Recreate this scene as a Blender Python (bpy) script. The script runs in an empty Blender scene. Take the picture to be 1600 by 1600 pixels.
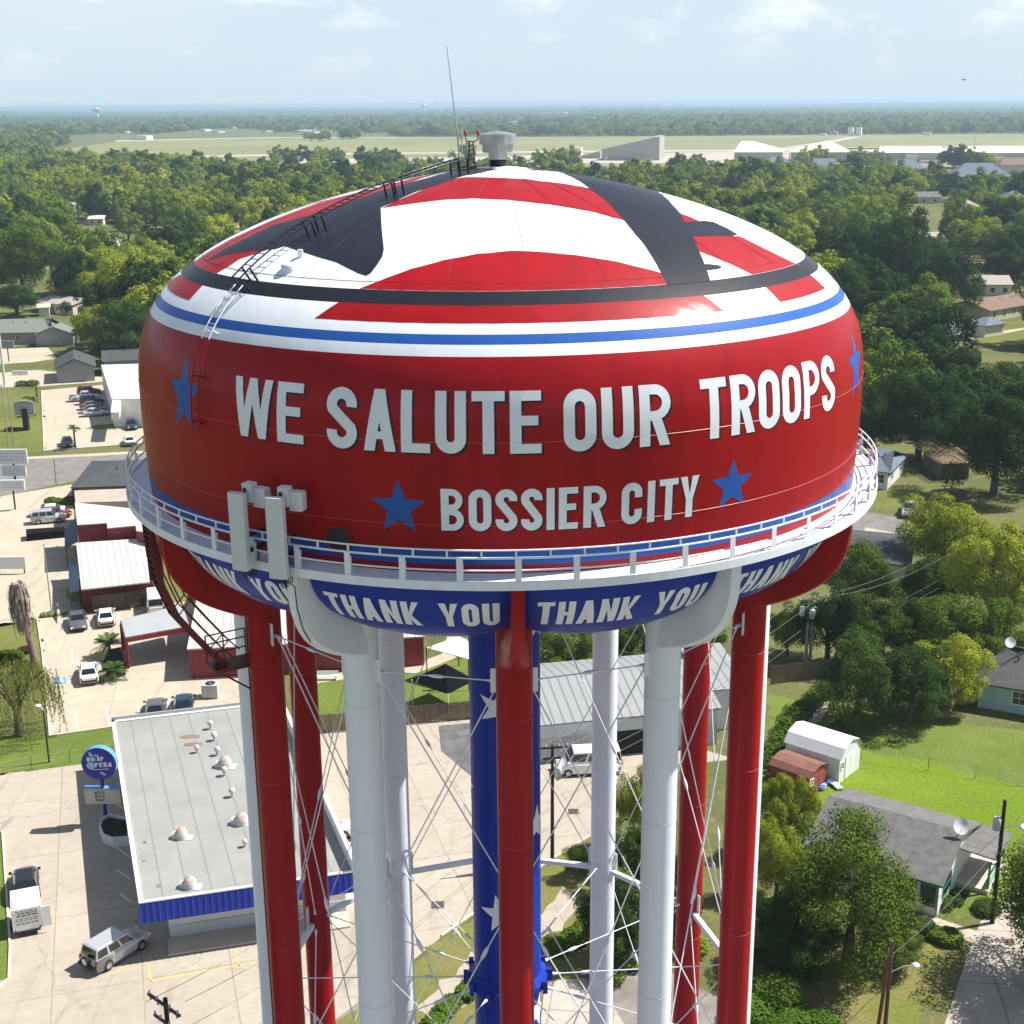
import bpy, bmesh, math, random
import numpy as np
from mathutils import Vector, Matrix
from mathutils.geometry import tessellate_polygon

SC = bpy.context.scene
COL = SC.collection
RAD = math.radians
# ------------------------------------------------------------------ camera
CAM = np.array([0.12, -54.55, 54.0])
FPX, PITCH, ROLL, YAW = 2132.0, RAD(16.68), RAD(-0.494), RAD(0.274)
_cp, _sp, _cy, _sy = math.cos(PITCH), math.sin(PITCH), math.cos(YAW), math.sin(YAW)
_F = np.array([_sy*_cp, _cy*_cp, -_sp]); _R0 = np.array([_cy, -_sy, 0.0]); _U0 = np.cross(_R0, _F)
_R = math.cos(ROLL)*_R0 + math.sin(ROLL)*_U0
_U = -math.sin(ROLL)*_R0 + math.cos(ROLL)*_U0
cd = bpy.data.cameras.new('camera'); cam = bpy.data.objects.new('camera', cd); COL.objects.link(cam)
cd.sensor_width = 36.0; cd.lens = 36.0*FPX/1600.0; cd.clip_start = 0.5; cd.clip_end = 60000.0
cam.matrix_world = Matrix(((_R[0], _U[0], -_F[0], CAM[0]), (_R[1], _U[1], -_F[1], CAM[1]), (_R[2], _U[2], -_F[2], CAM[2]), (0, 0, 0, 1)))
SC.camera = cam
# ------------------------------------------------------------------ light
SUN = Vector((0.735, 0.20, 1.0)).normalized()
sl = bpy.data.lights.new('sun', 'SUN'); so = bpy.data.objects.new('sun', sl); COL.objects.link(so)
sl.energy = 5.0; sl.angle = RAD(0.5); sl.color = (1.0, 0.955, 0.89)
so.rotation_euler = SUN.to_track_quat('Z', 'Y').to_euler()
W = bpy.data.worlds.new('World'); SC.world = W; W.use_nodes = True
wn = W.node_tree.nodes; wl = W.node_tree.links; wn.clear()
wo = wn.new('ShaderNodeOutputWorld'); bg = wn.new('ShaderNodeBackground'); sky = wn.new('ShaderNodeTexSky')
sky.sky_type = 'NISHITA'; sky.sun_disc = False
sky.sun_elevation = math.asin(SUN.z); sky.sun_rotation = math.atan2(SUN.x, SUN.y)
sky.altitude = 50; sky.air_density = 1.0; sky.dust_density = 0.35; sky.ozone_density = 2.2
SKY = 0.06
bg.inputs['Strength'].default_value = SKY
tc = wn.new('ShaderNodeTexCoord'); sx = wn.new('ShaderNodeSeparateXYZ'); wl.new(tc.outputs['Generated'], sx.inputs[0])
def wmath(op, a, b=None, clamp=False):
    n = wn.new('ShaderNodeMath'); n.operation = op; n.use_clamp = clamp
    for i, q in enumerate((a, b)):
        if q is None: continue
        if isinstance(q, (int, float)): n.inputs[i].default_value = q
        else: wl.new(q, n.inputs[i])
    return n.outputs[0]
cb = wn.new('ShaderNodeMapping'); cb.inputs['Scale'].default_value = (1.0, 1.0, 2.4); wl.new(tc.outputs['Generated'], cb.inputs[0])
nz = wn.new('ShaderNodeTexNoise'); nz.inputs['Scale'].default_value = 13.0; nz.inputs['Detail'].default_value = 8; nz.inputs['Roughness'].default_value = 0.58; wl.new(cb.outputs[0], nz.inputs['Vector'])
nz2 = wn.new('ShaderNodeTexNoise'); nz2.inputs['Scale'].default_value = 3.2; nz2.inputs['Detail'].default_value = 4; wl.new(cb.outputs[0], nz2.inputs['Vector'])
cl = wn.new('ShaderNodeMapRange'); cl.inputs[1].default_value = 0.535; cl.inputs[2].default_value = 0.69; cl.clamp = True; wl.new(nz.outputs[0], cl.inputs[0])
cl2 = wn.new('ShaderNodeMapRange'); cl2.inputs[1].default_value = 0.40; cl2.inputs[2].default_value = 0.66; cl2.inputs[4].default_value = 0.55; cl2.clamp = True; wl.new(nz2.outputs[0], cl2.inputs[0])
up = wn.new('ShaderNodeMapRange'); up.inputs[1].default_value = 0.012; up.inputs[2].default_value = 0.085; up.clamp = True; wl.new(sx.outputs[2], up.inputs[0])
cm = wmath('MULTIPLY', wmath('MAXIMUM', cl.outputs[0], wmath('MULTIPLY', cl2.outputs[0], 0.5)), up.outputs[0])
mx = wn.new('ShaderNodeMix'); mx.data_type = 'RGBA'; wl.new(wmath('MULTIPLY', cm, 0.75), mx.inputs[0])
hzn = wn.new('ShaderNodeMapRange'); hzn.inputs[1].default_value = 0.07; hzn.inputs[2].default_value = 0.24; hzn.inputs[3].default_value = 0.92; hzn.inputs[4].default_value = 0.04; hzn.clamp = True; wl.new(sx.outputs[2], hzn.inputs[0])
sm_ = wn.new('ShaderNodeMix'); sm_.data_type = 'RGBA'; wl.new(hzn.outputs[0], sm_.inputs[0]); wl.new(sky.outputs[0], sm_.inputs[6]); sm_.inputs[7].default_value = (6.9, 8.35, 9.6, 1)
wl.new(sm_.outputs[2], mx.inputs[6]); mx.inputs[7].default_value = (12.0, 12.4, 12.5, 1)
wl.new(mx.outputs[2], bg.inputs[0]); wl.new(bg.outputs[0], wo.inputs[0])
SC.view_settings.view_transform = 'Standard'; SC.view_settings.look = 'None'
SC.view_settings.exposure = 0.72; SC.view_settings.gamma = 1.0
SC.cycles.use_denoising = True
SC.cycles.max_bounces = 6; SC.cycles.diffuse_bounces = 2; SC.cycles.glossy_bounces = 3; SC.cycles.volume_bounces = 1
SC.cycles.transparent_max_bounces = 8; SC.cycles.sample_clamp_indirect = 8.0

# ------------------------------------------------------------------ geometry of the view: a picture position to a point on the land
def ray(px, py):
    d = _F + _R*(px-800.0)/FPX + _U*(800.0-py)/FPX
    return d/np.linalg.norm(d)
def g(px, py, h=0.0):
    d = ray(px, py); t = (h-CAM[2])/d[2]; p = CAM + d*t
    return (float(p[0]), float(p[1]))
def gv(px, py, h=0.0):
    x, y = g(px, py, h); return Vector((x, y, h))
def hgt(px, py, xy):
    d = ray(px, py); t = (xy[1]-CAM[1])/d[1]
    return float(CAM[2]+d[2]*t)
def onaz(px, py, yv):
    d = ray(px, py); t = (yv-CAM[1])/d[1]; return CAM + d*t

# ------------------------------------------------------------------ materials
MATS = {}
def M(name, col, rough=0.7, var=0.0, scale=1.0, bump=0.0, bscale=None, metal=0.0, spec=0.5, col2=None, orand=0.0, coords='Object', detail=4.0, stretch=None):
    if name in MATS: return MATS[name]
    m = bpy.data.materials.new(name); m.use_nodes = True
    nt = m.node_tree; b = nt.nodes['Principled BSDF']; L = nt.links
    b.inputs['Base Color'].default_value = (*col, 1); b.inputs['Roughness'].default_value = rough
    b.inputs['Metallic'].default_value = metal; b.inputs['Specular IOR Level'].default_value = spec
    if var > 0 or bump > 0 or orand > 0 or col2:
        t = nt.nodes.new('ShaderNodeTexCoord')
        vec = t.outputs[coords]
        if stretch:
            mp = nt.nodes.new('ShaderNodeMapping'); mp.inputs['Scale'].default_value = stretch; L.new(vec, mp.inputs[0]); vec = mp.outputs[0]
    if var > 0 or col2:
        n = nt.nodes.new('ShaderNodeTexNoise'); n.inputs['Scale'].default_value = scale; n.inputs['Detail'].default_value = detail; n.inputs['Roughness'].default_value = 0.65
        L.new(vec, n.inputs['Vector'])
        r = nt.nodes.new('ShaderNodeMapRange'); r.inputs[1].default_value = 0.33; r.inputs[2].default_value = 0.67; L.new(n.outputs[0], r.inputs[0])
        x = nt.nodes.new('ShaderNodeMix'); x.data_type = 'RGBA'; L.new(r.outputs[0], x.inputs[0])
        a = col2 if col2 else tuple(c*(1-var) for c in col); c = col if col2 else tuple(min(1, c*(1+var)) for c in col)
        x.inputs[6].default_value = (*a, 1); x.inputs[7].default_value = (*c, 1)
        out = x.outputs[2]
        if col2 and var > 0:
            n3 = nt.nodes.new('ShaderNodeTexNoise'); n3.inputs['Scale'].default_value = scale*9; n3.inputs['Detail'].default_value = 3; L.new(vec, n3.inputs['Vector'])
            r3 = nt.nodes.new('ShaderNodeMapRange'); r3.inputs[1].default_value = 0.3; r3.inputs[2].default_value = 0.7; r3.inputs[3].default_value = 1-var; r3.inputs[4].default_value = 1+var
            L.new(n3.outputs[0], r3.inputs[0])
            hs = nt.nodes.new('ShaderNodeHueSaturation'); L.new(r3.outputs[0], hs.inputs['Value']); L.new(out, hs.inputs['Color']); out = hs.outputs[0]
        L.new(out, b.inputs['Base Color'])
    if bump > 0:
        n = nt.nodes.new('ShaderNodeTexNoise'); n.inputs['Scale'].default_value = bscale or scale*4; n.inputs['Detail'].default_value = 3; L.new(vec, n.inputs['Vector'])
        bp = nt.nodes.new('ShaderNodeBump'); bp.inputs['Strength'].default_value = bump; bp.inputs['Distance'].default_value = 0.05
        L.new(n.outputs[0], bp.inputs['Height']); L.new(bp.outputs[0], b.inputs['Normal'])
    MATS[name] = m; return m
def slab_mat(name, col, col2, joint, angle, size=(4.5, 6.0), var=0.12, mort=0.012, rough=0.9):
    """poured concrete: slabs with dark joints, blotches, fine grain"""
    if name in MATS: return MATS[name]
    m = bpy.data.materials.new(name); m.use_nodes = True; nt = m.node_tree; b = nt.nodes['Principled BSDF']; L = nt.links
    b.inputs['Roughness'].default_value = rough; b.inputs['Specular IOR Level'].default_value = 0.25
    t = nt.nodes.new('ShaderNodeTexCoord'); mp = nt.nodes.new('ShaderNodeMapping'); mp.inputs['Rotation'].default_value = (0, 0, angle); L.new(t.outputs['Object'], mp.inputs[0])
    br = nt.nodes.new('ShaderNodeTexBrick'); L.new(mp.outputs[0], br.inputs['Vector']); br.offset = 0.0
    br.inputs['Scale'].default_value = 1.0; br.inputs['Brick Width'].default_value = size[0]; br.inputs['Row Height'].default_value = size[1]
    br.inputs['Mortar Size'].default_value = mort*4; br.inputs['Mortar Smooth'].default_value = 0.3
    br.inputs['Color1'].default_value = (*col, 1); br.inputs['Color2'].default_value = (*[c*0.93 for c in col], 1); br.inputs['Mortar'].default_value = (*joint, 1)
    n = nt.nodes.new('ShaderNodeTexNoise'); n.inputs['Scale'].default_value = 0.09; n.inputs['Detail'].default_value = 8; n.inputs['Roughness'].default_value = 0.7; L.new(t.outputs['Object'], n.inputs['Vector'])
    r = nt.nodes.new('ShaderNodeMapRange'); r.inputs[1].default_value = 0.42; r.inputs[2].default_value = 0.72; r.inputs[4].default_value = 0.75; L.new(n.outputs[0], r.inputs[0])
    x = nt.nodes.new('ShaderNodeMix'); x.data_type = 'RGBA'; L.new(r.outputs[0], x.inputs[0]); L.new(br.outputs[0], x.inputs[6]); x.inputs[7].default_value = (*col2, 1)
    n3 = nt.nodes.new('ShaderNodeTexNoise'); n3.inputs['Scale'].default_value = 1.3; n3.inputs['Detail'].default_value = 9; n3.inputs['Roughness'].default_value = 0.75; L.new(t.outputs['Object'], n3.inputs['Vector'])
    r3 = nt.nodes.new('ShaderNodeMapRange'); r3.inputs[1].default_value = 0.3; r3.inputs[2].default_value = 0.7; r3.inputs[3].default_value = 1-var; r3.inputs[4].default_value = 1+var; L.new(n3.outputs[0], r3.inputs[0])
    hs = nt.nodes.new('ShaderNodeHueSaturation'); L.new(r3.outputs[0], hs.inputs['Value']); L.new(x.outputs[2], hs.inputs['Color']); L.new(hs.outputs[0], b.inputs['Base Color'])
    def tone(src, lo, hi, f0, f1, colr):
        q = nt.nodes.new('ShaderNodeMapRange'); q.inputs[1].default_value = lo; q.inputs[2].default_value = hi; q.inputs[3].default_value = f0; q.inputs[4].default_value = f1; L.new(src, q.inputs[0])
        k = nt.nodes.new('ShaderNodeMix'); k.data_type = 'RGBA'; L.new(q.outputs[0], k.inputs[0]); k.inputs[7].default_value = (*colr, 1); return k
    sp = nt.nodes.new('ShaderNodeTexNoise'); sp.inputs['Scale'].default_value = 0.55; sp.inputs['Detail'].default_value = 5; sp.inputs['Roughness'].default_value = 0.55; L.new(t.outputs['Object'], sp.inputs['Vector'])
    k1 = tone(sp.outputs[0], 0.66, 0.74, 0.0, 0.45, [c*0.45 for c in col2]); L.new(hs.outputs[0], k1.inputs[6])
    ms2 = nt.nodes.new('ShaderNodeMapping'); ms2.inputs['Rotation'].default_value = (0, 0, angle+0.25); ms2.inputs['Scale'].default_value = (0.9, 0.05, 1); L.new(t.outputs['Object'], ms2.inputs[0])
    ty = nt.nodes.new('ShaderNodeTexNoise'); ty.inputs['Scale'].default_value = 1.1; ty.inputs['Detail'].default_value = 4; L.new(ms2.outputs[0], ty.inputs['Vector'])
    k2 = tone(ty.outputs[0], 0.56, 0.72, 0.0, 0.35, [c*0.62 for c in col2]); L.new(k1.outputs[2], k2.inputs[6])
    vo = nt.nodes.new('ShaderNodeTexVoronoi'); vo.feature = 'DISTANCE_TO_EDGE'; vo.inputs['Scale'].default_value = 0.075
    wn_ = nt.nodes.new('ShaderNodeTexNoise'); wn_.inputs['Scale'].default_value = 0.5; wn_.inputs['Detail'].default_value = 5; L.new(t.outputs['Object'], wn_.inputs['Vector'])
    ad = nt.nodes.new('ShaderNodeVectorMath'); ad.operation = 'MULTIPLY_ADD'; L.new(wn_.outputs[1], ad.inputs[0]); ad.inputs[1].default_value = (2.2, 2.2, 0); L.new(t.outputs['Object'], ad.inputs[2]); L.new(ad.outputs[0], vo.inputs['Vector'])
    k3 = tone(vo.outputs[0], 0.0008, 0.0045, 0.42, 0.0, [c*0.5 for c in col2]); L.new(k2.outputs[2], k3.inputs[6])
    L.new(k3.outputs[2], b.inputs['Base Color'])
    MATS[name] = m; return m
def leaf_mat(name, a, c, tr=0.28):
    if name in MATS: return MATS[name]
    m = bpy.data.materials.new(name); m.use_nodes = True; nt = m.node_tree; nt.nodes.clear(); L = nt.links; N = nt.nodes.new
    o = N('ShaderNodeOutputMaterial'); d = N('ShaderNodeBsdfDiffuse'); t = N('ShaderNodeBsdfTranslucent'); ms = N('ShaderNodeMixShader'); ms.inputs[0].default_value = tr
    L.new(d.outputs[0], ms.inputs[1]); L.new(t.outputs[0], ms.inputs[2]); L.new(ms.outputs[0], o.inputs[0])
    gi = N('ShaderNodeNewGeometry'); oi = N('ShaderNodeObjectInfo'); tcx = N('ShaderNodeTexCoord')
    n = N('ShaderNodeTexNoise'); n.inputs['Scale'].default_value = 0.35; n.inputs['Detail'].default_value = 3; L.new(tcx.outputs['Object'], n.inputs['Vector'])
    def mth(op, p, q):
        k = N('ShaderNodeMath'); k.operation = op
        for i, v in enumerate((p, q)):
            if isinstance(v, (int, float)): k.inputs[i].default_value = v
            else: L.new(v, k.inputs[i])
        return k.outputs[0]
    f = mth('ADD', mth('MULTIPLY', gi.outputs['Random Per Island'], 0.22), mth('MULTIPLY', n.outputs[0], 0.40))
    f = mth('ADD', f, mth('MULTIPLY', oi.outputs['Random'], 0.42))
    x = N('ShaderNodeMix'); x.data_type = 'RGBA'; L.new(f, x.inputs[0]); x.inputs[6].default_value = (*a, 1); x.inputs[7].default_value = (*c, 1)
    L.new(x.outputs[2], d.inputs[0]); L.new(x.outputs[2], t.inputs[0])
    MATS[name] = m; return m

# ------------------------------------------------------------------ mesh builder
class MB:
    def __init__(s): s.v = []; s.f = []; s.m = []; s.s = []
    def add(s, vs, fs, mi=0, smooth=False):
        o = len(s.v); s.v += [tuple(map(float, q)) for q in vs]
        for f in fs: s.f.append([i+o for i in f]); s.m.append(mi); s.s.append(smooth)
        return s
    def box(s, x0, x1, y0, y1, z0, z1, mi=0):
        return s.add([(x0,y0,z0),(x1,y0,z0),(x1,y1,z0),(x0,y1,z0),(x0,y0,z1),(x1,y0,z1),(x1,y1,z1),(x0,y1,z1)],
                     [(0,3,2,1),(4,5,6,7),(0,1,5,4),(1,2,6,5),(2,3,7,6),(3,0,4,7)], mi)
    def obox(s, c, ax, ay, az, mi=0):
        c = Vector(c); ax = Vector(ax); ay = Vector(ay); az = Vector(az)
        p = [c+ax*i+ay*j+az*k for k in (-.5,.5) for i, j in ((-.5,-.5),(.5,-.5),(.5,.5),(-.5,.5))]
        return s.add(p, [(0,3,2,1),(4,5,6,7),(0,1,5,4),(1,2,6,5),(2,3,7,6),(3,0,4,7)], mi)
    def prism(s, pts, z0, z1, mi=0, mi_top=None, bottom=True):
        n = len(pts); a = sum(pts[i][0]*pts[(i+1)%n][1]-pts[(i+1)%n][0]*pts[i][1] for i in range(n))
        if a < 0: pts = pts[::-1]
        vs = [(x,y,z0) for x,y in pts]+[(x,y,z1) for x,y in pts]
        s.add(vs, [(i,(i+1)%n,(i+1)%n+n,i+n) for i in range(n)], mi)
        s.add([(x,y,z1) for x,y in pts], [tuple(range(n))], mi if mi_top is None else mi_top)
        if bottom: s.add([(x,y,z0) for x,y in pts], [tuple(range(n))[::-1]], mi)
        return s
    def tube(s, pts, r, n=8, mi=0, closed=False, caps=True):
        pts = [Vector(p) for p in pts]; k = len(pts); rs = r if isinstance(r, (list, tuple)) else [r]*k
        vs = []; up = None
        for i, p in enumerate(pts):
            a = pts[(i-1) % k] if (i > 0 or closed) else p; b = pts[(i+1) % k] if (i < k-1 or closed) else p
            t = (b-a); t = t.normalized() if t.length > 1e-9 else Vector((0,0,1))
            if up is None:
                up = Vector((0,0,1)) if abs(t.z) < 0.9 else Vector((0,1,0))
            x = t.cross(up); 
            if x.length < 1e-6: x = t.cross(Vector((1,0,0)))
            x.normalize(); y = x.cross(t).normalized(); up = y
            for j in range(n):
                q = 2*math.pi*j/n; vs.append(p + x*math.cos(q)*rs[i] + y*math.sin(q)*rs[i])
        fs = []
        for i in range(k if closed else k-1):
            i2 = (i+1) % k
            for j in range(n): fs.append((i*n+j, i*n+(j+1)%n, i2*n+(j+1)%n, i2*n+j))
        s.add(vs, fs, mi, n > 5)
        if caps and not closed:
            s.add(vs[:n], [tuple(range(n))[::-1]], mi); s.add(vs[-n:], [tuple(range(n))], mi)
        return s
    def lathe(s, prof, n=24, c=(0,0,0), mi=0, smooth=True):
        """prof: list of (r, z); mi int or per-segment list"""
        k = len(prof); vs = []
        for r, z in prof:
            for j in range(n):
                q = 2*math.pi*j/n; vs.append((c[0]+r*math.sin(q), c[1]-r*math.cos(q), c[2]+z))
        o = len(s.v); s.v += vs
        for i in range(k-1):
            for j in range(n):
                s.f.append([o+i*n+j, o+i*n+(j+1)%n, o+(i+1)*n+(j+1)%n, o+(i+1)*n+j]); s.m.append(mi[i] if isinstance(mi, (list, tuple)) else mi); s.s.append(smooth)
        return s
    def ball(s, c, r, n=10, mi=0, sz=1.0):
        return s.lathe([(max(1e-3, r*math.sin(math.pi*i/n)), -r*sz*math.cos(math.pi*i/n)) for i in range(n+1)], n*2, c, mi)
    def build(s, name, mats, parent=None, loc=None, label=None):
        me = bpy.data.meshes.new(name)
        me.from_pydata(s.v, [], s.f)
        mats = mats if isinstance(mats, (list, tuple)) else [mats]
        for m in mats: me.materials.append(m)
        me.polygons.foreach_set('material_index', s.m); me.polygons.foreach_set('use_smooth', s.s)
        me.update()
        o = bpy.data.objects.new(name, me); COL.objects.link(o)
        if loc is not None: o.location = loc
        if parent is not None: o.parent = parent
        if label: o['label'] = label
        return o
    def shift(s, dx, dy, dz=0, rot=0.0):
        c, n = math.cos(rot), math.sin(rot)
        s.v = [(x*c-y*n+dx, x*n+y*c+dy, z+dz) for x, y, z in s.v]; return s

def thing(name, label, cat, loc=(0,0,0), rz=0.0, group=None):
    o = bpy.data.objects.new(name, None); COL.objects.link(o); o.empty_display_size = 0.5
    o.location = loc; o.rotation_euler = (0, 0, rz); return tag(o, label, cat, group)
def tag(o, label=None, cat=None, group=None, kind=None):
    if label: o['label'] = label
    if cat: o['category'] = cat
    if group: o['group'] = group
    if kind: o['kind'] = kind
    return o
def copy_tree(root, loc, rz=0.0, scale=1.0, label=None, group=None):
    r = root.copy(); COL.objects.link(r); r.location = loc; r.rotation_euler = (0, 0, rz)
    r.scale = (scale,)*3 if isinstance(scale, (int, float)) else scale
    if label: r['label'] = label
    if group: r['group'] = group
    for ch in KIDS.get(root.name, []):
        c = ch.copy(); COL.objects.link(c); c.parent = r; KIDS.setdefault(r.name, []).append(c)
        for gc in KIDS.get(ch.name, []):
            d = gc.copy(); COL.objects.link(d); d.parent = c; KIDS.setdefault(c.name, []).append(d)
    return r
KIDS = {}
def part(mb, name, mats, parent, loc=None, label=None):
    o = mb.build(name, mats, parent, loc, label); KIDS.setdefault(parent.name, []).append(o); return o
def clone_part(src, parent, loc=None, rot=None):
    c = src.copy(); COL.objects.link(c); c.parent = parent
    if loc is not None: c.location = loc
    if rot is not None: c.rotation_euler = rot
    KIDS.setdefault(parent.name, []).append(c); return c
def sheet(name, pxs, z, mat, kind='structure', label=None, cat=None, world=False, dens=0):
    pts = [tuple(p) if world else g(*p) for p in pxs]
    if dens:
        rn = random.Random(len(pts)*7+int(pts[0][0])); out = []
        for i, p in enumerate(pts):
            q = pts[(i+1) % len(pts)]; L = math.hypot(q[0]-p[0], q[1]-p[1]); k = max(1, min(60, int(L/dens)))
            for j in range(k):
                a = dens*0.75; out.append((p[0]+(q[0]-p[0])*j/k+rn.gauss(0, a*0.45), p[1]+(q[1]-p[1])*j/k+rn.gauss(0, a*0.45)))
        pts = out
    mb = MB(); n = len(pts); a = sum(pts[i][0]*pts[(i+1)%n][1]-pts[(i+1)%n][0]*pts[i][1] for i in range(n))
    if a < 0: pts = pts[::-1]
    mb.add([(x, y, z) for x, y in pts], [tuple(range(n))])
    o = mb.build(name, mat); tag(o, label, cat, None, kind); return o

# =================================================================== WATER TOWER
ZC = 54.0
PQ = (14.184, -10.6787, 8.3615, 3.0627, 1.3047, 0.0104)
def prof_r(z):
    R_, z1, hu, n1, n2, c = PQ; z = z-ZC
    if z <= z1: return R_-c*(z1-z)**2
    u = min(1.0, (z-z1)/hu); return R_*max(0.0, 1-u**n1)**(1/n2)
Z_APEX = ZC+PQ[1]+PQ[2]; Z_DECK = ZC-14.10
_t = [Z_DECK-0.25+(ZC-10.68-Z_DECK+0.25)*i/40 for i in range(41)]+[ZC+PQ[1]+PQ[2]*math.sin(i/260*math.pi/2) for i in range(1, 261)]
_pz = np.array(_t); _pr = np.array([prof_r(z) for z in _t])
_ps = np.r_[0, np.cumsum(np.hypot(np.diff(_pz), np.diff(_pr)))]; _ps = _ps[-1]-_ps     # arc length down from the apex
def z_of_s(s): return float(np.interp(s, _ps[::-1], _pz[::-1]))
def r_of_s(s): return float(np.interp(s, _ps[::-1], _pr[::-1]))
def s_of_z(z): return float(np.interp(z, _pz, _ps))
def shell(az, s, off=0.0):
    """point on the tank at azimuth az (radians, 0 = towards the front leg side, + = right), arc length s, raised off along the normal"""
    z = z_of_s(s); r = r_of_s(s); e = 0.02
    dr = r_of_s(s+e)-r_of_s(max(0, s-e)); dz = z_of_s(s+e)-z_of_s(max(0, s-e)); l = math.hypot(dr, dz) or 1
    r += -dz/l*off; z += dr/l*off
    return (r*math.sin(az), -r*math.cos(az), z)
def hit(px, py):
    """where the line of sight through a photo position meets the tank: (azimuth, arc length)"""
    for dy in range(0, 40):
        d = ray(px, py+dy*0.5)
        ts = np.arange(36, 72, 0.03); P = CAM[None, :]+ts[:, None]*d[None, :]
        rr = np.hypot(P[:, 0], P[:, 1]); zz_ = P[:, 2]
        ok = (zz_ > _pz[0]) & (zz_ < _pz[-1]) & (rr < np.interp(zz_, _pz, _pr))
        if ok.any():
            p = P[int(np.argmax(ok))]; r = math.hypot(p[0], p[1])
            # on the flat roof take s from the radius, on the side from the height
            sr = float(np.interp(r, _pr[40:][::-1], _ps[40:][::-1])) if p[2] > ZC-8 else s_of_z(p[2])
            return math.atan2(p[0], -p[1]), sr
    return None
RED = M('tank_red_paint', (0.33, 0.004, 0.008), rough=0.23, var=0.13, scale=1.4, spec=0.5, stretch=(1, 1, 0.10))
WHT = M('tank_white_paint', (0.79, 0.835, 0.89), rough=0.25, var=0.04, scale=1.4, stretch=(1, 1, 0.10))
BLU = M('tank_blue_paint', (0.022, 0.105, 0.40), rough=0.25, var=0.04, scale=0.5)
NAV = M('tank_deep_blue_paint', (0.006, 0.034, 0.33), rough=0.22, var=0.06, scale=0.5)
BLK = M('tank_black_paint', (0.016, 0.018, 0.026), rough=0.33, var=0.1, scale=0.5)
for _m in (RED, WHT, BLU, NAV, BLK):
    _n = _m.node_tree.nodes; _t = _n.new('ShaderNodeTexCoord'); _z = _n.new('ShaderNodeTexNoise'); _z.inputs['Scale'].default_value = 0.55; _z.inputs['Detail'].default_value = 3; _m.node_tree.links.new(_t.outputs['Object'], _z.inputs['Vector'])
    _p = _n.new('ShaderNodeBump'); _p.inputs['Strength'].default_value = 0.22; _p.inputs['Distance'].default_value = 0.10; _m.node_tree.links.new(_z.outputs[0], _p.inputs['Height'])
    _m.node_tree.links.new(_p.outputs[0], _n['Principled BSDF'].inputs['Normal']); _m.node_tree.links.new(_p.outputs[0], _n['Principled BSDF'].inputs['Coat Normal'])
    _b = _m.node_tree.nodes['Principled BSDF']; _b.inputs['Coat Weight'].default_value = 0.20; _b.inputs['Coat Roughness'].default_value = 0.14; _b.inputs['Roughness'].default_value = 0.5; _b.inputs['Specular IOR Level'].default_value = 0.12
DRED = M('ladder_dark_red_paint', (0.13, 0.010, 0.012), rough=0.45)
SEAMG = M('weld_seam_leg', (0.50, 0.53, 0.57), rough=0.5)
SEAML = M('weld_seam_pale', (0.52, 0.10, 0.10), rough=0.4)
SEAMD = M('weld_seam_grey', (0.045, 0.045, 0.05), rough=0.8)
GALV = M('galvanised_steel', (0.46, 0.47, 0.47), rough=0.42, var=0.25, scale=2.5, metal=0.75)
DKST = M('dark_steel', (0.02, 0.02, 0.022), rough=0.5)
PGREY = M('antenna_grey', (0.60, 0.64, 0.66), rough=0.5, var=0.04, scale=2)
LAMP = M('red_lamp_glass', (0.55, 0.02, 0.015), rough=0.15)

tower = thing('water_tower', 'giant red, white and blue water tower painted with large lettering and stars', 'water tower', (0, 0, 0))
# ---- tank shell: rings of paint
RINGS = [(ZC-5.62, 1), (ZC-6.0, 3), (ZC-6.76, 1), (ZC-7.04, 2), (ZC-7.37, 1), (ZC-13.42, 0), (ZC-13.86, 2), (-9, 0)]
zs = sorted(set([round(float(z), 4) for z in _pz[::3]]+[float(_pz[0]), float(_pz[-1])]+[a for a, _ in RINGS[:-1]]))
prof = [(max(1e-3, prof_r(z)), z) for z in zs]
mi = []
for i in range(len(zs)-1):
    zm = (zs[i]+zs[i+1])/2
    mi.append(next(c for lim, c in RINGS if zm > lim))
tank = part(MB().lathe(prof, 240, mi=mi), 'tank', [RED, WHT, BLU, BLK], tower)
# ---- weld seams: two rings on the wall, radial plate joints on the roof
sm = MB()
for zr, w in ((-9.90, 0.009), (-12.56, 0.009)):
    r = prof_r(ZC+zr)+0.004
    sm.tube([(r*math.sin(a), -r*math.cos(a), ZC+zr) for a in [2*math.pi*i/180 for i in range(180)]], w, 4, 0, closed=True)
for k in range(28):
    az = 2*math.pi*(k+0.35)/28
    sm.tube([shell(az, s, 0.010) for s in np.linspace(1.1, s_of_z(ZC-5.45), 26)], 0.007, 4, 1)
rr_ = s_of_z(ZC-5.42)
sm.tube([shell(2*math.pi*i/160, rr_, 0.010) for i in range(160)], 0.007, 4, 1, closed=True)
part(sm, 'weld_seam', [SEAML, SEAMD], tank)

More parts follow.
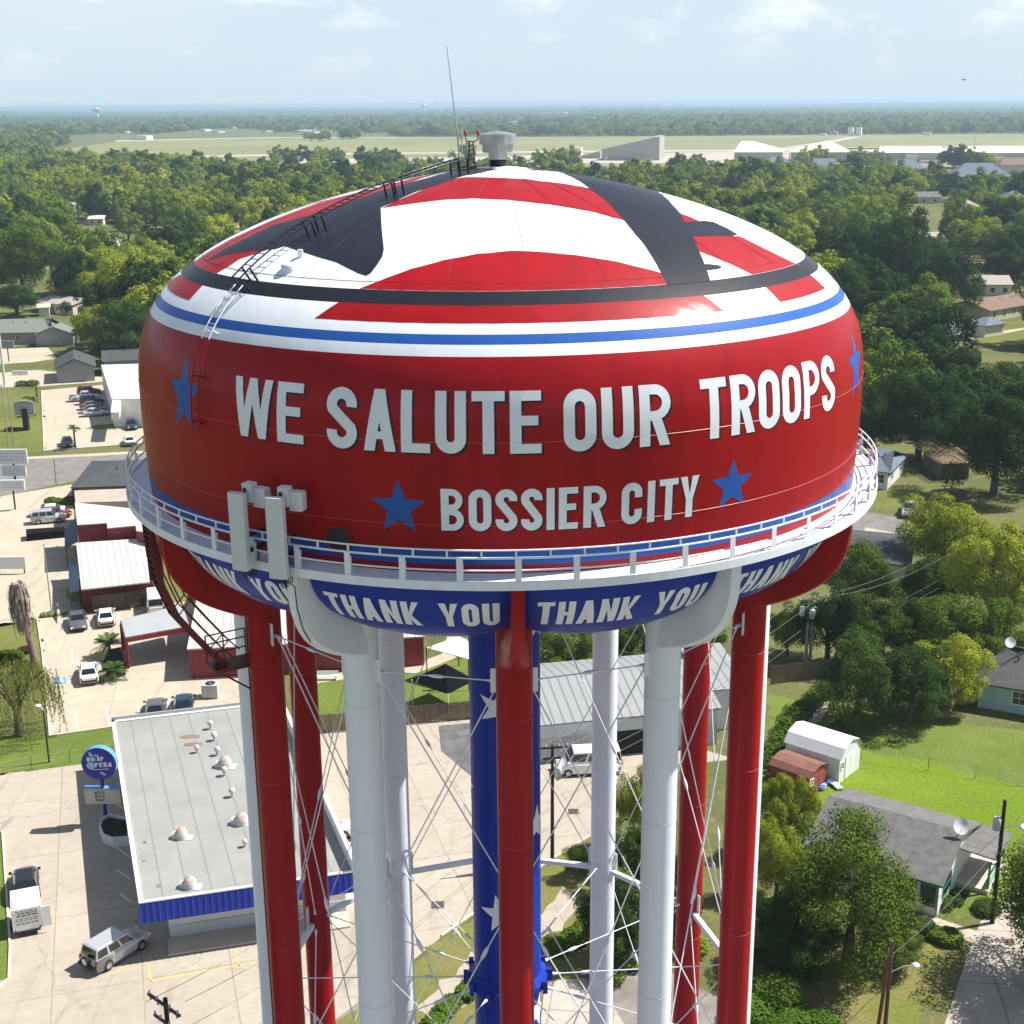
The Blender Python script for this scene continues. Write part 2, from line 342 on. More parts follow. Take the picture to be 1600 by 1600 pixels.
# ---- painted patches: outlines on the unrolled shell (azimuthal, arc length kept), laid a few mm proud
def cut_grid(bm, step, axes):
    vs = [v.co for v in bm.verts]
    for ax in axes:
        lo = min(c[ax] for c in vs); hi = max(c[ax] for c in vs); n = int((hi-lo)/step)
        for k in range(1, n+1):
            no = Vector((0, 0, 0)); no[ax] = 1; co = Vector((0, 0, 0)); co[ax] = lo+k*step
            bmesh.ops.bisect_plane(bm, geom=bm.verts[:]+bm.edges[:]+bm.faces[:], plane_co=co, plane_no=no, dist=1e-5)
def flat_to_mb(poly, step, fn, mb, mi=0, axes=(0, 1)):
    bm = bmesh.new(); vv = [bm.verts.new((x, y, 0)) for x, y in poly]
    for a, b, c in tessellate_polygon([[Vector((x, y, 0)) for x, y in poly]]):
        try: bm.faces.new((vv[a], vv[b], vv[c]))
        except ValueError: pass
    cut_grid(bm, step, axes)
    bm.verts.index_update()
    mb.add([fn(v.co.x, v.co.y) for v in bm.verts], [[v.index for v in f.verts] for f in bm.faces], mi, True)
    bm.free()
def densify(pts, d):
    out = []
    for i in range(len(pts)):
        a = pts[i]; b = pts[(i+1) % len(pts)]; n = max(1, int(math.hypot(b[0]-a[0], b[1]-a[1])/d))
        out += [(a[0]+(b[0]-a[0])*k/n, a[1]+(b[1]-a[1])*k/n) for k in range(n)]
    return out
def patch(name, spec, off, mat, label=None):
    """spec: runs of photo positions on the roof [(x, y), ...], ('r', az0, az1, z) = arc along a ring"""
    pol = []
    pxrun = []
    def flush():
        for i, p in enumerate(pxrun):
            n = 1
            if i+1 < len(pxrun): n = max(1, int(math.hypot(pxrun[i+1][0]-p[0], pxrun[i+1][1]-p[1])/14))
            for k in range(n):
                q = p if n == 1 else (p[0]+(pxrun[i+1][0]-p[0])*k/n, p[1]+(pxrun[i+1][1]-p[1])*k/n)
                h = hit(*q)
                if h: pol.append(h)
        pxrun.clear()
    for e in spec:
        if e[0] == 'r':
            flush(); s = s_of_z(ZC+e[3]); pol.extend((RAD(e[1]+(e[2]-e[1])*k/14), s) for k in range(15))
        elif e[0] == 'e':
            flush(); h = hit(e[1], e[2]); pol.append((h[0]+RAD(e[3]), h[1]*e[4]))
        else: pxrun.append(e)
    flush()
    flat = [(s*math.sin(a), -s*math.cos(a)) for a, s in pol]
    mb = MB()
    flat_to_mb(flat, 0.45, lambda x, y: shell(math.atan2(x, -y), math.hypot(x, y), off), mb)
    return part(mb, name, mat, tank, label=label)
def azr(px, py): return math.degrees(hit(px, py)[0])
patch('painted_red_field', [(561.9,451.6),(584,443),(607,434),(644,420),(695,406.6),(747.6,397),(798,392.6),(840,393.5),(898,399),(964,409.4),(1033,427),(1043.5,446),('r',azr(1043,447),azr(562,451),-5.615)], 0.006, RED)
patch('painted_red_stripe', [(595.6,326),(616,315.6),(691,283.8),(725,277),(766,277.5),(822.5,280),(845.6,283.4),(877.5,286.6),(920.6,294.4),(947,313.8),(975,344.7),(922.5,330.6),(860,320),(840,318),(794.4,312.8),(738,310.4),(691,312.8),(635,319.8)], 0.006, RED)
patch('painted_red_field', [(1083,369),(1155,369),(1252,417),('r',azr(1253,416),azr(1178,432),-5.615),(1092,393)], 0.006, RED)
patch('painted_red_field', [(1060,333),(1090,344.5),(1100,352),(1068,352)], 0.006, RED)
patch('painted_red_field', [(692,268),(645,279),(600,290.5),(500,315.5),(425,344),(360,374),(325,394),(301,411),('r',azr(294,417),azr(337,429),-5.615),(357,417),(375,405),(415,392),(520,350)], 0.006, RED)
patch('painted_black_wing', [(735,263),(780,264),(738,273),(725,275),(650,300),(595,325),(596.5,357),(600,390),(597.5,402.5),(589,415),(580,427.5),(572.5,432),(560,427.5),(525,410),(482.5,397.5),(445,385),(430,390),(407,391),(357,397.5),(320,409),(350,390),(425,352.5),(510,330),(590,300),(650,283),(700,269.5)], 0.013, BLK)
patch('painted_black_band', [(826,266),(872,267.3),(902,281),(920.6,294.4),(947,313.8),(975,344.7),(1005,381),(1020,403.8),(1033,427),(1043.5,446),('r',azr(1043,447),azr(1110,440),-5.64),(1091,390.6),(1083,370),(1070.6,347.5),(1063,334),(1040,309),('e',1035,307,22,0.96),('e',955,284,25,0.98),('e',880,270,30,1.0)], 0.013, BLK)
patch('painted_black_wing', [(1068,347.5),(1100,345.6),(1114,347),(1136,357),(1153,367),(1144,369),(1083,369.5),(1074,362)], 0.013, BLK)
patch('painted_black_spot', [(1104+23*math.cos(q), 418-4.5*math.sin(q)) for q in [2*math.pi*k/28 for k in range(28)]], 0.013, BLK)
patch('painted_red_block', [('r',azr(530,471),azr(1100,463),-6.0),('r',azr(1132,489),azr(491,499),-6.47)], 0.006, RED)
patch('painted_red_block', [('r',azr(1198,451),azr(1272,435),-6.0),('r',azr(1294,456),azr(1223,477),-6.47)], 0.006, RED)
patch('painted_red_block', [('r',azr(279,433),azr(317,446),-6.0),('r',azr(299,466),azr(258,447),-6.47)], 0.006, RED)

# ---- lettering
def arc(cx, cy, r, a0, a1, n=8): return [(cx+r*math.cos(RAD(a0+(a1-a0)*k/n)), cy+r*math.sin(RAD(a0+(a1-a0)*k/n))) for k in range(n+1)]
def thick(pts, t, closed=False):
    k = len(pts); L_, R_ = [], []
    for i in range(k):
        p = Vector(pts[i]); a = Vector(pts[i-1]) if (i or closed) else None; b = Vector(pts[(i+1) % k]) if (i < k-1 or closed) else None
        d1 = (p-a).normalized() if a is not None else None; d2 = (b-p).normalized() if b is not None else None
        d1 = d1 if d1 is not None else d2; d2 = d2 if d2 is not None else d1
        n1 = Vector((-d1.y, d1.x)); n2 = Vector((-d2.y, d2.x)); m = (n1+n2)
        m = m/max(0.35, m.dot(n1)) if m.length > 1e-6 else n1
        L_.append(p+m*t/2); R_.append(p-m*t/2)
    return [[tuple(R_[i]), tuple(R_[(i+1) % k]), tuple(L_[(i+1) % k]), tuple(L_[i])] for i in range(k if closed else k-1)]
def glyph(ch, w, t=0.185):
    """list of strokes; a stroke is a list of convex outlines that do not overlap (height 1, width w)"""
    q = t/2; r = (w-t)/2; m = w/2; th = 0.155
    bar = lambda x0, x1, y0, y1: [[(x0, y0), (x1, y0), (x1, y1), (x0, y1)]]
    stem = bar(0, t, 0, 1)
    par = lambda x0, x1, y0, y1, t_=t: [[(x0, y0), (x0+t_, y0), (x1+t_, y1), (x1, y1)]]
    if ch == 'I': return [bar(0, t, 0, 1)]
    if ch == 'E': return [stem+bar(t, w, 1-th, 1)+bar(t, w*0.9, 0.455, 0.455+th)+bar(t, w, 0, th)]
    if ch == 'L': return [stem+bar(t, w, 0, th)]
    if ch == 'T': return [bar(0, w, 1-th, 1)+bar(m-q, m+q, 0, 1-th)]
    if ch == 'H': return [stem+bar(w-t, w, 0, 1)+bar(t, w-t, 0.43, 0.43+th)]
    if ch == 'U': return [thick([(q, 1)]+arc(m, r+q, r, 180, 360, 12)+[(w-q, 1)], t)]
    if ch == 'O': return [thick(arc(m, 1-q-r, r, 0, 180, 12)+arc(m, q+r, r, 180, 360, 12), t, True)]
    if ch == 'C': return [thick([(w-q, 0.64), (w-q, 1-q-r)]+arc(m, 1-q-r, r, 0, 180, 12)[1:]+arc(m, q+r, r, 180, 360, 12)+[(w-q, 0.36)], t)]
    if ch == 'S': return [thick(arc(m, 1-q-r, r, -12, 205, 13)+arc(m, q+r, r, 25, -192, 13), t)]
    if ch == 'A': return [par(0, m-q, 0, 1), par(w-t, m-q, 0, 1), bar(w*0.25, w*0.75, 0.2, 0.2+th*0.8)]
    if ch == 'W':
        a = w*0.17; u = t*0.92
        return [par(a, 0, 0, 1, u), par(a, m-u/2, 0, 1, u), par(w-a-u, m-u/2, 0, 1, u), par(w-a-u, w-u, 0, 1, u)]
    if ch == 'N': return [stem+bar(w-t, w, 0, 1), [[(t*0.9, 1), (t*0.9, 0.62), (w-t*0.9, 0), (w-t*0.9, 0.38)]]]
    if ch == 'K': return [stem, [[(t, 0.30), (t, 0.56), (w-t*0.95, 1), (w, 1)]], [[(w*0.38, 0.60), (w*0.22, 0.46), (w-t*1.05, 0), (w, 0)]]]
    if ch == 'Y': return [bar(m-q, m+q, 0, 0.45), [[(m-q, 0.45), (m+q*0.2, 0.45), (t, 1), (0, 1)]], [[(m-q*0.2, 0.45), (m+q, 0.45), (w, 1), (w-t, 1)]]]
    rb = 0.26
    bowl = lambda y0, y1, x=w-q: thick([(t, y1-q*.85), (x-(y1-y0-th)/2*0.85, y1-q*.85)]+arc(x-(y1-y0-th)/2*0.85, (y0+y1)/2, (y1-y0-q*1.7)/2, 90, -90, 10)[1:]+[(t, y0+q*.85)], th)
    if ch == 'P': return [stem+bowl(0.40, 1)]
    if ch == 'R': return [stem+bowl(0.42, 1), par(w-t, m-t*0.35, 0, 0.44)]
    if ch == 'B': return [stem+bowl(0.47, 1, w-q-0.02), bowl(0, 0.53)]
    if ch == 'D': return [stem+thick([(t, 1-q*.85), (m, 1-q*.85)]+arc(w-q-0.2, 1-q*.85-0.2, 0.2, 90, 0, 6)+arc(w-q-0.2, q*.85+0.2, 0.2, 0, -90, 6)+[(t, q*.85)], th)]
    return []
def letter(mb, ch, w, h, fn, mi, lay, step=0.35, t=0.185):
    """fn(u, v, off) -> point; one letter of height h, width w"""
    for k, st in enumerate(glyph(ch, w/h, t)):
        for pol in st:
            flat_to_mb([(x*h, y*h) for x, y in pol], step, lambda u, v, kk=k: fn(u, v, lay+kk*0.0015), mb, mi)
STEP_ = 0.5
def wall_text(name, rows, z0, h, sh=0.075, t=0.185):
    cuts = [0]+[i for i in range(1, len(rows)) if rows[i][1]-rows[i-1][2] > 1.6]+[len(rows)]
    if len(cuts) > 2:
        for a, b in zip(cuts[:-1], cuts[1:]): wall_text(name, rows[a:b], z0, h, sh, t)
        return
    mb = MB(); rr = prof_r(ZC+z0+h/2)
    for ch, a0, a1 in rows:
        w = max(RAD(a1-a0)*rr, 0.16*h)
        for (du, dv, m_, lay) in ((sh, -sh*0.75, 1, 0.004), (0, 0, 0, 0.012)):
            letter(mb, ch, w, h, lambda u, v, o: shell(RAD(a0)+(u+du)/rr, s_of_z(ZC+z0+v+dv), o), m_, lay, STEP_, t)
    return part(mb, name, [WHT, BLK], tank)
main_rows = [('W',-37.6,-30.9),('E',-30.1,-26.0),('S',-22.5,-18.3),('A',-17.4,-13.2),('L',-12.5,-8.8),('U',-8.15,-4.3),('T',-3.6,0.5),('E',1.1,5.0),('O',7.75,11.9),('U',12.6,16.8),('R',17.6,21.8),
             ('T',26.4,30.5),('R',31.2,35.3),('O',36.0,40.1),('O',40.7,44.8),('P',45.6,49.6),('S',50.4,54.6)]
wall_text('salute_lettering', main_rows, -10.24, 1.90)
city_rows = [('B',-7.65,-4.85),('O',-4.15,-1.3),('S',-0.8,1.95),('S',2.4,5.1),('I',5.6,6.6),('E',7.15,9.6),('R',10.3,13.2),('C',15.3,18.1),('I',18.85,19.85),('T',20.5,23.2),('Y',23.5,26.3)]
wall_text('city_lettering', city_rows, -12.72, 1.36, 0.06)
def star_poly(R_, rot=0.0, k=0.42): return [((R_ if i % 2 == 0 else R_*k)*math.sin(math.pi*i/5+rot), (R_ if i % 2 == 0 else R_*k)*math.cos(math.pi*i/5+rot)) for i in range(10)]
def wall_star(az, z, R_, rot=0.0, nx=1.0):
    mb = MB(); s0 = s_of_z(ZC+z); rr = prof_r(ZC+z)
    flat_to_mb([(x*nx, y) for x, y in star_poly(R_, rot)], 0.3, lambda u, v: shell(RAD(az)+u/rr, s0-v, 0.006), mb)
    part(mb, 'painted_star', BLU, tank)
wall_star(-13.1, -12.05, 0.92); wall_star(31.8, -11.9, 0.90); wall_star(azr(288, 603), -9.35, 1.42, 0, 0.74); wall_star(azr(1338, 584), -9.2, 1.35, 0, 0.8); wall_star(92, -9.3, 1.4); wall_star(-92, -9.3, 1.4)
# ---- access door low on the wall
d0 = hit(530, 842)
md = MB(); zz0 = z_of_s(d0[1])
flat_to_mb([(0.42*math.cos(q), 0.42*math.sin(q)) for q in [2*math.pi*k/24 for k in range(24)]], 0.3, lambda u, v: shell(d0[0]+u/14.1, d0[1]-v, 0.012), md, 1)
md.tube([shell(d0[0]+0.46*math.cos(q)/14.1, d0[1]-0.46*math.sin(q), 0.03) for q in [2*math.pi*k/28 for k in range(28)]], 0.04, 6, 0, closed=True)
part(md, 'access_door', [RED, DKST], tank)

# ---- scalloped bowl between the legs
LEG_R, LEG_r, PH = 10.8, 0.644, 0.033
def legaz(i): return RAD(30*i)+PH
def gore_ab(u):
    k = math.sqrt(max(0.0, 1-u*u)); return 3.86+0.20*k, 2.62+0.66*k
def gore_pt(az, u, z):
    a, b = gore_ab(u); q = min(1.0, max(0.0, (ZC-14.3-z)/b)); r = 10.0+a*math.sqrt(1-q*q)
    return (r*math.sin(az), -r*math.cos(az), z)
for i in range(12):
    c = legaz(i)+RAD(15); mb = MB(); nu, nv = 24, 16; vs = []
    for a in range(nu+1):
        u = -1+2*a/nu; az = c+RAD(15)*u; A, B = gore_ab(u)
        for b in range(nv+1):
            q = math.pi/2*b/nv; r = 10.0+A*math.cos(q); z = ZC-14.3-B*math.sin(q); vs.append((r*math.sin(az), -r*math.cos(az), z))
        for r, z in ((7.0, ZC-14.3-B*0.97), (4.0, ZC-14.3-B*0.8), (1.5, ZC-14.9)): vs.append((r*math.sin(az), -r*math.cos(az), z))
    k = nv+4
    mb.add(vs, [(a*k+b, (a+1)*k+b, (a+1)*k+b+1, a*k+b+1) for a in range(nu) for b in range(k-1)], 0, True)
    blue = i in (11, 0, 10, 1)
    gp = part(mb, 'bowl_panel', NAV if blue else RED, tower)
    if blue:
        tx = MB(); h = 1.08; ww = 0.56; xs = 0.0; run = 'THANK YOU'; wid = []
        for ch in run: wid.append({' ': 0.42, 'A': 0.62, 'N': 0.60, 'K': 0.60, 'Y': 0.62}.get(ch, ww))
        tot = sum(wid)+0.11*(len(run)-1); x = -tot/2+0.05
        for ch, w in zip(run, wid):
            if ch == ' ': part(tx, 'thanks_lettering', WHT, gp); tx = MB()
            if ch != ' ':
                def fn(u, v, o, x=x):
                    du = x+u; az = c+du/13.75; uu = du/13.75/RAD(15); z = ZC-16.27+v*0.96
                    p = gore_pt(az, uu, z); e = 1+o/13.5
                    return (p[0]*e, p[1]*e, p[2]-o*0.7)
                letter(tx, ch, w, h, fn, 0, 0.012, 0.22, 0.21)
            x += w+0.11
        part(tx, 'thanks_lettering', WHT, gp)
# ---- legs with curved haunches
HA = [(14.50,-14.42),(14.52,-14.9),(14.48,-15.7),(14.22,-16.5),(13.82,-17.1),(13.3,-17.58),(12.6,-18.02),(11.95,-18.33),(11.42,-18.55)]
for _ in range(2):
    HA = [HA[0]]+[q for a_, b_ in zip(HA[:-1], HA[1:]) for q in ((a_[0]*.75+b_[0]*.25, a_[1]*.75+b_[1]*.25), (a_[0]*.25+b_[0]*.75, a_[1]*.25+b_[1]*.75))]+[HA[-1]]
for i in range(12):
    az = legaz(i); col = RED if i % 2 == 0 else WHT; mb = MB()
    sx_, cx2 = math.sin(az), -math.cos(az); T = (math.cos(az), math.sin(az))
    lx, ly = LEG_R*sx_, LEG_R*cx2
    n = 32; ring = lambda z: [(lx+LEG_r*math.cos(2*math.pi*k/n), ly+LEG_r*math.sin(2*math.pi*k/n), z) for k in range(n)]
    vs = ring(0.0)+ring(20.0)+ring(ZC-16.4)
    mb.add(vs, [(j*n+k, j*n+(k+1) % n, (j+1)*n+(k+1) % n, (j+1)*n+k) for j in range(2) for k in range(n)], 0, True)
    L_, R_, LI, RI = [], [], [], []
    m = len(HA)
    for j, (r, z) in enumerate(HA):
        f = j/(m-1); hw = 0.21+0.41*max(0, (f-0.35)/0.65)**1.5
        for S, lst in ((-1, L_), (1, R_)): lst.append((r*sx_+T[0]*hw*S, r*cx2+T[1]*hw*S, ZC+z))
        ri = 10.9+2.1*(1-f)**1.2; zi = min(z+1.2*f, -14.3)
        for S, lst in ((-1, LI), (1, RI)): lst.append((ri*sx_+T[0]*(hw-0.015)*S, ri*cx2+T[1]*(hw-0.015)*S, ZC+zi))
    NW = 11; F_ = []
    for j, (r, z) in enumerate(HA):
        f = j/(m-1); hw = 0.21+0.425*max(0, (f-0.35)/0.65)**1.5; bulge = hw*f**1.3
        for k in range(NW):
            u = -1+2*k/(NW-1); rr_ = r+0.03*f-bulge*(1-math.sqrt(max(0.0, 1-u*u*0.985))); F_.append((rr_*sx_+T[0]*hw*u, rr_*cx2+T[1]*hw*u, ZC+z))
    mb.add(F_, [(j*NW+k, j*NW+k+1, (j+1)*NW+k+1, (j+1)*NW+k) for j in range(m-1) for k in range(NW-1)], 0, True)
    for e, I_ in ((0, LI), (NW-1, RI)): mb.add([F_[j*NW+e] for j in range(m)]+I_, [(j, j+1, j+1+m, j+m) for j in range(m-1)], 0, True)
    # lifting lug and brace gussets
    for S in (-1, 1):
        for zg in (ZC-19.2, ZC-38.6):
            gx, gy = lx+T[0]*S*0.66, ly+T[1]*S*0.66
            mb.obox((gx, gy, zg), (T[0]*0.34, T[1]*0.34, 0), (sx_*0.04, cx2*0.04, 0), (0, 0, 0.9 if zg > 20 else 1.3), 1)
    for zr in (6, 13.5, 21, 28.5, 33.5): mb.tube([(lx+(LEG_r+0.003)*math.cos(2*math.pi*k/32), ly+(LEG_r+0.003)*math.sin(2*math.pi*k/32), zr) for k in range(32)], 0.008, 4, 2, closed=True)
    part(mb, 'leg', [col, WHT, SEAML if i % 2 == 0 else SEAMG], tower)
# ---- riser pipe with white stars
RR = 1.54
rm = MB().tube([(0, 0, 0), (0, 0, ZC-15.0)], RR, 40)
riser = part(rm, 'riser_pipe', NAV, tower)
for az, z, R_, rot in ((-12, -24.6, 0.98, 0.25), (-12, -34.6, 1.0, -0.2), (60, -30.5, 0.95, 0.1), (62, -40.2, 0.95, 0.4), (-100, -29, 0.95, 0), (60, -21.0, 0.9, 0), (-14, -43, 0.95, 0.3), (150, -26, .95, 0), (-150, -33, .95, 0)):
    mb = MB(); flat_to_mb(star_poly(R_, rot, 0.40), 0.16, lambda u, v: ((RR+0.006)*math.sin(RAD(az)+u/RR), -(RR+0.006)*math.cos(RAD(az)+u/RR), ZC+z+v), mb)
    part(mb, 'painted_star', WHT, riser)
cm_ = MB().lathe([(RR, -0.45), (RR+0.30, -0.15), (RR+0.30, 0.15), (RR, 0.45)], 36, (0, 0, ZC-38.8), smooth=False)
for k in range(12):
    a = legaz(k); cm_.obox(((RR+0.4)*math.sin(a), -(RR+0.4)*math.cos(a), ZC-38.8), (0.22, 0, 0), (0, 0.22, 0), (0, 0, 0.6))
part(cm_, 'riser_collar', NAV, tower)
# ---- bracing
def legp(i, z, off=0.0):
    a = legaz(i); return Vector(((LEG_R+off)*math.sin(a), -(LEG_R+off)*math.cos(a), ZC+z))
def rod(a, b, r=0.028, buckle=0.30):
    mb = MB().tube([a, b], r, 6); d = (b-a); u = d.normalized()
    q = a+d*buckle; mb.tube([q-u*0.34, q-u*0.12, q+u*0.12, q+u*0.34], [r, r*3.0, r*3.0, r], 6)
    for e, s in ((a, 1), (b, -1)): mb.tube([e+u*s*0.05, e+u*s*0.45], [0.085, r], 6)
    return mb
for i in range(12):
    j = (i+2) % 12
    for A, B in ((i, j), (j, i)):
        p = legp(A, -19.3); q = legp(B, -38.4); d = (q-p).normalized(); d2 = Vector((d.x, d.y, 0)).normalized()*0.55
        part(rod(p+d2, q-d2, buckle=0.62), 'brace_rod', WHT, tower)
        p = legp(A, -39.2); q = legp(B, -53.2)
        d2 = Vector(((q-p).x, (q-p).y, 0)).normalized()*0.55
        part(rod(p+d2, q-d2, buckle=0.25), 'brace_rod', WHT, tower)
    k = (i+1) % 12; p, q = legp(i, -19.3), legp(k, -19.3); d = (q-p).normalized()*0.6
    part(rod(p+d, q-d, 0.025, 0.5), 'tie_rod', WHT, tower)
    p, q = legp(i, -39.0), legp(k, -39.0); d = (q-p).normalized()*0.6
    part(MB().obox((p+q)/2, (q-p-2*d), Vector((0, 0, 1)).cross(d).normalized()*0.22, (0, 0, 0.24)), 'strut', WHT, tower)
    a = legaz(i); p = Vector(((RR+0.5)*math.sin(a), -(RR+0.5)*math.cos(a), ZC-38.8)); q = legp(i, -38.6, -0.6)
    part(rod(p, q, 0.026, 0.2), 'spider_rod', WHT, tower)
# ---- walkway and railing
ZF = ZC-14.39
wk = MB().lathe([(13.9, ZF+0.25-ZC), (14.93, ZF+0.25-ZC), (14.93, ZF+0.29-ZC), (15.0, ZF+0.29-ZC), (15.0, ZF-ZC), (14.9, ZF-ZC), (14.9, ZF+0.2-ZC), (13.9, ZF+0.2-ZC)], 160, (0, 0, ZC), smooth=False)
walk = part(wk, 'walkway', WHT, tower)
rl = MB()
for zr, w in ((-13.76, 0.030), (-13.36, 0.036), (-13.11, 0.030)):
    rl.tube([(14.9*math.sin(a), -14.9*math.cos(a), ZC+zr) for a in [2*math.pi*k/200 for k in range(200)]], w, 6, 0, closed=True)
rail = part(rl, 'railing', WHT, tower)
p0 = None
for k in range(52):
    a = legaz(0)+2*math.pi*k/52
    if p0 is None:
        p0 = part(MB().box(-0.10, 0.10, -0.05, -0.035, ZC-14.1, ZC-13.34).box(0.07, 0.10, -0.036, 0.06, ZC-14.1, ZC-13.5), 'railing_post', WHT, rail, loc=(14.92*math.sin(a), -14.92*math.cos(a), 0)); p0.rotation_euler = (0, 0, a)
    else: clone_part(p0, rail, (14.92*math.sin(a), -14.92*math.cos(a), 0), (0, 0, a))
p1 = None
for k in range(88):
    a = 2*math.pi*(k+0.4)/88
    if p1 is None:
        p1 = part(MB().box(-0.03, 0.03, -0.02, 0.02, ZC-13.36, ZC-13.1), 'rail_extension', WHT, rail, loc=(14.9*math.sin(a), -14.9*math.cos(a), 0)); p1.rotation_euler = (0, 0, a)
    else: clone_part(p1, rail, (14.9*math.sin(a), -14.9*math.cos(a), 0), (0, 0, a))
# ---- roof fittings
v = MB().lathe([(0.0, -0.15), (0.33, -0.15), (0.33, 0.36)], 20, (-0.05, 0, Z_APEX-0.10), 1)
v.lathe([(0.36, 0.36), (0.36, 0.60), (0.60, 0.62), (0.60, 0.92), (0.71, 0.92), (0.71, 1.30), (0.0, 1.44)], 16, (-0.05, 0, Z_APEX-0.12), 0, smooth=False)
part(v, 'roof_vent', [GALV, BLK], tower)
b = MB(); bx = -1.07; zb = Z_APEX-0.06
for dx, dy in ((-.09, 0), (.09, 0)): b.tube([(bx+dx*1.6, dy, zb), (bx+dx*0.7, dy, zb+0.95)], 0.022, 6)
for k in range(5): b.tube([(bx-0.12, 0, zb+0.1+k*0.17), (bx+0.12, 0, zb+0.2+k*0.17)], 0.014, 5)
b.box(bx-0.45, bx+0.22, -0.12, 0.12, zb, zb+0.05)
b.tube([(bx-0.22, 0, zb+1.26), (bx-0.21, 0, zb+1.08), (bx-0.12, 0, zb+0.98), (bx+0.12, 0, zb+0.96), (bx+0.25, 0, zb+1.04), (bx+0.27, 0, zb+1.26)], 0.02, 6)
for dx in (-0.22, 0.27): b.lathe([(0.04, 1.22), (0.055, 1.26), (0.06, 1.33), (0.04, 1.39), (0.001, 1.41)], 12, (bx+dx, 0, zb), 1)
part(b, 'warning_light', [BLK, LAMP], tower)
wx = -1.52
w_ = MB().tube([(wx, 0, Z_APEX-0.1), (wx-0.10, 0, Z_APEX+1.5)], 0.032, 6).tube([(wx+0.13, 0, Z_APEX-0.1), (wx+0.05, 0, Z_APEX+1.35)], 0.022, 6)
for k in (0.55, 1.05): w_.tube([(wx-0.06, 0, Z_APEX+k), (wx+0.14, 0, Z_APEX+k)], 0.02, 5)
w_.tube([(wx-0.08, 0, Z_APEX+1.2), (wx-0.42, 0, Z_APEX+4.4)], [0.030, 0.014], 8)
part(w_, 'whip_antenna', M('antenna_steel', (0.5, 0.5, 0.5), rough=0.4, metal=0.4), tower)
def ladder(pts, w, r, rung, mats, name, side, stand=None, base=None, mi_fn=None):
    """pts: centre line points; side: unit Vector across"""
    mb = MB(); side = Vector(side); P = [Vector(p) for p in pts]
    n = len(P); i = 0
    for k in range(n-1):
        mi = mi_fn(k) if mi_fn else 0
        for S in (-1, 1): mb.tube([P[k]+side*S*w/2, P[k+1]+side*S*w/2], r, 6, mi)
    acc = 0.0
    for k in range(n-1):
        L = (P[k+1]-P[k]).length; t = rung-acc
        while t < L:
            q = P[k]+(P[k+1]-P[k])*t/L; mb.tube([q-side*w/2, q+side*w/2], r*0.62, 5, mi_fn(k) if mi_fn else 0); t += rung
        acc = L-(t-rung)
    if stand:
        for k in stand:
            for S in (-1, 1): mb.tube([P[k]+side*S*w/2, Vector(base[k])+side*S*w/2], r*1.3, 6, mi_fn(k) if mi_fn else 0)
    return mb
ha = hit(392, 446)[0]; hb = hit(560, 330)[0]
LA = (ha+hb)/2; LS = Vector((math.cos(LA), math.sin(LA), 0))
ss = np.linspace(1.9, s_of_z(ZC-5.9), 24)
top = [shell(LA, s, 0.55) for s in ss]; bot = [shell(LA, s, 0.0) for s in ss]
part(ladder(top, 0.44, 0.028, 0.32, None, 'roof_ladder', LS, (0, 1, 7, 8, 15, 16, 22, 23), bot), 'roof_ladder', BLK, tower)
ss2 = np.linspace(s_of_z(ZC-5.9), s_of_z(ZC-10.4), 18)
top2 = [shell(LA-0.01, s, 0.22) for s in ss2]; bot2 = [shell(LA-0.01, s, 0.0) for s in ss2]
kw = next(i for i, s in enumerate(ss2) if z_of_s(s) < ZC-7.45)
part(ladder(top2, 0.42, 0.024, 0.33, None, 'shell_ladder', LS, (1, 6, 11, 16), bot2, lambda k: 0 if k < kw else 1), 'shell_ladder', [WHT, RED], tower)
hh = hit(455, 418); c = Vector(shell(hh[0], hh[1], 0.0))
part(MB().lathe([(0.34, -0.2), (0.34, 0.06), (0.28, 0.13), (0.001, 0.18)], 20, c).obox(Vector(shell(*hit(471, 400), 0.1)), (0.16, 0, 0), (0, 0.16, 0), (0, 0, 0.25)), 'roof_hatch', WHT, tower)
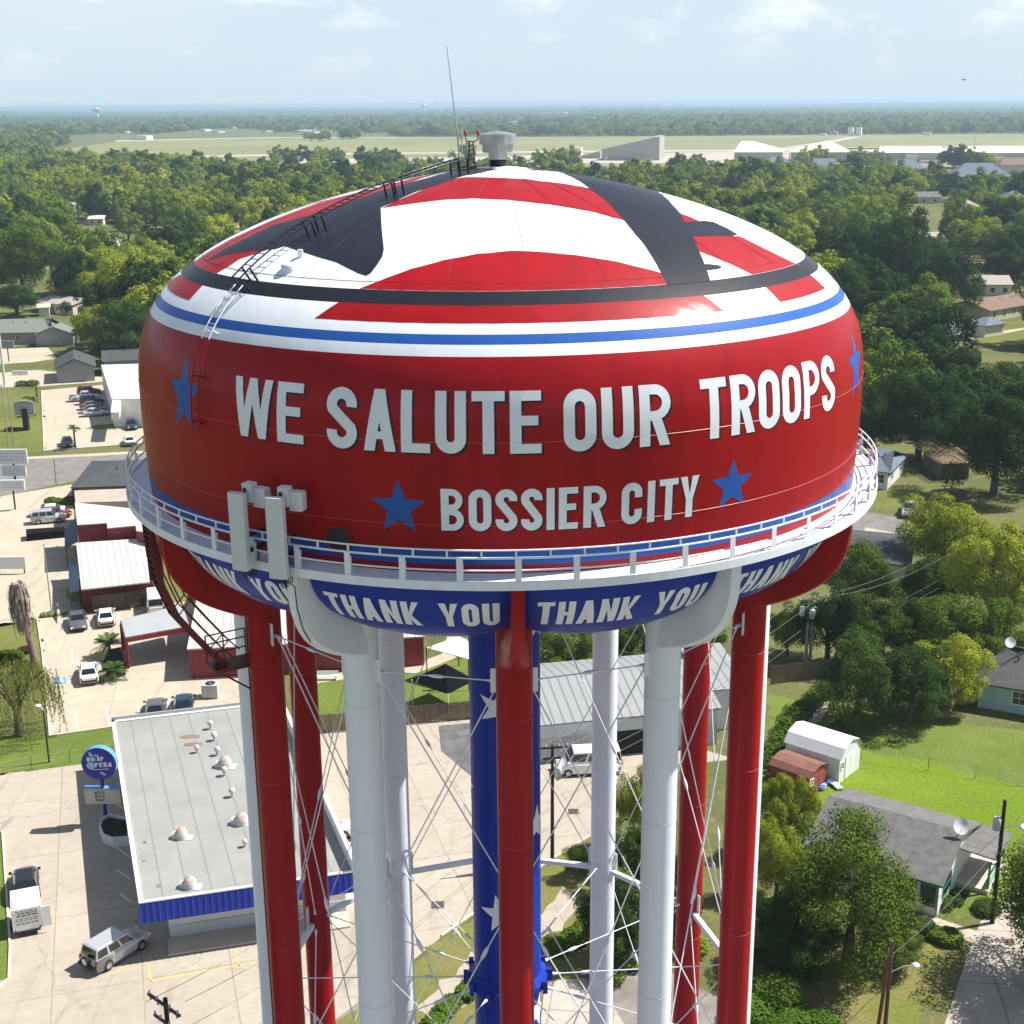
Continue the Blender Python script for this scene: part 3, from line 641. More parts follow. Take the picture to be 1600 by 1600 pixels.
# ---- panel antennas on the railing
def antenna(px, py_top, py_bot, rad, tw, label=None):
    d = ray(px, (py_top+py_bot)/2); 
    # walk out to the radius
    ts = np.arange(30, 60, 0.02); P = CAM[None]+ts[:, None]*d[None]; k = int(np.argmax(np.hypot(P[:, 0], P[:, 1]) < rad)); p = P[k]
    az = math.atan2(p[0], -p[1]); zt = hgt(px, py_top, p); zb_ = hgt(px, py_bot, p)
    n = Vector((math.sin(az+tw), -math.cos(az+tw), 0)); t = Vector((math.cos(az+tw), math.sin(az+tw), 0)); c = Vector((p[0], p[1], (zt+zb_)/2)); h = zt-zb_
    mb = MB(); w2, dp = 0.60, 0.26
    sec = [(-w2/2, -dp/2), (w2/2, -dp/2), (w2/2, dp*0.25), (w2/2-0.1, dp/2), (-w2/2+0.1, dp/2), (-w2/2, dp*0.25)]
    vs = [c+t*a+n*b+Vector((0, 0, z)) for z in (-h/2, h/2) for a, b in sec]
    mb.add(vs, [(k, (k+1) % 6, (k+1) % 6+6, k+6) for k in range(6)]); mb.add(vs[:6], [(5, 4, 3, 2, 1, 0)]); mb.add(vs[6:], [(0, 1, 2, 3, 4, 5)])
    a = part(mb, 'panel_antenna', PGREY, tower)
    pole = c-n*0.42
    k = MB().tube([pole-Vector((0, 0, h/2+0.15)), pole+Vector((0, 0, h/2+0.05))], 0.055, 8)
    for z in (-h*0.36, h*0.30): k.obox(c-n*0.26+Vector((0, 0, z)), t*0.14, n*0.36, (0, 0, 0.12))
    q = c-n*0.85+Vector((0, 0, -h*0.30)); k.obox(q, t*0.12, n*0.9, (0, 0, 0.14)); k.obox(q+Vector((0, 0, 0.5)), t*0.10, n*0.9, (0, 0, 0.10))
    for j in range(5):
        s = pole+t*(0.07*j-0.12)+n*0.22-Vector((0, 0, h/2)); k.tube([s, s-Vector((0, 0, 0.28+0.07*(j % 3))), s-n*0.4-Vector((0, 0, 0.33)), pole-n*0.5+t*(0.05*j-.1)-Vector((0, 0, h*0.30))], 0.018, 5)
    part(k, 'antenna_bracket', DKST, a)
    for dz, dt, dn, ww in ((h/2-0.28, 0.42, -0.75, 0.42), (h/2-0.12, 0.05, -0.62, 0.34), (-h*0.02+0.3, -0.30, -0.55, 0.22) if tw > 0 else (h*0.18, 0.28, -0.7, 0.25)):
        r_ = MB(); cc = c+t*dt+n*dn+Vector((0, 0, dz)); r_.obox(cc, t*ww, n*0.34, (0, 0, 0.62))
        for f in range(5): r_.obox(cc+t*(ww/2+0.015)+n*(0.07*f-0.14), t*0.03, n*0.02, (0, 0, 0.52))
        part(r_, 'radio_unit', M('radio_white', (0.74, 0.76, 0.77), rough=0.5), a)
antenna(373, 770, 890, 15.6, 0.10); antenna(432, 777, 903, 15.5, 0.16)
cb_ = MB(); az = legaz(11)+0.012
cb_.tube([(r*math.sin(az), -r*math.cos(az), ZC+z) for r, z in ((15.2, -13.1), (15.24, -14.4), (14.6, -14.9), (14.53, -15.7), (14.28, -16.5), (13.9, -17.1))], 0.022, 5)
part(cb_, 'antenna_cable', DKST, tower)
# ---- curved access stair and ladder at the left red leg
az = legaz(10); SA = Vector((math.cos(az), math.sin(az), 0)); RDV = Vector((math.sin(az), -math.cos(az), 0))
def sp(r, z, t=0.0): return RDV*r+SA*t+Vector((0, 0, ZC+z))
TT = -0.95
path = [(14.66,-14.35),(14.62,-15.2),(14.58,-15.9),(14.4,-17.0),(13.95,-18.25),(13.33,-19.15),(12.6,-20.15),(12.2,-20.62)]
st = MB()
for S in (-0.32, 0.32): 
    for k in range(len(path)-1):
        a, b_ = sp(*path[k], TT+S), sp(*path[k+1], TT+S); st.obox((a+b_)/2, SA*0.03, (b_-a)*1.03, (b_-a).cross(SA).normalized()*0.24)
for k in range(len(path)-1):
    for f in (0.0, 0.25, 0.5, 0.75):
        a, b_ = sp(*path[k], TT), sp(*path[k+1], TT); q = a+(b_-a)*f; st.obox(q, SA*0.6, RDV*0.2, (0, 0, 0.03))
for S in (-0.36, 0.36):
    for off in (0.38, 0.75):
        st.tube([sp(r-off*0.75, z+off*0.75, TT+S) for r, z in path[1:]], 0.032, 6)
    for k in (2, 4, 6): st.tube([sp(*path[k], TT+S), sp(path[k][0]-0.56, path[k][1]+0.56, TT+S)], 0.025, 6)
part(st, 'access_stair', DRED, tower)
pf = MB(); zP = -20.7
pf.obox(sp(11.9, zP, TT+0.1), SA*1.0, RDV*1.7, (0, 0, 0.16))
for r in (11.1, 12.0, 12.7):
    for t in (TT-0.4,): pf.tube([sp(r, zP, t), sp(r, zP+1.15, t)], 0.03, 6)
for z in (0.4, 0.8, 1.15): pf.tube([sp(12.7, zP+z, TT-0.4), sp(11.1, zP+z, TT-0.4)], 0.028, 6); 
pf.tube([sp(11.2, zP-0.1, TT), sp(11.0, zP-1.1, TT*0.8)], 0.04, 6); pf.tube([sp(12.6, zP-0.1, TT), sp(11.2, zP-1.2, TT*0.8)], 0.04, 6)
part(pf, 'stair_landing', DRED, tower)
lad = [sp(LEG_R, z, TT) for z in np.linspace(-19.2, -53.9, 36)]
part(ladder(lad, 0.42, 0.035, 0.33, None, 'leg_ladder', RDV, tuple(range(2, 36, 3)), [sp(LEG_R, z, -0.6) for z in np.linspace(-19.2, -53.9, 36)]).tube([sp(LEG_R+0.3, -14.5, TT-0.15), sp(LEG_R+0.3, -53.9, TT-0.15)], 0.05, 6), 'leg_ladder', DRED, tower)

# =================================================================== LAND
def grass_mat(name, a, b_, c, s1=0.05, s2=0.5, rough=0.95):
    if name in MATS: return MATS[name]
    m = bpy.data.materials.new(name); m.use_nodes = True; nt = m.node_tree; p = nt.nodes['Principled BSDF']; L = nt.links; N = nt.nodes.new
    p.inputs['Roughness'].default_value = rough; p.inputs['Specular IOR Level'].default_value = 0.1
    t = N('ShaderNodeTexCoord')
    def noise(sc, d=6, r=0.65):
        n = N('ShaderNodeTexNoise'); n.inputs['Scale'].default_value = sc; n.inputs['Detail'].default_value = d; n.inputs['Roughness'].default_value = r; L.new(t.outputs['Object'], n.inputs['Vector']); return n.outputs[0]
    def rng(v, lo, hi, o0=0.0, o1=1.0):
        r = N('ShaderNodeMapRange'); r.inputs[1].default_value = lo; r.inputs[2].default_value = hi; r.inputs[3].default_value = o0; r.inputs[4].default_value = o1; L.new(v, r.inputs[0]); return r.outputs[0]
    x = N('ShaderNodeMix'); x.data_type = 'RGBA'; L.new(rng(noise(s1, 7), 0.38, 0.64), x.inputs[0]); x.inputs[6].default_value = (*a, 1); x.inputs[7].default_value = (*b_, 1)
    y = N('ShaderNodeMix'); y.data_type = 'RGBA'; L.new(rng(noise(s2, 8, 0.75), 0.50, 0.72, 0, 0.85), y.inputs[0]); L.new(x.outputs[2], y.inputs[6]); y.inputs[7].default_value = (*c, 1)
    h = N('ShaderNodeHueSaturation'); L.new(rng(noise(s2*7, 5, 0.8), 0.28, 0.72, 0.62, 1.38), h.inputs['Value']); L.new(y.outputs[2], h.inputs['Color']); L.new(h.outputs[0], p.inputs['Base Color'])
    bp = N('ShaderNodeBump'); bp.inputs['Strength'].default_value = 0.6; bp.inputs['Distance'].default_value = 0.12; L.new(noise(s2*9, 4, 0.8), bp.inputs['Height']); L.new(bp.outputs[0], p.inputs['Normal'])
    MATS[name] = m; return m
def corr_mat(name, col, ang, period=0.9, depth=0.25, rough=0.45, var=0.06, metal=0.0):
    if name in MATS: return MATS[name]
    m = bpy.data.materials.new(name); m.use_nodes = True; nt = m.node_tree; p = nt.nodes['Principled BSDF']; L = nt.links; N = nt.nodes.new
    p.inputs['Roughness'].default_value = rough; p.inputs['Metallic'].default_value = metal
    t = N('ShaderNodeTexCoord'); mp = N('ShaderNodeMapping'); mp.inputs['Rotation'].default_value = (0, 0, -ang); L.new(t.outputs['Object'], mp.inputs[0])
    w = N('ShaderNodeTexWave'); w.wave_type = 'BANDS'; w.bands_direction = 'X'; w.wave_profile = 'SAW'; w.inputs['Scale'].default_value = 1/period/3.183*1.0; L.new(mp.outputs[0], w.inputs['Vector'])
    w.inputs['Distortion'].default_value = 0
    r = N('ShaderNodeMapRange'); r.inputs[1].default_value = 0.82; r.inputs[2].default_value = 0.93; L.new(w.outputs[1], r.inputs[0])
    n = N('ShaderNodeTexNoise'); n.inputs['Scale'].default_value = 0.4; n.inputs['Detail'].default_value = 6; L.new(t.outputs['Object'], n.inputs['Vector'])
    x = N('ShaderNodeMix'); x.data_type = 'RGBA'; L.new(n.outputs[0], x.inputs[0]); x.inputs[6].default_value = (*[q*(1-var*2) for q in col], 1); x.inputs[7].default_value = (*[min(1, q*(1+var)) for q in col], 1)
    h = N('ShaderNodeMix'); h.data_type = 'RGBA'; L.new(r.outputs[0], h.inputs[0]); L.new(x.outputs[2], h.inputs[6]); h.inputs[7].default_value = (*[q*(1-depth) for q in col], 1)
    L.new(h.outputs[2], p.inputs['Base Color'])
    bp = N('ShaderNodeBump'); bp.inputs['Strength'].default_value = 0.7; bp.inputs['Distance'].default_value = 0.05; L.new(r.outputs[0], bp.inputs['Height']); L.new(bp.outputs[0], p.inputs['Normal'])
    MATS[name] = m; return m

G_ROUGH = grass_mat('rough_grass', (0.085,0.105,0.030), (0.15,0.155,0.055), (0.21,0.165,0.085), 0.04, 0.35)
G_LAWN = grass_mat('bright_lawn', (0.12,0.20,0.010), (0.165,0.235,0.020), (0.15,0.16,0.05), 0.06, 0.5)
G_MID = grass_mat('mown_grass', (0.11,0.135,0.028), (0.16,0.175,0.045), (0.20,0.17,0.08), 0.08, 0.5)
G_OLIVE = grass_mat('field_grass', (0.10,0.155,0.022), (0.15,0.195,0.040), (0.19,0.17,0.08), 0.10, 0.6)
G_DRY = grass_mat('dry_brown_grass', (0.15,0.175,0.035), (0.23,0.185,0.085), (0.12,0.165,0.022), 0.22, 0.7)
G_AIR = grass_mat('airfield_grass', (0.20,0.205,0.085), (0.26,0.25,0.12), (0.17,0.19,0.08), 0.004, 0.02)
CONC = slab_mat('lot_concrete', (0.425,0.375,0.305), (0.33,0.285,0.225), (0.28,0.23,0.175), RAD(-16), (5.6, 9.0))
CONC2 = slab_mat('parking_concrete', (0.49,0.42,0.325), (0.39,0.33,0.25), (0.34,0.28,0.21), RAD(-10), (6.4, 7.0))
CONC3 = slab_mat('street_concrete', (0.46,0.41,0.35), (0.38,0.34,0.29), (0.22,0.19,0.16), RAD(8), (4.0, 6.0))
ASPH = M('street_asphalt', (0.20,0.185,0.17), rough=0.9, var=0.18, scale=0.5, spec=0.2)
APRON = M('airfield_apron', (0.42,0.37,0.31), rough=0.9, var=0.12, scale=0.02, spec=0.2)
DIRT = M('bare_dirt', (0.36,0.27,0.18), rough=0.95, var=0.25, scale=0.4, spec=0.1, bump=0.4)
PAINT_W = M('road_paint_white', (0.72,0.70,0.66), rough=0.8, var=0.12, scale=3)
PAINT_Y = M('road_paint_yellow', (0.62,0.47,0.13), rough=0.8, var=0.2, scale=3)
PAINT_B = M('road_paint_blue', (0.10,0.28,0.55), rough=0.8, var=0.15, scale=3)

gm = MB(); rad = [0, 40, 90, 180, 400, 900, 2000, 4500, 9500, 18000, 27000]; ns = 72
gm.add([(0, 0, 0)]+[(r*math.cos(2*math.pi*k/ns), r*math.sin(2*math.pi*k/ns), 0) for r in rad[1:] for k in range(ns)],
       [(0, 1+k, 1+(k+1) % ns) for k in range(ns)]+[(1+i*ns+k, 1+(i+1)*ns+k, 1+(i+1)*ns+(k+1) % ns, 1+i*ns+(k+1) % ns) for i in range(len(rad)-2) for k in range(ns)])
tag(gm.build('ground', G_ROUGH), None, None, None, 'structure')
Z1, Z2, Z3, Z4 = 0.004, 0.008, 0.012, 0.016
def flat(name, px, z, m): return sheet(name, px, z, m, dens=0.8 if name in ('lawn', 'front_yard', 'ditch_bank', 'concrete_flume', 'ditch_bed') else 0)
sheet('bounce_ground', [(-70,-70),(60,-70),(60,-6),(24,-2),(20,12),(10,22),(-6,21),(-40,20),(-70,18)], Z1-0.001, M('bounce_ground_grey', (0.23,0.21,0.185), rough=0.95, var=0.22, scale=0.6, spec=0.1, bump=0.3, bscale=14), world=True)  # unseen grey ground added under the tower to neutralise bounce light
flat('parking_lot', [(-180,1225),(60,1203),(180,1187),(300,1160),(480,1142),(735,1120),(850,1100),(1150,1186),(1015,1200),(962,1282),(862,1342),(692,1462),(640,1505),(482,1625),(-220,1660)], Z1, CONC)
flat('parking_lot', [(60,966),(140,958),(245,945),(330,935),(420,1120),(300,1105),(178,1135),(76,1150)], Z1, CONC2)
flat('parking_lot', [(-120,795),(112,757),(126,950),(60,966),(25,975),(-160,1010)], Z1, CONC2)
flat('parking_lot', [(64,610),(166,601),(240,604),(240,692),(70,704)], Z1, CONC2)
flat('parking_lot', [(-20,546),(75,543),(90,560),(50,566),(-20,570)], Z1, CONC2)
flat('parking_lot', [(-20,584),(60,578),(168,590),(165,596),(60,604),(-20,606)], Z1, CONC2)
flat('driveway', [(40,532),(72,520),(95,515),(70,536),(20,541)], Z1, DIRT)
flat('road', [(-260,738),(0,722),(170,708),(420,694),(420,722),(160,742),(0,776),(-260,800)], Z1, ASPH)
flat('pavement', [(-260,724),(0,716),(230,704),(420,692),(420,695),(230,708),(0,720),(-260,730)], Z2, CONC2)
flat('road', [(40,418),(60,416),(95,413),(95,417),(62,422),(40,424)], Z1, ASPH)
flat('lawn', [(0,610),(62,608),(69,704),(0,716),(-80,722),(-80,615)], Z1, G_MID)
flat('lawn', [(-60,1152),(76,1151),(176,1136),(178,1187),(60,1203),(-80,1222)], Z1, G_OLIVE)
flat('lawn', [(-60,982),(20,972),(58,966),(64,1018),(0,1030),(-60,1035)], Z1, G_MID)
flat('lawn', [(460,1050),(665,1034),(752,1028),(750,1122),(470,1146)], Z1, G_OLIVE)
flat('footpath', [(455,1064),(540,1050),(640,1040),(690,1022),(700,990),(715,990),(712,1028),(650,1052),(545,1060),(455,1074)], Z2, CONC2)
flat('lawn', [(1200,1085),(1340,1108),(1420,1118),(1700,1160),(1700,1330),(1530,1380),(1480,1330),(1260,1256),(1215,1200)], Z1, G_OLIVE)
flat('lawn', [(1345,1172),(1420,1186),(1500,1200),(1600,1232),(1640,1290),(1545,1325),(1475,1312),(1340,1282),(1262,1250),(1335,1205)], Z2, G_LAWN)
flat('lawn', [(1190,1500),(1290,1480),(1420,1470),(1500,1480),(1480,1540),(1400,1640),(1180,1640)], Z1, G_DRY)
flat('road', [(1900,1180),(1720,1300),(1600,1385),(1532,1440),(1512,1490),(1490,1560),(1455,1660),(1630,1680),(1650,1560),(1672,1480),(1730,1400),(1830,1320),(2000,1210)], Z1, CONC3)
flat('driveway', [(1420,1436),(1445,1428),(1536,1458),(1524,1474),(1450,1452)], Z2, CONC2)
flat('front_yard', [(1462,1420),(1500,1368),(1540,1340),(1598,1370),(1540,1425),(1500,1440)], Z2, G_OLIVE)
flat('painted_shadow', [(685,1134),(775,1126),(780,1210),(737,1214),(689,1173)], Z2, M('painted_shadow_dark', (0.13,0.13,0.135), rough=0.9, var=0.25, scale=0.9, spec=0.15))  # dark sheet painted on the lot for a cast shadow
flat('road', [(1310,830),(1345,798),(1420,812),(1470,826),(1460,846),(1420,840),(1370,828),(1330,846)], Z1, ASPH)
flat('driveway', [(1352,824),(1424,838),(1422,842),(1350,830)], Z2, CONC2)
flat('lawn', [(1360,760),(1420,770),(1410,792),(1350,790)], Z2, G_MID)
flat('lawn', [(1510,520),(1600,498),(1640,505),(1560,545),(1505,535)], Z1, G_MID)
flat('driveway', [(1500,528),(1560,518),(1600,512),(1600,515),(1560,523),(1502,534)], Z2, CONC2)
flat('concrete_flume', [(655,1576),(700,1520),(742,1488),(832,1438),(888,1384),(916,1410),(862,1462),(742,1540),(684,1594)], Z2, CONC)
flat('ditch_bank', [(480,1632),(640,1512),(700,1462),(866,1345),(985,1290),(1010,1420),(930,1500),(840,1660)], Z1+0.002, G_DRY)
flat('ditch_bed', [(1216,1150),(1262,1092),(1292,1096),(1285,1120),(1228,1160)], Z2, CONC)
flat('concrete_pad', [(852,1532),(930,1528),(1000,1640),(840,1640)], Z3, CONC3)
flat('ditch_water', [(1240,1160),(1300,1120),(1306,1124),(1262,1164)], Z2, M('muddy_water', (0.22,0.13,0.05), rough=0.25))
# airfield
FZ = 0.15
def far_flat(name, px, z, m): return sheet(name, px, z, m)
far_flat('airfield', [(60,238),(200,219),(420,214),(620,214),(830,214),(1300,211),(1620,209),(1660,262),(1300,262),(830,262),(430,258),(150,252)], FZ, G_AIR)
far_flat('runway', [(180,219.5),(420,214.8),(620,214.6),(620,215.4),(420,215.8),(180,221.5)], FZ+0.2, APRON)
far_flat('runway', [(200,246),(480,240),(830,236.5),(1160,234),(1660,226),(1660,228),(1160,237),(830,239.5),(480,243),(200,249)], FZ+0.2, APRON)
far_flat('apron', [(440,250),(720,246),(840,243),(1160,237),(1330,232),(1660,229),(1660,248),(1330,254),(1000,256),(440,256)], FZ+0.2, APRON)
far_flat('taxiway', [(1180,238),(1290,221),(1330,214),(1350,214),(1310,222),(1230,238)], FZ+0.4, APRON)

# painted lines on the lots
def line(name, a, b, w, m, z=Z3):
    A, B = Vector(g(*a)), Vector(g(*b)); d = (B-A).normalized(); n = Vector((-d.y, d.x))*w/2
    return sheet(name, [A+n, B+n, B-n, A-n], z, m, world=True)
for a, b in (((97,968),(99,985)), ((145,967),(147,985)), ((186,957),(190,975)), ((112,1015),(114,1040)), ((118,1112),(122,1143)), ((166,1105),(171,1136)), ((215,1099),(219,1120)), ((263,1092),(267,1112)), ((72,1044),(116,1038)), ((112,1039),(150,1034))):
    line('bay_line', a, b, 0.12, PAINT_W)
for k in range(9):
    y = 852+k*12.6; line('bay_line', (64+k*1.6, y+2), (108+k*1.3, y-1), 0.10, PAINT_W)
for a, b in (((231,1508),(236,1533)), ((234,1533),(410,1502)), ((366,1486),(374,1511)), ((160,1528),(196,1511))): line('bay_line', a, b, 0.12, PAINT_Y)
for k in range(5): line('bay_line', (176+k*2.6, 1252+k*36), (196+k*2.6, 1266+k*36), 0.12, PAINT_W)
# accessible bay: blue square with a white wheelchair sign
hb_ = [(82,1060),(102,1058),(104,1068),(84,1070)]
sheet('bay_marking', hb_, Z3, PAINT_B)
c0 = Vector(g(93.5,1064)); mbw = MB()
ring_ = lambda r: [(c0.x+r*math.cos(q), c0.y+r*math.sin(q)-0.15) for q in [math.pi*0.9+math.pi*1.5*k/14 for k in range(15)]]
o1, o2 = ring_(0.46), ring_(0.32)
mbw.add([(x, y, Z4) for x, y in o1+o2], [(k, k+1, k+16, k+15) for k in range(14)])
mbw.add([(c0.x+a, c0.y+b_, Z4) for a, b_ in ((-.12,-.1),(.05,-.1),(.05,.5),(-.12,.5))], [(0,1,2,3)]).add([(c0.x+a, c0.y+b_, Z4) for a, b_ in ((-.14,.58),(.06,.58),(.06,.76),(-.14,.76))], [(0,1,2,3)]).add([(c0.x+a, c0.y+b_, Z4) for a, b_ in ((.05,-.1),(.42,-.45),(.50,-.38),(.05,.12))], [(0,1,2,3)])
tag(mbw.build('bay_symbol', PAINT_W), kind='structure')
# kerbs
KERB = M('kerb_concrete', (0.58,0.51,0.41), rough=0.9, var=0.1, scale=1.2)
def kerb(pxs, w=0.16, h=0.13):
    P = [Vector(g(*p)) for p in pxs]; mb = MB()
    for a, b in zip(P[:-1], P[1:]):
        d = (b-a).normalized()*0.02; n = Vector((-d.y, d.x)).normalized()*w/2
        mb.prism([tuple(a+n-d), tuple(b+n+d), tuple(b-n+d), tuple(a-n-d)], 0, h)
    tag(mb.build('kerb', KERB), kind='structure')
kerb([(4,1300),(8,1362),(12,1420),(16,1480),(14,1530),(-10,1550)])
flat('verge', [(-60,1302),(3,1300),(7,1362),(11,1420),(15,1480),(13,1530),(-80,1545)], Z2, G_OLIVE)
kerb([(69,705),(65,611)]); kerb([(69,705),(225,693)]); kerb([(58,966),(66,1020),(78,1150)]); kerb([(134,669),(150,673),(182,671)]); flat('verge', [(134,669),(150,664),(178,662),(182,671),(150,673)], Z2, G_MID)
kerb([(178,1136),(76,1151)]); kerb([(690,1463),(862,1343),(962,1283)])
# dark drain grate and small lids in the lot
DG = M('drain_grate', (0.10,0.085,0.07), rough=0.8)
for x, y, s in ((684,1414,0.9), (896,1268,0.8), (1576,1472,0.7)):
    a = Vector(g(x, y)); mb = MB().box(a.x-s/2, a.x+s/2, a.y-s/2, a.y+s/2, 0, 0.03)
    for k in range(4): mb.box(a.x-s*0.42, a.x+s*0.42, a.y-s*0.4+k*s*0.23, a.y-s*0.33+k*s*0.23, 0.03, 0.05)
    tag(mb.build('drain_grate', DG), {684: 'rusty square drain grate in the lot left of the blue riser', 896: 'brown drain lid in the pale lot below the white van', 1576: 'round dark lid in the shaded street at the right'}[x], 'drain')

# =================================================================== BUILDINGS
SHING_G = M('grey_shingles', (0.135,0.13,0.125), rough=0.9, var=0.22, scale=1.6, bump=0.4, bscale=9)
SHING_D = M('dark_shingles', (0.060,0.062,0.066), rough=0.9, var=0.25, scale=1.6, bump=0.4, bscale=9)
SHING_B = M('brown_shingles', (0.19,0.125,0.085), rough=0.9, var=0.22, scale=1.6, bump=0.4, bscale=9)
SHING_L = M('pale_shingles', (0.36,0.32,0.28), rough=0.9, var=0.16, scale=1.6)
SHING_S = M('slate_blue_shingles', (0.12,0.15,0.19), rough=0.85, var=0.2, scale=1.6)
SHING_GG = M('greenish_grey_shingles', (0.17,0.18,0.16), rough=0.9, var=0.2, scale=1.6)
WALLW = M('white_siding', (0.72,0.71,0.68), rough=0.7, var=0.05, scale=1.5)
WALLG = M('grey_siding', (0.28,0.29,0.30), rough=0.8, var=0.08, scale=1.5)
WALLT = M('teal_siding', (0.30,0.47,0.47), rough=0.75, var=0.06, scale=1.5)
WALLC = M('cream_wall', (0.60,0.55,0.44), rough=0.8, var=0.08, scale=1)
WALLBR = M('brick_wall', (0.30,0.16,0.10), rough=0.85, var=0.25, scale=5)
GRNT = M('green_trim', (0.03,0.22,0.13), rough=0.5)
WHTT = M('white_trim', (0.78,0.78,0.76), rough=0.5)
GLASS = M('window_glass', (0.02,0.025,0.03), rough=0.08, spec=0.7)
WOOD = M('weathered_wood', (0.17,0.125,0.09), rough=0.9, var=0.35, scale=1.2, stretch=(7,7,0.4))
WOODN = M('new_lumber', (0.55,0.40,0.22), rough=0.8, var=0.2, scale=3)
DOORM = M('door_paint', (0.35,0.20,0.12), rough=0.6)

def frame_ab(A, B, h):
    a, b = Vector(g(*A, h)), Vector(g(*B, h)); d = b-a; L = d.length; u = d.normalized(); n = Vector((-u.y, u.x))
    return a, u, n, L, math.atan2(u.y, u.x)
def gable_roof(mb, x0, x1, y0, y1, h, rh, ridge='x', over=0.45, th=0.14, hip=0.0, mi=0):
    """roof over a rectangle in the local frame; hip = how far the ridge ends are pulled in"""
    X0, X1, Y0, Y1 = x0-over, x1+over, y0-over, y1+over
    if ridge == 'x':
        m = (Y0+Y1)/2; hy = hip if hip > 0 else 0
        top = [(X0, Y0, h), (X1, Y0, h), (X1, Y1, h), (X0, Y1, h), (X0+hy, m, h+rh), (X1-hy, m, h+rh)]
        f = [(0,1,5,4), (2,3,4,5), (1,2,5), (3,0,4)]
    else:
        m = (X0+X1)/2; hy = hip
        top = [(X0, Y0, h), (X1, Y0, h), (X1, Y1, h), (X0, Y1, h), (m, Y0+hy, h+rh), (m, Y1-hy, h+rh)]
        f = [(0,1,4), (1,2,5,4), (2,3,5), (3,0,4,5)]
    if hip <= 0:
        f = [q for q in f if len(q) == 4]
    n = len(top); low = [(x, y, z-th) for x, y, z in top]
    mb.add(top+low, f+[tuple(i+n for i in q[::-1]) for q in f], mi)
    edges = [(0,1), (2,3)] if (hip <= 0 and ridge == 'x') else [(1,2), (3,0)] if hip <= 0 else [(0,1),(1,2),(2,3),(3,0)]
    for a, b in edges: mb.add([top[a], top[b], low[b], low[a]], [(0,1,2,3)], mi)
    if hip <= 0:
        ends = [(3,4,0), (1,5,2)] if ridge == 'x' else [(0,4,1), (2,5,3)]
        for a, b, c in ends: mb.add([top[a], top[b], top[c], low[c], low[b], low[a]], [(0,1,4,5), (1,2,3,4)], mi)
def gable_walls(mb, x0, x1, y0, y1, h, rh, ridge='x', hip=0.0, over=0.45, mi=0):
    mb.box(x0, x1, y0, y1, 0, h-0.02, mi)
    if hip <= 0:
        if ridge == 'x':
            rr = rh*(y1-y0)/(y1-y0+2*over)-0.1
            for x, e in ((x0, 0.12), (x1, -0.12)): mb.add([(x, y0, h-.02), (x, y1, h-.02), (x, (y0+y1)/2, h+rr), (x+e, y0, h-.02), (x+e, y1, h-.02), (x+e, (y0+y1)/2, h+rr)], [(0,1,2),(3,5,4),(0,2,5,3),(1,4,5,2)], mi)
        else:
            rr = rh*(x1-x0)/(x1-x0+2*over)-0.1
            for y, e in ((y0, 0.12), (y1, -0.12)): mb.add([(x0, y, h-.02), (x1, y, h-.02), ((x0+x1)/2, y, h+rr), (x0, y+e, h-.02), (x1, y+e, h-.02), ((x0+x1)/2, y+e, h+rr)], [(0,2,1),(3,4,5),(0,3,5,2),(1,2,5,4)], mi)
def window_at(parent, x, y, z, w, h, face, fm, panes=(2, 2)):
    """face: 'f' front (-y), 'b' back, 'l' (-x), 'r' (+x); frame with a pane as sub-part"""
    mb = MB(); t = 0.08
    if face in 'fb':
        s = -1 if face == 'f' else 1
        for a, b, c, d in ((x-w/2-t, x+w/2+t, z+h, z+h+t), (x-w/2-t, x+w/2+t, z-t, z), (x-w/2-t, x-w/2, z, z+h), (x+w/2, x+w/2+t, z, z+h)): mb.box(a, b, y+s*0.002, y+s*0.05, c, d)
        for i in range(1, panes[0]): mb.box(x-w/2+w*i/panes[0]-0.02, x-w/2+w*i/panes[0]+0.02, y+s*0.012, y+s*0.035, z, z+h)
        for i in range(1, panes[1]): mb.box(x-w/2, x+w/2, y+s*0.012, y+s*0.035, z+h*i/panes[1]-0.02, z+h*i/panes[1]+0.02)
        gl = MB().box(x-w/2, x+w/2, y+s*0.003, y+s*0.012, z, z+h)
    else:
        s = -1 if face == 'l' else 1
        for a, b, c, d in ((y-w/2-t, y+w/2+t, z+h, z+h+t), (y-w/2-t, y+w/2+t, z-t, z), (y-w/2-t, y-w/2, z, z+h), (y+w/2, y+w/2+t, z, z+h)): mb.box(x+s*0.002, x+s*0.05, a, b, c, d)
        for i in range(1, panes[1]): mb.box(x+s*0.012, x+s*0.035, y-w/2, y+w/2, z+h*i/panes[1]-0.02, z+h*i/panes[1]+0.02)
        gl = MB().box(x+s*0.003, x+s*0.012, y-w/2, y+w/2, z, z+h)
    f = part(mb, 'window', fm, parent); part(gl, 'pane', GLASS, f); return f
LANDMARKS = []     # (x, y, short phrase) used to say where a tree or a shadowed thing stands
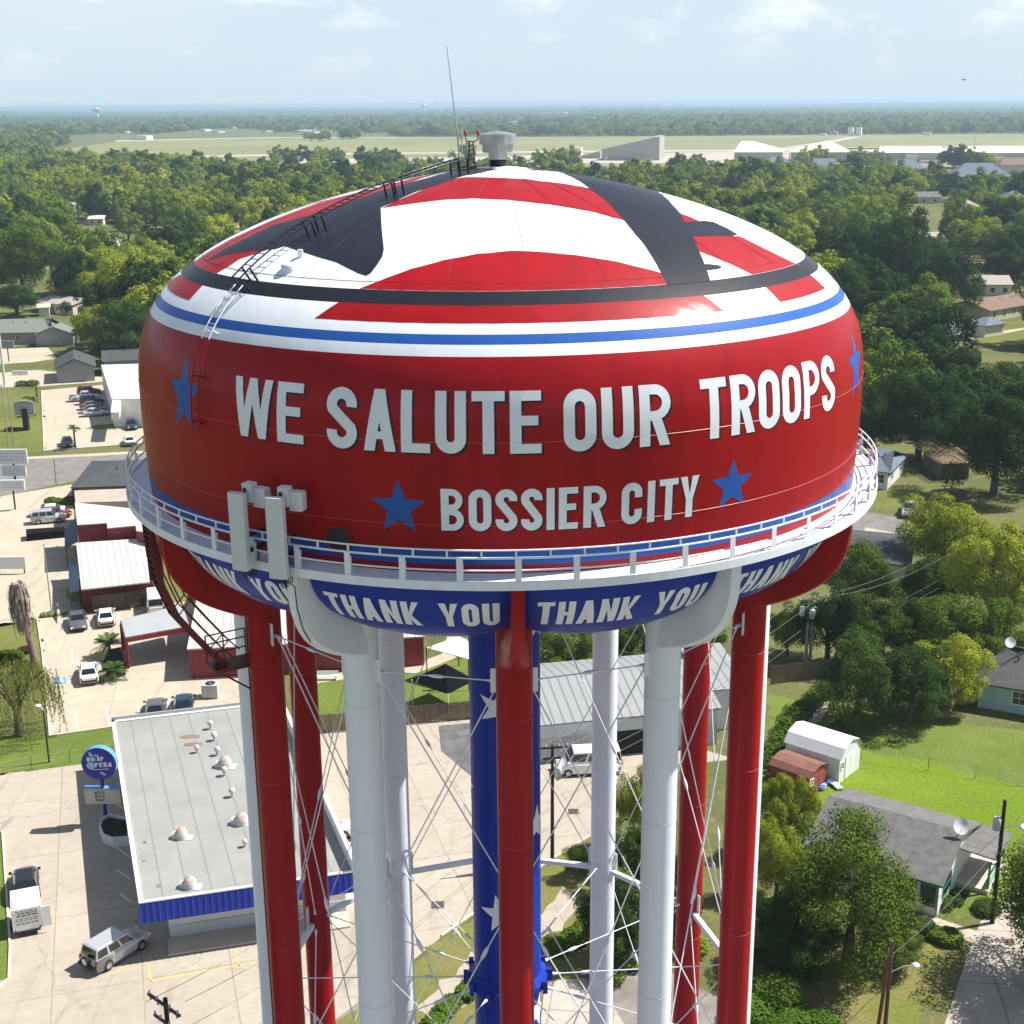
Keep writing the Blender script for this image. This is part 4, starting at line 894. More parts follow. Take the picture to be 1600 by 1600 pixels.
def house(name, label, A, B, h, depth, wall, roof, rh=1.6, ridge='x', hip=0.0, wins='frl', cat='house', over=0.45, trim=None, door=True, extra=None, group=None, mark=None, chimney=False, vents=2):
    a, u, n, L, rot = frame_ab(A, B, h)
    t = thing(name, label, cat, (a.x, a.y, 0), rot, group)
    # local frame: x along the front eave, y away from the viewer
    over_ = over; x0, x1, y0, y1 = over_, L-over_, over_, depth-over_
    w = MB(); gable_walls(w, x0, x1, y0, y1, h, rh, ridge, hip, over_)
    r = MB(); gable_roof(r, x0, x1, y0, y1, h, rh, ridge, over_, hip=hip)
    for (ex0, ex1, ey0, ey1, eh, erh, er, ehip) in (extra or []):
        gable_walls(w, ex0, ex1, ey0, ey1, eh, erh, er, ehip, over_); gable_roof(r, ex0, ex1, ey0, ey1, eh, erh, er, over_, hip=ehip)
    part(w, 'wall', wall, t); ro = part(r, 'roof', roof, t)
    tm = trim or WHTT
    if 'f' in wins:
        k = max(1, int((x1-x0)/4.2))
        for i in range(k): window_at(t, x0+(x1-x0)*(i+0.5)/k+(0.9 if door and i == k//2 else 0), y0, 0.95, 1.15, 1.2, 'f', tm)
    if 'r' in wins:
        for i in range(2): window_at(t, x1, y0+(y1-y0)*(i+0.5)/2, 0.95, 1.1, 1.2, 'r', tm)
    if 'l' in wins:
        for i in range(2): window_at(t, x0, y0+(y1-y0)*(i+0.5)/2, 0.95, 1.1, 1.2, 'l', tm)
    if door:
        k = max(1, int((x1-x0)/4.2)); xd = x0+(x1-x0)*(k//2+0.5)/k-0.6
        d = part(MB().box(xd-0.46, xd+0.46, y0-0.05, y0-0.004, 0.05, 2.1), 'door', DOORM, t)
    if chimney or vents:
        mv = MB()
        if chimney: mv.box(L*0.3, L*0.3+0.6, depth*0.42, depth*0.42+0.6, h+rh*0.4, h+rh+0.7)
        for i in range(vents):
            mv.tube([(L*(0.42+0.2*i), depth*0.34, h+rh*0.45), (L*(0.42+0.2*i), depth*0.34, h+rh*0.68+0.35)], 0.07, 8)
            mv.lathe([(0.12, 0), (0.12, 0.1), (0.001, 0.16)], 8, (L*(0.42+0.2*i), depth*0.34, h+rh*0.68+0.33))
        part(mv, 'chimney' if chimney else 'vent_pipe', DKST if not chimney else WALLBR, ro)
    if mark: 
        c = a+u*L/2+n*depth/2; LANDMARKS.append((c.x, c.y, mark, max(L, depth)/2+1.0))
    return t, u, n, L
def quad_pts(pxh): return [g(x, y, h)+(h,) for x, y, h in pxh]

# ---- laundromat with the blue mansard front
HB = 4.2
rc = [Vector(g(*p, HB)) for p in ((174,1128),(438,1097),(557,1362),(217,1412))]      # back-left, back-right, front-right, front-left
ctr = sum(rc, Vector((0, 0)))/4
lm = thing('laundromat', 'flat white-roofed laundromat with a ribbed blue fascia along its front', 'shop')
def lerp2(a, b, t): return a+(b-a)*t
ROOFW = M('white_membrane_roof', (0.29,0.29,0.272), rough=0.6, var=0.10, scale=0.25)
fu = (rc[2]-rc[3]).normalized(); fn_ = Vector((-fu.y, fu.x))      # along the front, and inwards
wl_ = [rc[3]+fu*1.75+fn_*1.9, rc[2]-fu*0.6+fn_*1.9, rc[1]-fu*0.5-fn_*0.5, rc[0]+fu*1.7-fn_*0.5]
part(MB().prism([tuple(p) for p in wl_], 0, HB-1.2, 0), 'wall', WALLW, lm)
rf = MB().prism([tuple(p) for p in rc], HB-0.35, HB, 0)
ro = part(rf, 'roof', ROOFW, lm)
seam = MB()
for k in range(1, 9):
    f = k/9
    a, b = lerp2(rc[3], rc[2], f), lerp2(rc[0], rc[1], f); d = (b-a).normalized(); nn = Vector((-d.y, d.x))*0.05
    seam.prism([tuple(a+nn+d*.3), tuple(b+nn-d*.3), tuple(b-nn-d*.3), tuple(a-nn+d*.3)], HB-0.01, HB+0.012)
part(seam, 'roof_seam', M('seam_tape', (0.235,0.235,0.22), rough=0.7), ro)
patch_ = MB()
for x, y, w, h in ((297,1151,16,3.2), (302,1163,14,3.2), (248,1384,4,3), (226,1316,3,2.5), (225,1345,3,1.5)):
    q = [Vector(g(x+sx1*w, y+sy1*h, HB)) for sx1, sy1 in ((-1,-.3),(0,-1),(1,-.6),(.9,.7),(-.2,1),(-1,.8))]; patch_.prism([tuple(p) for p in q], HB-0.01, HB+0.014)
part(patch_, 'roof_patch', M('rusty_patch', (0.22,0.15,0.11), rough=0.9, var=0.3, scale=3), ro)
BLUEF = M('blue_fascia_paint', (0.012,0.032,0.33), rough=0.35)
fm_ = MB(); 
def fascia(mb, a, b, z0, z1, out, rib=0.42, ribw=0.05):
    d = b-a; L = d.length; u = d/L; n = Vector((u.y, -u.x))
    mb.add([(*(a+n*out), z0), (*(b+n*out), z0), (*(b+n*0.02), z1), (*(a+n*0.02), z1), (*(a-n*0.1), z0), (*(b-n*0.1), z0), (*(b-n*0.1), z1), (*(a-n*0.1), z1)], [(0,1,2,3), (4,7,6,5), (0,4,5,1), (3,2,6,7), (0,3,7,4), (1,5,6,2)])
    k = int(L/rib)
    for i in range(k+1):
        p = a+u*min(L-ribw, i*rib)
        mb.add([(*(p+n*(out+0.05)), z0), (*(p+u*ribw+n*(out+0.05)), z0), (*(p+u*ribw+n*0.07), z1), (*(p+n*0.07), z1), (*(p+n*out), z0), (*(p+u*ribw+n*out), z0), (*(p+u*ribw), z1), (*p, z1)], [(0,1,2,3),(0,3,7,4),(1,5,6,2),(0,4,5,1)], 1)
    return mb
BLUEL = M('lighter_blue_rib', (0.03,0.10,0.50), rough=0.3)  # ribs in a lighter blue than the fascia between them
part(fascia(fm_, rc[3], rc[2], HB-1.35, HB-0.004, 0.30), 'fascia', [BLUEF, BLUEL], lm)
wf = MB()
for a, b, hh in ((rc[0], rc[3], 0.12), (rc[1], rc[0], 0.12), (rc[2], rc[1], 0.95)):
    d = (b-a).normalized(); n = Vector((d.y, -d.x)); wf.prism([tuple(a), tuple(b), tuple(b-n*0.28), tuple(a-n*0.28)], HB-0.5, HB+hh)
wf.prism([tuple(rc[3]-fn_*0.05), tuple(rc[2]-fn_*0.05), tuple(rc[2]+fn_*0.2), tuple(rc[3]+fn_*0.2)], HB-0.004, HB+0.08)
part(wf, 'parapet', WHTT, lm)
rb = MB(); fascia(rb, rc[1]+Vector((0, 0.1)), rc[0]+Vector((0, 0.1)), HB-0.8, HB+0.4, 0.1, 0.5, 0.06); part(rb, 'fascia', [M('grey_ribbed_metal', (0.42,0.43,0.43), rough=0.5), GALV], lm, label='grey ribbed metal strip along the back')
kb = MB(); a, b = wl_[0]-fn_*0.02, wl_[1]-fn_*0.02
kb.prism([tuple(a), tuple(b), tuple(b-fn_*0.06), tuple(a-fn_*0.06)], 0, 1.0); part(kb, 'base_panel', M('pale_blue_grey_panel', (0.55,0.58,0.60), rough=0.6), lm)
kw_ = MB(); a, b = wl_[0]-fn_*2.0-fu*0.2, wl_[1]-fn_*2.0; kw_.prism([tuple(a), tuple(b), tuple(b+fn_*1.9), tuple(a+fn_*1.9)], 0, 0.15)
tag(kw_.build('pavement', KERB), kind='structure')
# roof vents: turbine-like hoods and small pipes
HOOD = M('vent_hood_metal', (0.50,0.50,0.48), rough=0.45, var=0.15, scale=3); RUST = M('rust_stain', (0.50,0.45,0.40), rough=0.7, col2=(0.42,0.24,0.15), var=0.1, scale=1.6)
def roof_hood(px, py, s, big):
    c = gv(px, py, HB); mb = MB()
    if big:
        mb.lathe([(0.55*s, 0), (0.55*s, 0.55*s), (0.50*s, 0.62*s)], 16, c); mb.lathe([(0.50*s, 0.62*s), (0.38*s, 0.86*s), (0.001, 0.98*s)], 16, c, 1 if big > 1 else 0)
        mb.box(c.x-0.8*s, c.x-0.35*s, c.y-0.3*s, c.y+0.3*s, c.z, c.z+0.5*s); mb.box(c.x-0.75*s, c.x+0.95*s, c.y-0.5*s, c.y+0.5*s, c.z-0.01, c.z+0.035)
    else:
        mb.tube([c, c+Vector((0, 0, 0.5*s))], 0.13*s, 10); mb.lathe([(0.27*s, 0.5*s), (0.27*s, 0.68*s), (0.18*s, 0.82*s), (0.001, 0.86*s)], 12, c)
    part(mb, 'roof_vent', [HOOD, RUST], ro)
for x, y, s, bg_ in ((284,1309,.8,2), (297,1386,.8,2), (352,1198,.9,2), (378,1287,.9,2), (383,1323,.7,0), (329,1139,.9,0), (335,1157,.9,0), (340,1180,.9,0), (363,1245,.9,0), (308,1176,.8,0), (351,1212,.9,0)): roof_hood(x, y, s, bg_)
LANDMARKS.append((ctr.x, ctr.y, 'the flat-roofed laundromat', 16))

# ---- white planter at its left wall
pc = [Vector(g(*p)) for p in ((156,1302),(162,1318),(178,1324),(204,1322),(204,1290),(172,1284),(160,1290)) ]
mb = MB(); n = len(pc); c = sum(pc, Vector((0, 0)))/n
ins = [c+(p-c)*0.86 for p in pc]
for i in range(n):
    a, b, a2, b2 = pc[i], pc[(i+1) % n], ins[i], ins[(i+1) % n]
    mb.prism([tuple(a), tuple(b), tuple(b2), tuple(a2)], 0, 0.75)
pl = thing('planter', 'low white planter box of dark soil at the foot of the round blue sign', 'planter')
part(mb, 'rim', M('painted_masonry', (0.62,0.64,0.66), rough=0.7, var=0.08, scale=2), pl); part(MB().prism([tuple(p) for p in ins], 0.3, 0.55), 'soil', M('dark_soil', (0.03,0.025,0.02), rough=1.0), pl)

# ---- red metal building: stepped block, lower white roof, carport, long wing
def ang_of(A, B): a, b = g(*A), g(*B); return math.atan2(b[1]-a[1], b[0]-a[0])
RMET = corr_mat('red_ribbed_metal', (0.25,0.018,0.022), ang_of((121,847),(226,841)), 0.55, 0.45, rough=0.5)
RPLAIN = M('red_metal', (0.24,0.018,0.02), rough=0.5, var=0.1, scale=0.7)
WMET = corr_mat('white_ribbed_roof', (0.56,0.545,0.50), ang_of((127,921),(234,909)), 0.75, 0.18, rough=0.45)
WPLAIN = M('cream_flat_roof', (0.56,0.51,0.43), rough=0.7, var=0.05, scale=0.3)
rdb = thing('metal_building', 'red ribbed metal shop with stepped parapet and white roofs beyond the carport', 'building')
def poly_from(pxs, h): return [g(x, y, h) for x, y in pxs]
ha_ = 5.6
Apoly = poly_from([(117,786),(250,800),(250,836),(213,830),(212,822),(168,826),(167,818),(121,821)], ha_)
part(MB().prism(Apoly, 0, ha_-0.02), 'wall', RMET, rdb); part(MB().prism([tuple(p) for p in Apoly], ha_-0.02, ha_+0.08), 'roof', WPLAIN, rdb)
bq = [(*g(119,848,4.4), 4.4), (*g(226,841,4.4), 4.4), (*g(234,909,3.1), 3.1), (*g(127,921,3.1), 3.1)]
mb = MB(); mb.add(bq+[(x, y, z-0.15) for x, y, z in bq], [(0,3,2,1),(4,5,6,7),(0,1,5,4),(1,2,6,5),(2,3,7,6),(3,0,4,7)]); part(mb, 'roof', WMET, rdb, label='white ribbed lean-to roof')
bw = [Vector(q[:2]) for q in bq]; bw = [lerp2(bw[0], bw[1], 0.02), lerp2(bw[1], bw[0], 0.02), lerp2(bw[2], bw[1], 0.16), lerp2(bw[3], bw[0], 0.16)]
part(MB().prism([tuple(p) for p in bw], 0, 3.0), 'wall', RPLAIN, rdb)
AWN = M('dark_blue_awning', (0.03,0.06,0.11), rough=0.6, var=0.15, scale=1)
for (p1, p2, p3, p4) in (((120,808),(122,845),(101,856),(101,826)), ((121,868),(124,922),(108,925),(107,882))):
    q = [(*g(*p1, 3.6), 3.6), (*g(*p2, 3.6), 3.6), (*g(*p3, 2.7), 2.7), (*g(*p4, 2.7), 2.7)]; mb = MB(); mb.add(q+[(x, y, z-0.12) for x, y, z in q], [(0,1,2,3),(7,6,5,4),(0,4,5,1),(1,5,6,2),(2,6,7,3),(3,7,4,0)])
    m_ = part(mb, 'awning', AWN, rdb)
    pm = MB()
    for k in (2, 3): pm.tube([(q[k][0]+0.15, q[k][1], 0), (q[k][0]+0.15, q[k][1], 2.6)], 0.06, 6)
    part(pm, 'awning_post', DKST, m_)
wg, u_, n_, L_ = house('metal_shed', 'long red ribbed metal hall with a white roof behind the left legs', (292,1014), (664,994), 3.2, 26, corr_mat('red_ribbed_hall', (0.25,0.018,0.022), 0.0, 0.55, 0.45, rough=0.5), corr_mat('white_ribbed_roof_long', (0.56,0.545,0.50), 0.0, 0.8, 0.2), rh=1.5, cat='building', over=0.15, wins='', door=False, vents=0, mark='the long red hall')
cpq = [(*g(189,968,3.3), 3.3), (*g(285,945,3.5), 3.5), (*g(296,978,3.5), 3.5), (*g(196,996,3.3), 3.3)]
cp = thing('carport', 'red carport with a flat white roof covering a shaded driveway', 'carport')
mb = MB(); mb.add(cpq+[(x, y, z-0.08) for x, y, z in cpq], [(0,3,2,1),(4,5,6,7)]); 
part(mb.add([(*cpq[i][:2], cpq[i][2]+(0.02 if k else -0.06)) for i in range(4) for k in (0, 1)], [(0,1,3,2),(2,3,5,4),(4,5,7,6),(6,7,1,0)]), 'roof', M('carport_roof', (0.36,0.38,0.39), rough=0.45, var=0.06, scale=0.5), cp)
mb = MB()
for i in range(4):
    a, b = Vector(cpq[i]), Vector(cpq[(i+1) % 4]); d = (b-a).normalized(); mb.obox((a+b)/2-Vector((0, 0, 0.32)), (b-a), Vector((-d.y, d.x, 0))*0.18, (0, 0, 0.46))
part(mb, 'fascia', RPLAIN, cp)
for i in (0, 3, 2): part(MB().box(cpq[i][0]-0.16, cpq[i][0]+0.16, cpq[i][1]-0.16, cpq[i][1]+0.16, 0, cpq[i][2]-0.5), 'post', RPLAIN, cp)
LANDMARKS.append((cpq[0][0], cpq[0][1], 'the red carport', 6))
# air conditioner beside the red hall
ac = gv(330,1088); mb = MB().box(-0.75,0.75,-0.6,0.6,0.08,1.35).lathe([(0.48,1.36),(0.48,1.40),(0.40,1.41)], 20, (0,0,0), 1)
act = thing('air_conditioner', 'grey boxy air conditioner on the grass against the red hall', 'air conditioner', ac)
part(mb, 'cabinet', [HOOD, DKST], act); part(MB().lathe([(0.40,1.365),(0.1,1.37)], 18, (0,0,0)), 'fan', DKST, act)

# ---- plain white hall top left, grey houses, dark roof house
wb = thing('white_hall', 'plain white flat-roofed hall with parked cars along its left wall', 'building')
wp = poly_from([(158,571),(330,566),(335,623),(175,624)], 5.0)
part(MB().prism(wp, 0, 4.98), 'wall', WALLW, wb); part(MB().prism([tuple(Vector(p)) for p in wp], 4.98, 5.12), 'roof', M('white_hall_roof', (0.62,0.60,0.56), rough=0.7, var=0.05, scale=0.3), wb)
pp = poly_from([(176,622),(189,622),(190,640),(177,640)], 5.0); part(MB().prism([tuple(Vector(p)+Vector((0,-1.6))) if i > 1 else p for i, p in enumerate(pp)], 3.6, 4.9), 'porch', WALLW, wb)
LANDMARKS.append((sum(p[0] for p in wp)/4, sum(p[1] for p in wp)/4, 'the plain white hall', 14))
house('house', 'long grey house with a front-facing gable beside the white hall', (84,577), (150,573), 3.0, 12, WALLG, SHING_D, rh=1.9, ridge='y', wins='', door=False, mark='the long grey house',
      extra=[(10, 40, 5.5, 13, 3.0, 1.7, 'x', 0)])
house('house', 'greenish-grey roofed house with cars in its front yard at the left edge', (-30,521), (71,519), 2.9, 15, WALLG, SHING_GG, rh=2.2, ridge='x', wins='fr', mark='the greenish-grey roofed house',
      extra=[(13.5, 22, -3.2, 3, 2.9, 1.8, 'y', 0)])
house('house', 'small brown-roofed house with a blue lean-to in front of the left woods', (54,472), (113,477), 2.8, 12, WALLC, SHING_L, rh=1.2, wins='f', mark='the small brown-roofed house')
house('shed', 'small open white-roofed shed in the yard behind the greenish-grey house', (57,481), (79,480), 2.4, 5, WALLW, WPLAIN, rh=0.8, cat='shed', wins='', door=False, vents=0)
house('house', 'dark charcoal hip-roofed house beside the street, left of the railing', (110,762), (262,757), 3.0, 15, WALLBR, SHING_D, rh=1.7, hip=6.0, wins='f', mark='the charcoal hip-roofed house', over=0.9)
tp = thing('flat_annex', 'low tan flat-roofed annex between the charcoal roof and the red shop', 'building')
tpp = poly_from([(116,767),(250,762),(250,782),(118,786)], 4.0); part(MB().prism(tpp, 0, 3.95), 'wall', WALLC, tp); part(MB().prism(tpp, 3.95, 4.05), 'roof', M('tan_roof', (0.40,0.34,0.27), rough=0.85, var=0.12, scale=0.5), tp)

# ---- right side houses
rh_, u_, n_, L_ = house('house', 'white house with a grey shingle roof, green trim and a satellite dish', (1254,1321), (1474,1385), 2.75, 10.0, WALLW, SHING_G, rh=1.75, wins='', door=False, trim=GRNT, vents=0, mark='the white house with green trim', over=0.4)
for x in (3.0, 9.0): window_at(rh_, x, 0.4, 0.75, 0.95, 1.5, 'f', GRNT, (1, 2))
window_at(rh_, L_-2.6, 0.4, 0.75, 1.25, 1.45, 'f', GRNT, (1, 2))
window_at(rh_, L_-0.4, 2.6, 0.75, 1.9, 1.35, 'r', GRNT, (2, 2))
mb = MB().box(L_-0.4, L_+1.9, 5.0, 9.6, 0, 0.35); part(mb, 'porch_floor', KERB, rh_)
pr = MB(); pr.add([(L_-0.3, 4.9, 3.15), (L_+2.2, 4.9, 3.0), (L_+2.2, 10.2, 2.45), (L_-0.3, 10.2, 2.6), (L_-0.3, 4.9, 3.05), (L_+2.2, 4.9, 2.9), (L_+2.2, 10.2, 2.35), (L_-0.3, 10.2, 2.5)], [(0,1,2,3),(7,6,5,4),(0,4,5,1),(1,5,6,2),(2,6,7,3)]); part(pr, 'porch_roof', [SHING_G], rh_)
for x, y in ((L_+1.8, 5.3), (L_+1.8, 9.4)): part(MB().box(x-0.07, x+0.07, y-0.07, y+0.07, 0.35, 2.45), 'porch_post', GRNT, rh_)
part(MB().box(L_+1.75, L_+1.85, 5.3, 9.4, 0.45, 1.05), 'porch_rail', M('pale_green_rail', (0.25,0.50,0.36), rough=0.6), rh_)
part(MB().box(-0.02, L_+0.02, -0.03, 0.02, 2.58, 2.74).box(L_-0.44, L_-0.36, 0.3, 0.42, 0, 2.6), 'gutter', GRNT, rh_)
# satellite dish
def dish(px, py, h, s, label):
    c = gv(px, py, h); t = thing('satellite_dish', label, 'satellite dish', c)
    mb = MB(); k = 16; rings = [(0.001, 0.0), (0.25*s, 0.02*s), (0.5*s, 0.09*s)]
    vs = []; ax = Vector((-0.25, -0.75, 0.6)).normalized(); a1 = ax.cross(Vector((0, 0, 1))).normalized(); a2 = a1.cross(ax)
    for r, d in rings:
        for j in range(k): q = 2*math.pi*j/k; vs.append(a1*math.cos(q)*r+a2*math.sin(q)*r*1.15+ax*d+Vector((0, 0, 1.1)))
    mb.add(vs, [(i*k+j, i*k+(j+1) % k, (i+1)*k+(j+1) % k, (i+1)*k+j) for i in range(2) for j in range(k)], 0, True)
    part(mb, 'reflector', WHTT, t); part(MB().tube([(0, 0, 0), (0, 0, 0.8), Vector((0, 0, 1.1))-ax*0.02], 0.035, 6).tube([Vector((0, 0, 0.65)), ax*0.55*s+Vector((0, 0, 0.75))], 0.02, 5), 'mast', GALV, t)
dish(1500, 1313, 3.9, 1.05, 'white satellite dish on the ridge of the green-trimmed house')
dish(1577, 1021, 4.2, 0.95, 'white satellite dish on the dark hip roof of the teal house')
house('house', 'teal-walled house with a dark hip roof at the right edge', (1521,1066), (1668,1090), 2.6, 11, WALLT, SHING_D, rh=1.9, hip=4.5, wins='f', mark='the teal house', over=0.5, door=False)
house('house', 'low dark-roofed house with cream walls right of the railing', (1300,872), (1424,884), 2.9, 12, WALLC, SHING_D, rh=1.3, wins='f', mark='the low dark-roofed house', over=0.5)
house('house', 'small white house with a slate blue hip roof on a lawn, right of the tank', (1338,733), (1392,739), 2.7, 12, WALLW, SHING_S, rh=2.0, hip=4.0, wins='fr', mark='the slate blue hip-roofed house')
house('house', 'grey-roofed white house with a car on its drive, right edge', (1484,512), (1541,504), 2.8, 13, WALLW, SHING_S, rh=1.9, hip=4.0, wins='fr', mark='the grey-roofed house at the right edge', extra=[(9, 16, -3, 2, 2.8, 1.5, 'y', 2.5)])
house('house', 'rust-brown roofed house behind the grey-roofed white house', (1548,486), (1640,470), 2.8, 14, WALLC, SHING_B, rh=1.9, wins='f', mark='the rust-brown roofed house')
cb2 = gv(1446,1462); tbn = thing('trash_bin', 'black wheeled bin at the end of the short drive', 'bin', cb2, 0.3)
part(MB().add([(-.33,-.3,.08),(.33,-.3,.08),(.33,.3,.08),(-.33,.3,.08),(-.42,-.38,1.05),(.42,-.38,1.05),(.42,.4,1.05),(-.42,.4,1.05)], [(0,3,2,1),(4,5,6,7),(0,1,5,4),(1,2,6,5),(2,3,7,6),(3,0,4,7)]), 'bin_body', MATS['black_shade_cloth'] if 'black_shade_cloth' in MATS else DKST, tbn)
part(MB().box(-.45,.45,-.42,.44,1.05,1.12), 'lid', DKST, tbn); part(MB().tube([(-.3,.36,.1),(.3,.36,.1)], .1, 10), 'wheel', DKST, tbn)
mbx = gv(1568,1382); mx_ = thing('mailbox', 'pale mailbox on a post by the street, beyond the tall black pole', 'mailbox', mbx); part(MB().box(-.05,.05,-.05,.05,0,1.0), 'post', WOOD, mx_); part(MB().box(-.1,.1,-.25,.25,1.0,1.14).lathe([(0.001,-.25),(.1,-.25),(.1,.25),(.001,.25)], 12, (0,0,1.14)), 'box', GALV, mx_)
# framed house under construction
fr0 = gv(1468,752); fr = thing('unfinished_house', 'unfinished wooden house frame with bare roof trusses in the dark woods', 'unfinished house', fr0, RAD(4))
part(MB().box(0.6, 4.6, 0.6, 8.5, 0, 2.5), 'wall', WOOD, fr)
tr = MB()
for k in range(10):
    y = 0.2+k*1.15; tr.tube([(-0.4, y, 2.7), (2.6, y, 4.8), (5.6, y, 2.7), (-0.4, y, 2.7)], 0.07, 4); tr.tube([(1.4, y, 2.7), (2.6, y, 4.7), (3.8, y, 2.7)], 0.05, 4)
for x, z in ((0.2, 3.1), (1.3, 3.9), (2.6, 4.8), (3.9, 3.9), (5.0, 3.1)): tr.tube([(x, -0.2, z+0.08), (x, 11, z+0.08)], 0.05, 4)
part(tr, 'truss', WOODN, fr)
LANDMARKS.append((fr0.x+2.6, fr0.y+5, 'the unfinished house frame', 7))
# sheds on the lawn
def barn(name, label, A, B, depth, h, rh, wm, rm, dm):
    a, u, n, L, rot = frame_ab(A, B, 0); t = thing(name, label, 'shed', (a.x, a.y, 0), rot)
    P = lambda y: [(0, y, 0), (L, y, 0), (L, y, h), (L*0.82, y, h+rh*0.66), (L*0.5, y, h+rh), (L*0.18, y, h+rh*0.66), (0, y, h)]
    w = MB(); a_, b_ = P(0.0), P(depth); w.add(a_+b_, [(0,1,2,3,4,5,6), (13,12,11,10,9,8,7), (0,7,8,1), (1,8,9,2), (6,13,7,0)]); part(w, 'wall', wm, t)
    r = MB(); o = 0.12; a_ = [(x+(o if x > L/2 else -o if x < L/2 else 0), -0.15, z+0.05) for x, y, z in P(0)[2:]]; b_ = [(x, depth+0.15, z) for x, y, z in a_]
    r.add(a_+b_+[(x, y, z-0.04) for x, y, z in a_+b_], [(i, i+1, i+6, i+5) for i in range(4)]+[(i+10, i+15, i+16, i+11) for i in range(4)]); part(r, 'roof', rm, t)
    d = MB().box(L*0.28, L*0.49, -0.05, -0.004, 0.05, h*0.95).box(L*0.51, L*0.72, -0.05, -0.004, 0.05, h*0.95); part(d, 'door', dm, t)
    window_at(t, L*0.14, 0, h*0.55, 0.45, 0.5, 'f', WHTT, (1, 2)); return t
barn('garden_shed', 'white barn-roofed garden shed at the edge of the bright lawn', (1310,1225), (1342,1200), 5.0, 2.2, 1.15, M('white_shed_metal', (0.70,0.72,0.74), rough=0.5, var=0.06, scale=2), M('white_shed_roof', (0.72,0.73,0.72), rough=0.5, var=0.06, scale=2), WHTT)
barn('garden_shed', 'small rust-red garden shed in front of the white shed', (1263,1246), (1291,1226), 3.6, 1.7, 0.6, M('red_shed', (0.25,0.045,0.03), rough=0.7, var=0.2, scale=2), M('brown_shed_roof', (0.20,0.085,0.06), rough=0.8, var=0.2, scale=2), M('red_shed_door', (0.28,0.06,0.04), rough=0.7))
tb = gv(1296,1230); mb = MB()
for k in range(14): mb.obox(tb+Vector((math.sin(k*2.3)*0.7, math.cos(k*1.7)*0.5, 0.18+0.05*(k % 3))), (0.5, 0.1*(k % 3), 0.05), (-0.1, 0.35, 0.02*(k % 4)), (0, 0.02, 0.16), k % 2)
tag(mb.build('tarp_heap', [M('blue_tarp', (0.03,0.14,0.55), rough=0.5), WHTT]), 'crumpled blue and white tarp heap between the two garden sheds', 'tarp')
# white metal warehouse behind the legs
whs, u_, n_, L_ = house('warehouse', 'long white metal warehouse with a ribbed roof behind the right legs', (838,1134), (1128,1106), 3.6, 13.0, corr_mat('white_ribbed_wall', (0.52,0.53,0.53), 0.0, 0.5, 0.22), corr_mat('silver_ribbed_roof', (0.30,0.31,0.31), 0.0, 0.85, 0.35, rough=0.5), rh=1.4, cat='building', over=0.25, wins='', door=False, vents=0, mark='the white warehouse')
part(MB().box(0.25, L_-0.3, 0.10, 0.24, 2.3, 3.45), 'fascia', M('pale_grey_metal', (0.60,0.62,0.64), rough=0.5), whs)
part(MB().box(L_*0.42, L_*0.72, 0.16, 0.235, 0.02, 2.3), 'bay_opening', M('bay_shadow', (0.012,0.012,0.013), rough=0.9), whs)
a = part(MB().box(L_-0.2, L_+3.6, 3, 11, 0, 3.9), 'side_wing', corr_mat('white_ribbed_wing', (0.66,0.66,0.65), RAD(90), 0.5, 0.2), whs)
part(MB().add([(L_-0.3, 2.8, 4.0), (L_+3.8, 2.8, 4.0), (L_+3.8, 11.2, 4.9), (L_-0.3, 11.2, 4.9), (L_-0.3, 2.8, 3.9), (L_+3.8, 2.8, 3.9), (L_+3.8, 11.2, 4.8), (L_-0.3, 11.2, 4.8)], [(0,1,2,3),(7,6,5,4),(0,4,5,1),(1,5,6,2),(2,6,7,3),(3,7,4,0)]), 'wing_roof', MATS['silver_ribbed_roof'], whs)
# ---- playground shade structures
def canopy(label, pxs, hpost, apex, m, pm):
    P = [Vector(g(*p, hpost)) for p in pxs]; c = sum(P, Vector((0, 0)))/len(P); t = thing('shade_canopy', label, 'canopy', (c.x, c.y, 0))
    mb = MB(); vs = [(*(p-c), hpost) for p in P]+[(0, 0, apex)]; n = len(P); mb.add(vs+[(x, y, z-0.05) for x, y, z in vs], [(i, (i+1) % n, n) for i in range(n)]+[((i+1) % n+n+1, i+n+1, 2*n+1) for i in range(n)]); part(mb, 'fabric', m, t)
    for p in P: part(MB().tube([(*(p-c), 0), (*(p-c), hpost)], 0.06, 8), 'post', pm, t)
canopy('black pyramid shade canopy on white poles in the fenced playground', [(644,1062),(700,1084),(742,1062),(700,1040)], 2.6, 4.2, M('black_shade_cloth', (0.007,0.007,0.008), rough=0.95, spec=0.05), WHTT)
canopy('pale green sail canopy behind the black canopy in the playground', [(666,1012),(732,1030),(738,1002),(716,994)], 3.2, 3.6, M('pale_sail_cloth', (0.48,0.54,0.46), rough=0.8), DKST)
bn = gv(510,1062); bt = thing('park_bench', 'white slatted bench on the grass in front of the red hall', 'bench', bn)
part(MB().box(-1.2,1.2,-0.25,-0.08,0.42,0.46).box(-1.2,1.2,-0.03,0.14,0.42,0.46), 'seat', WHTT, bt); part(MB().box(-1.2,1.2,0.2,0.25,0.5,0.85), 'backrest', WHTT, bt)
for x in (-0.95, 0.95): part(MB().box(x-0.05, x+0.05, -0.22, 0.22, 0, 0.42), 'leg', WHTT, bt)
sr = gv(678,1078); st_ = thing('spring_rider', 'small grey playground spring rider beside the black canopy', 'playground toy', sr)
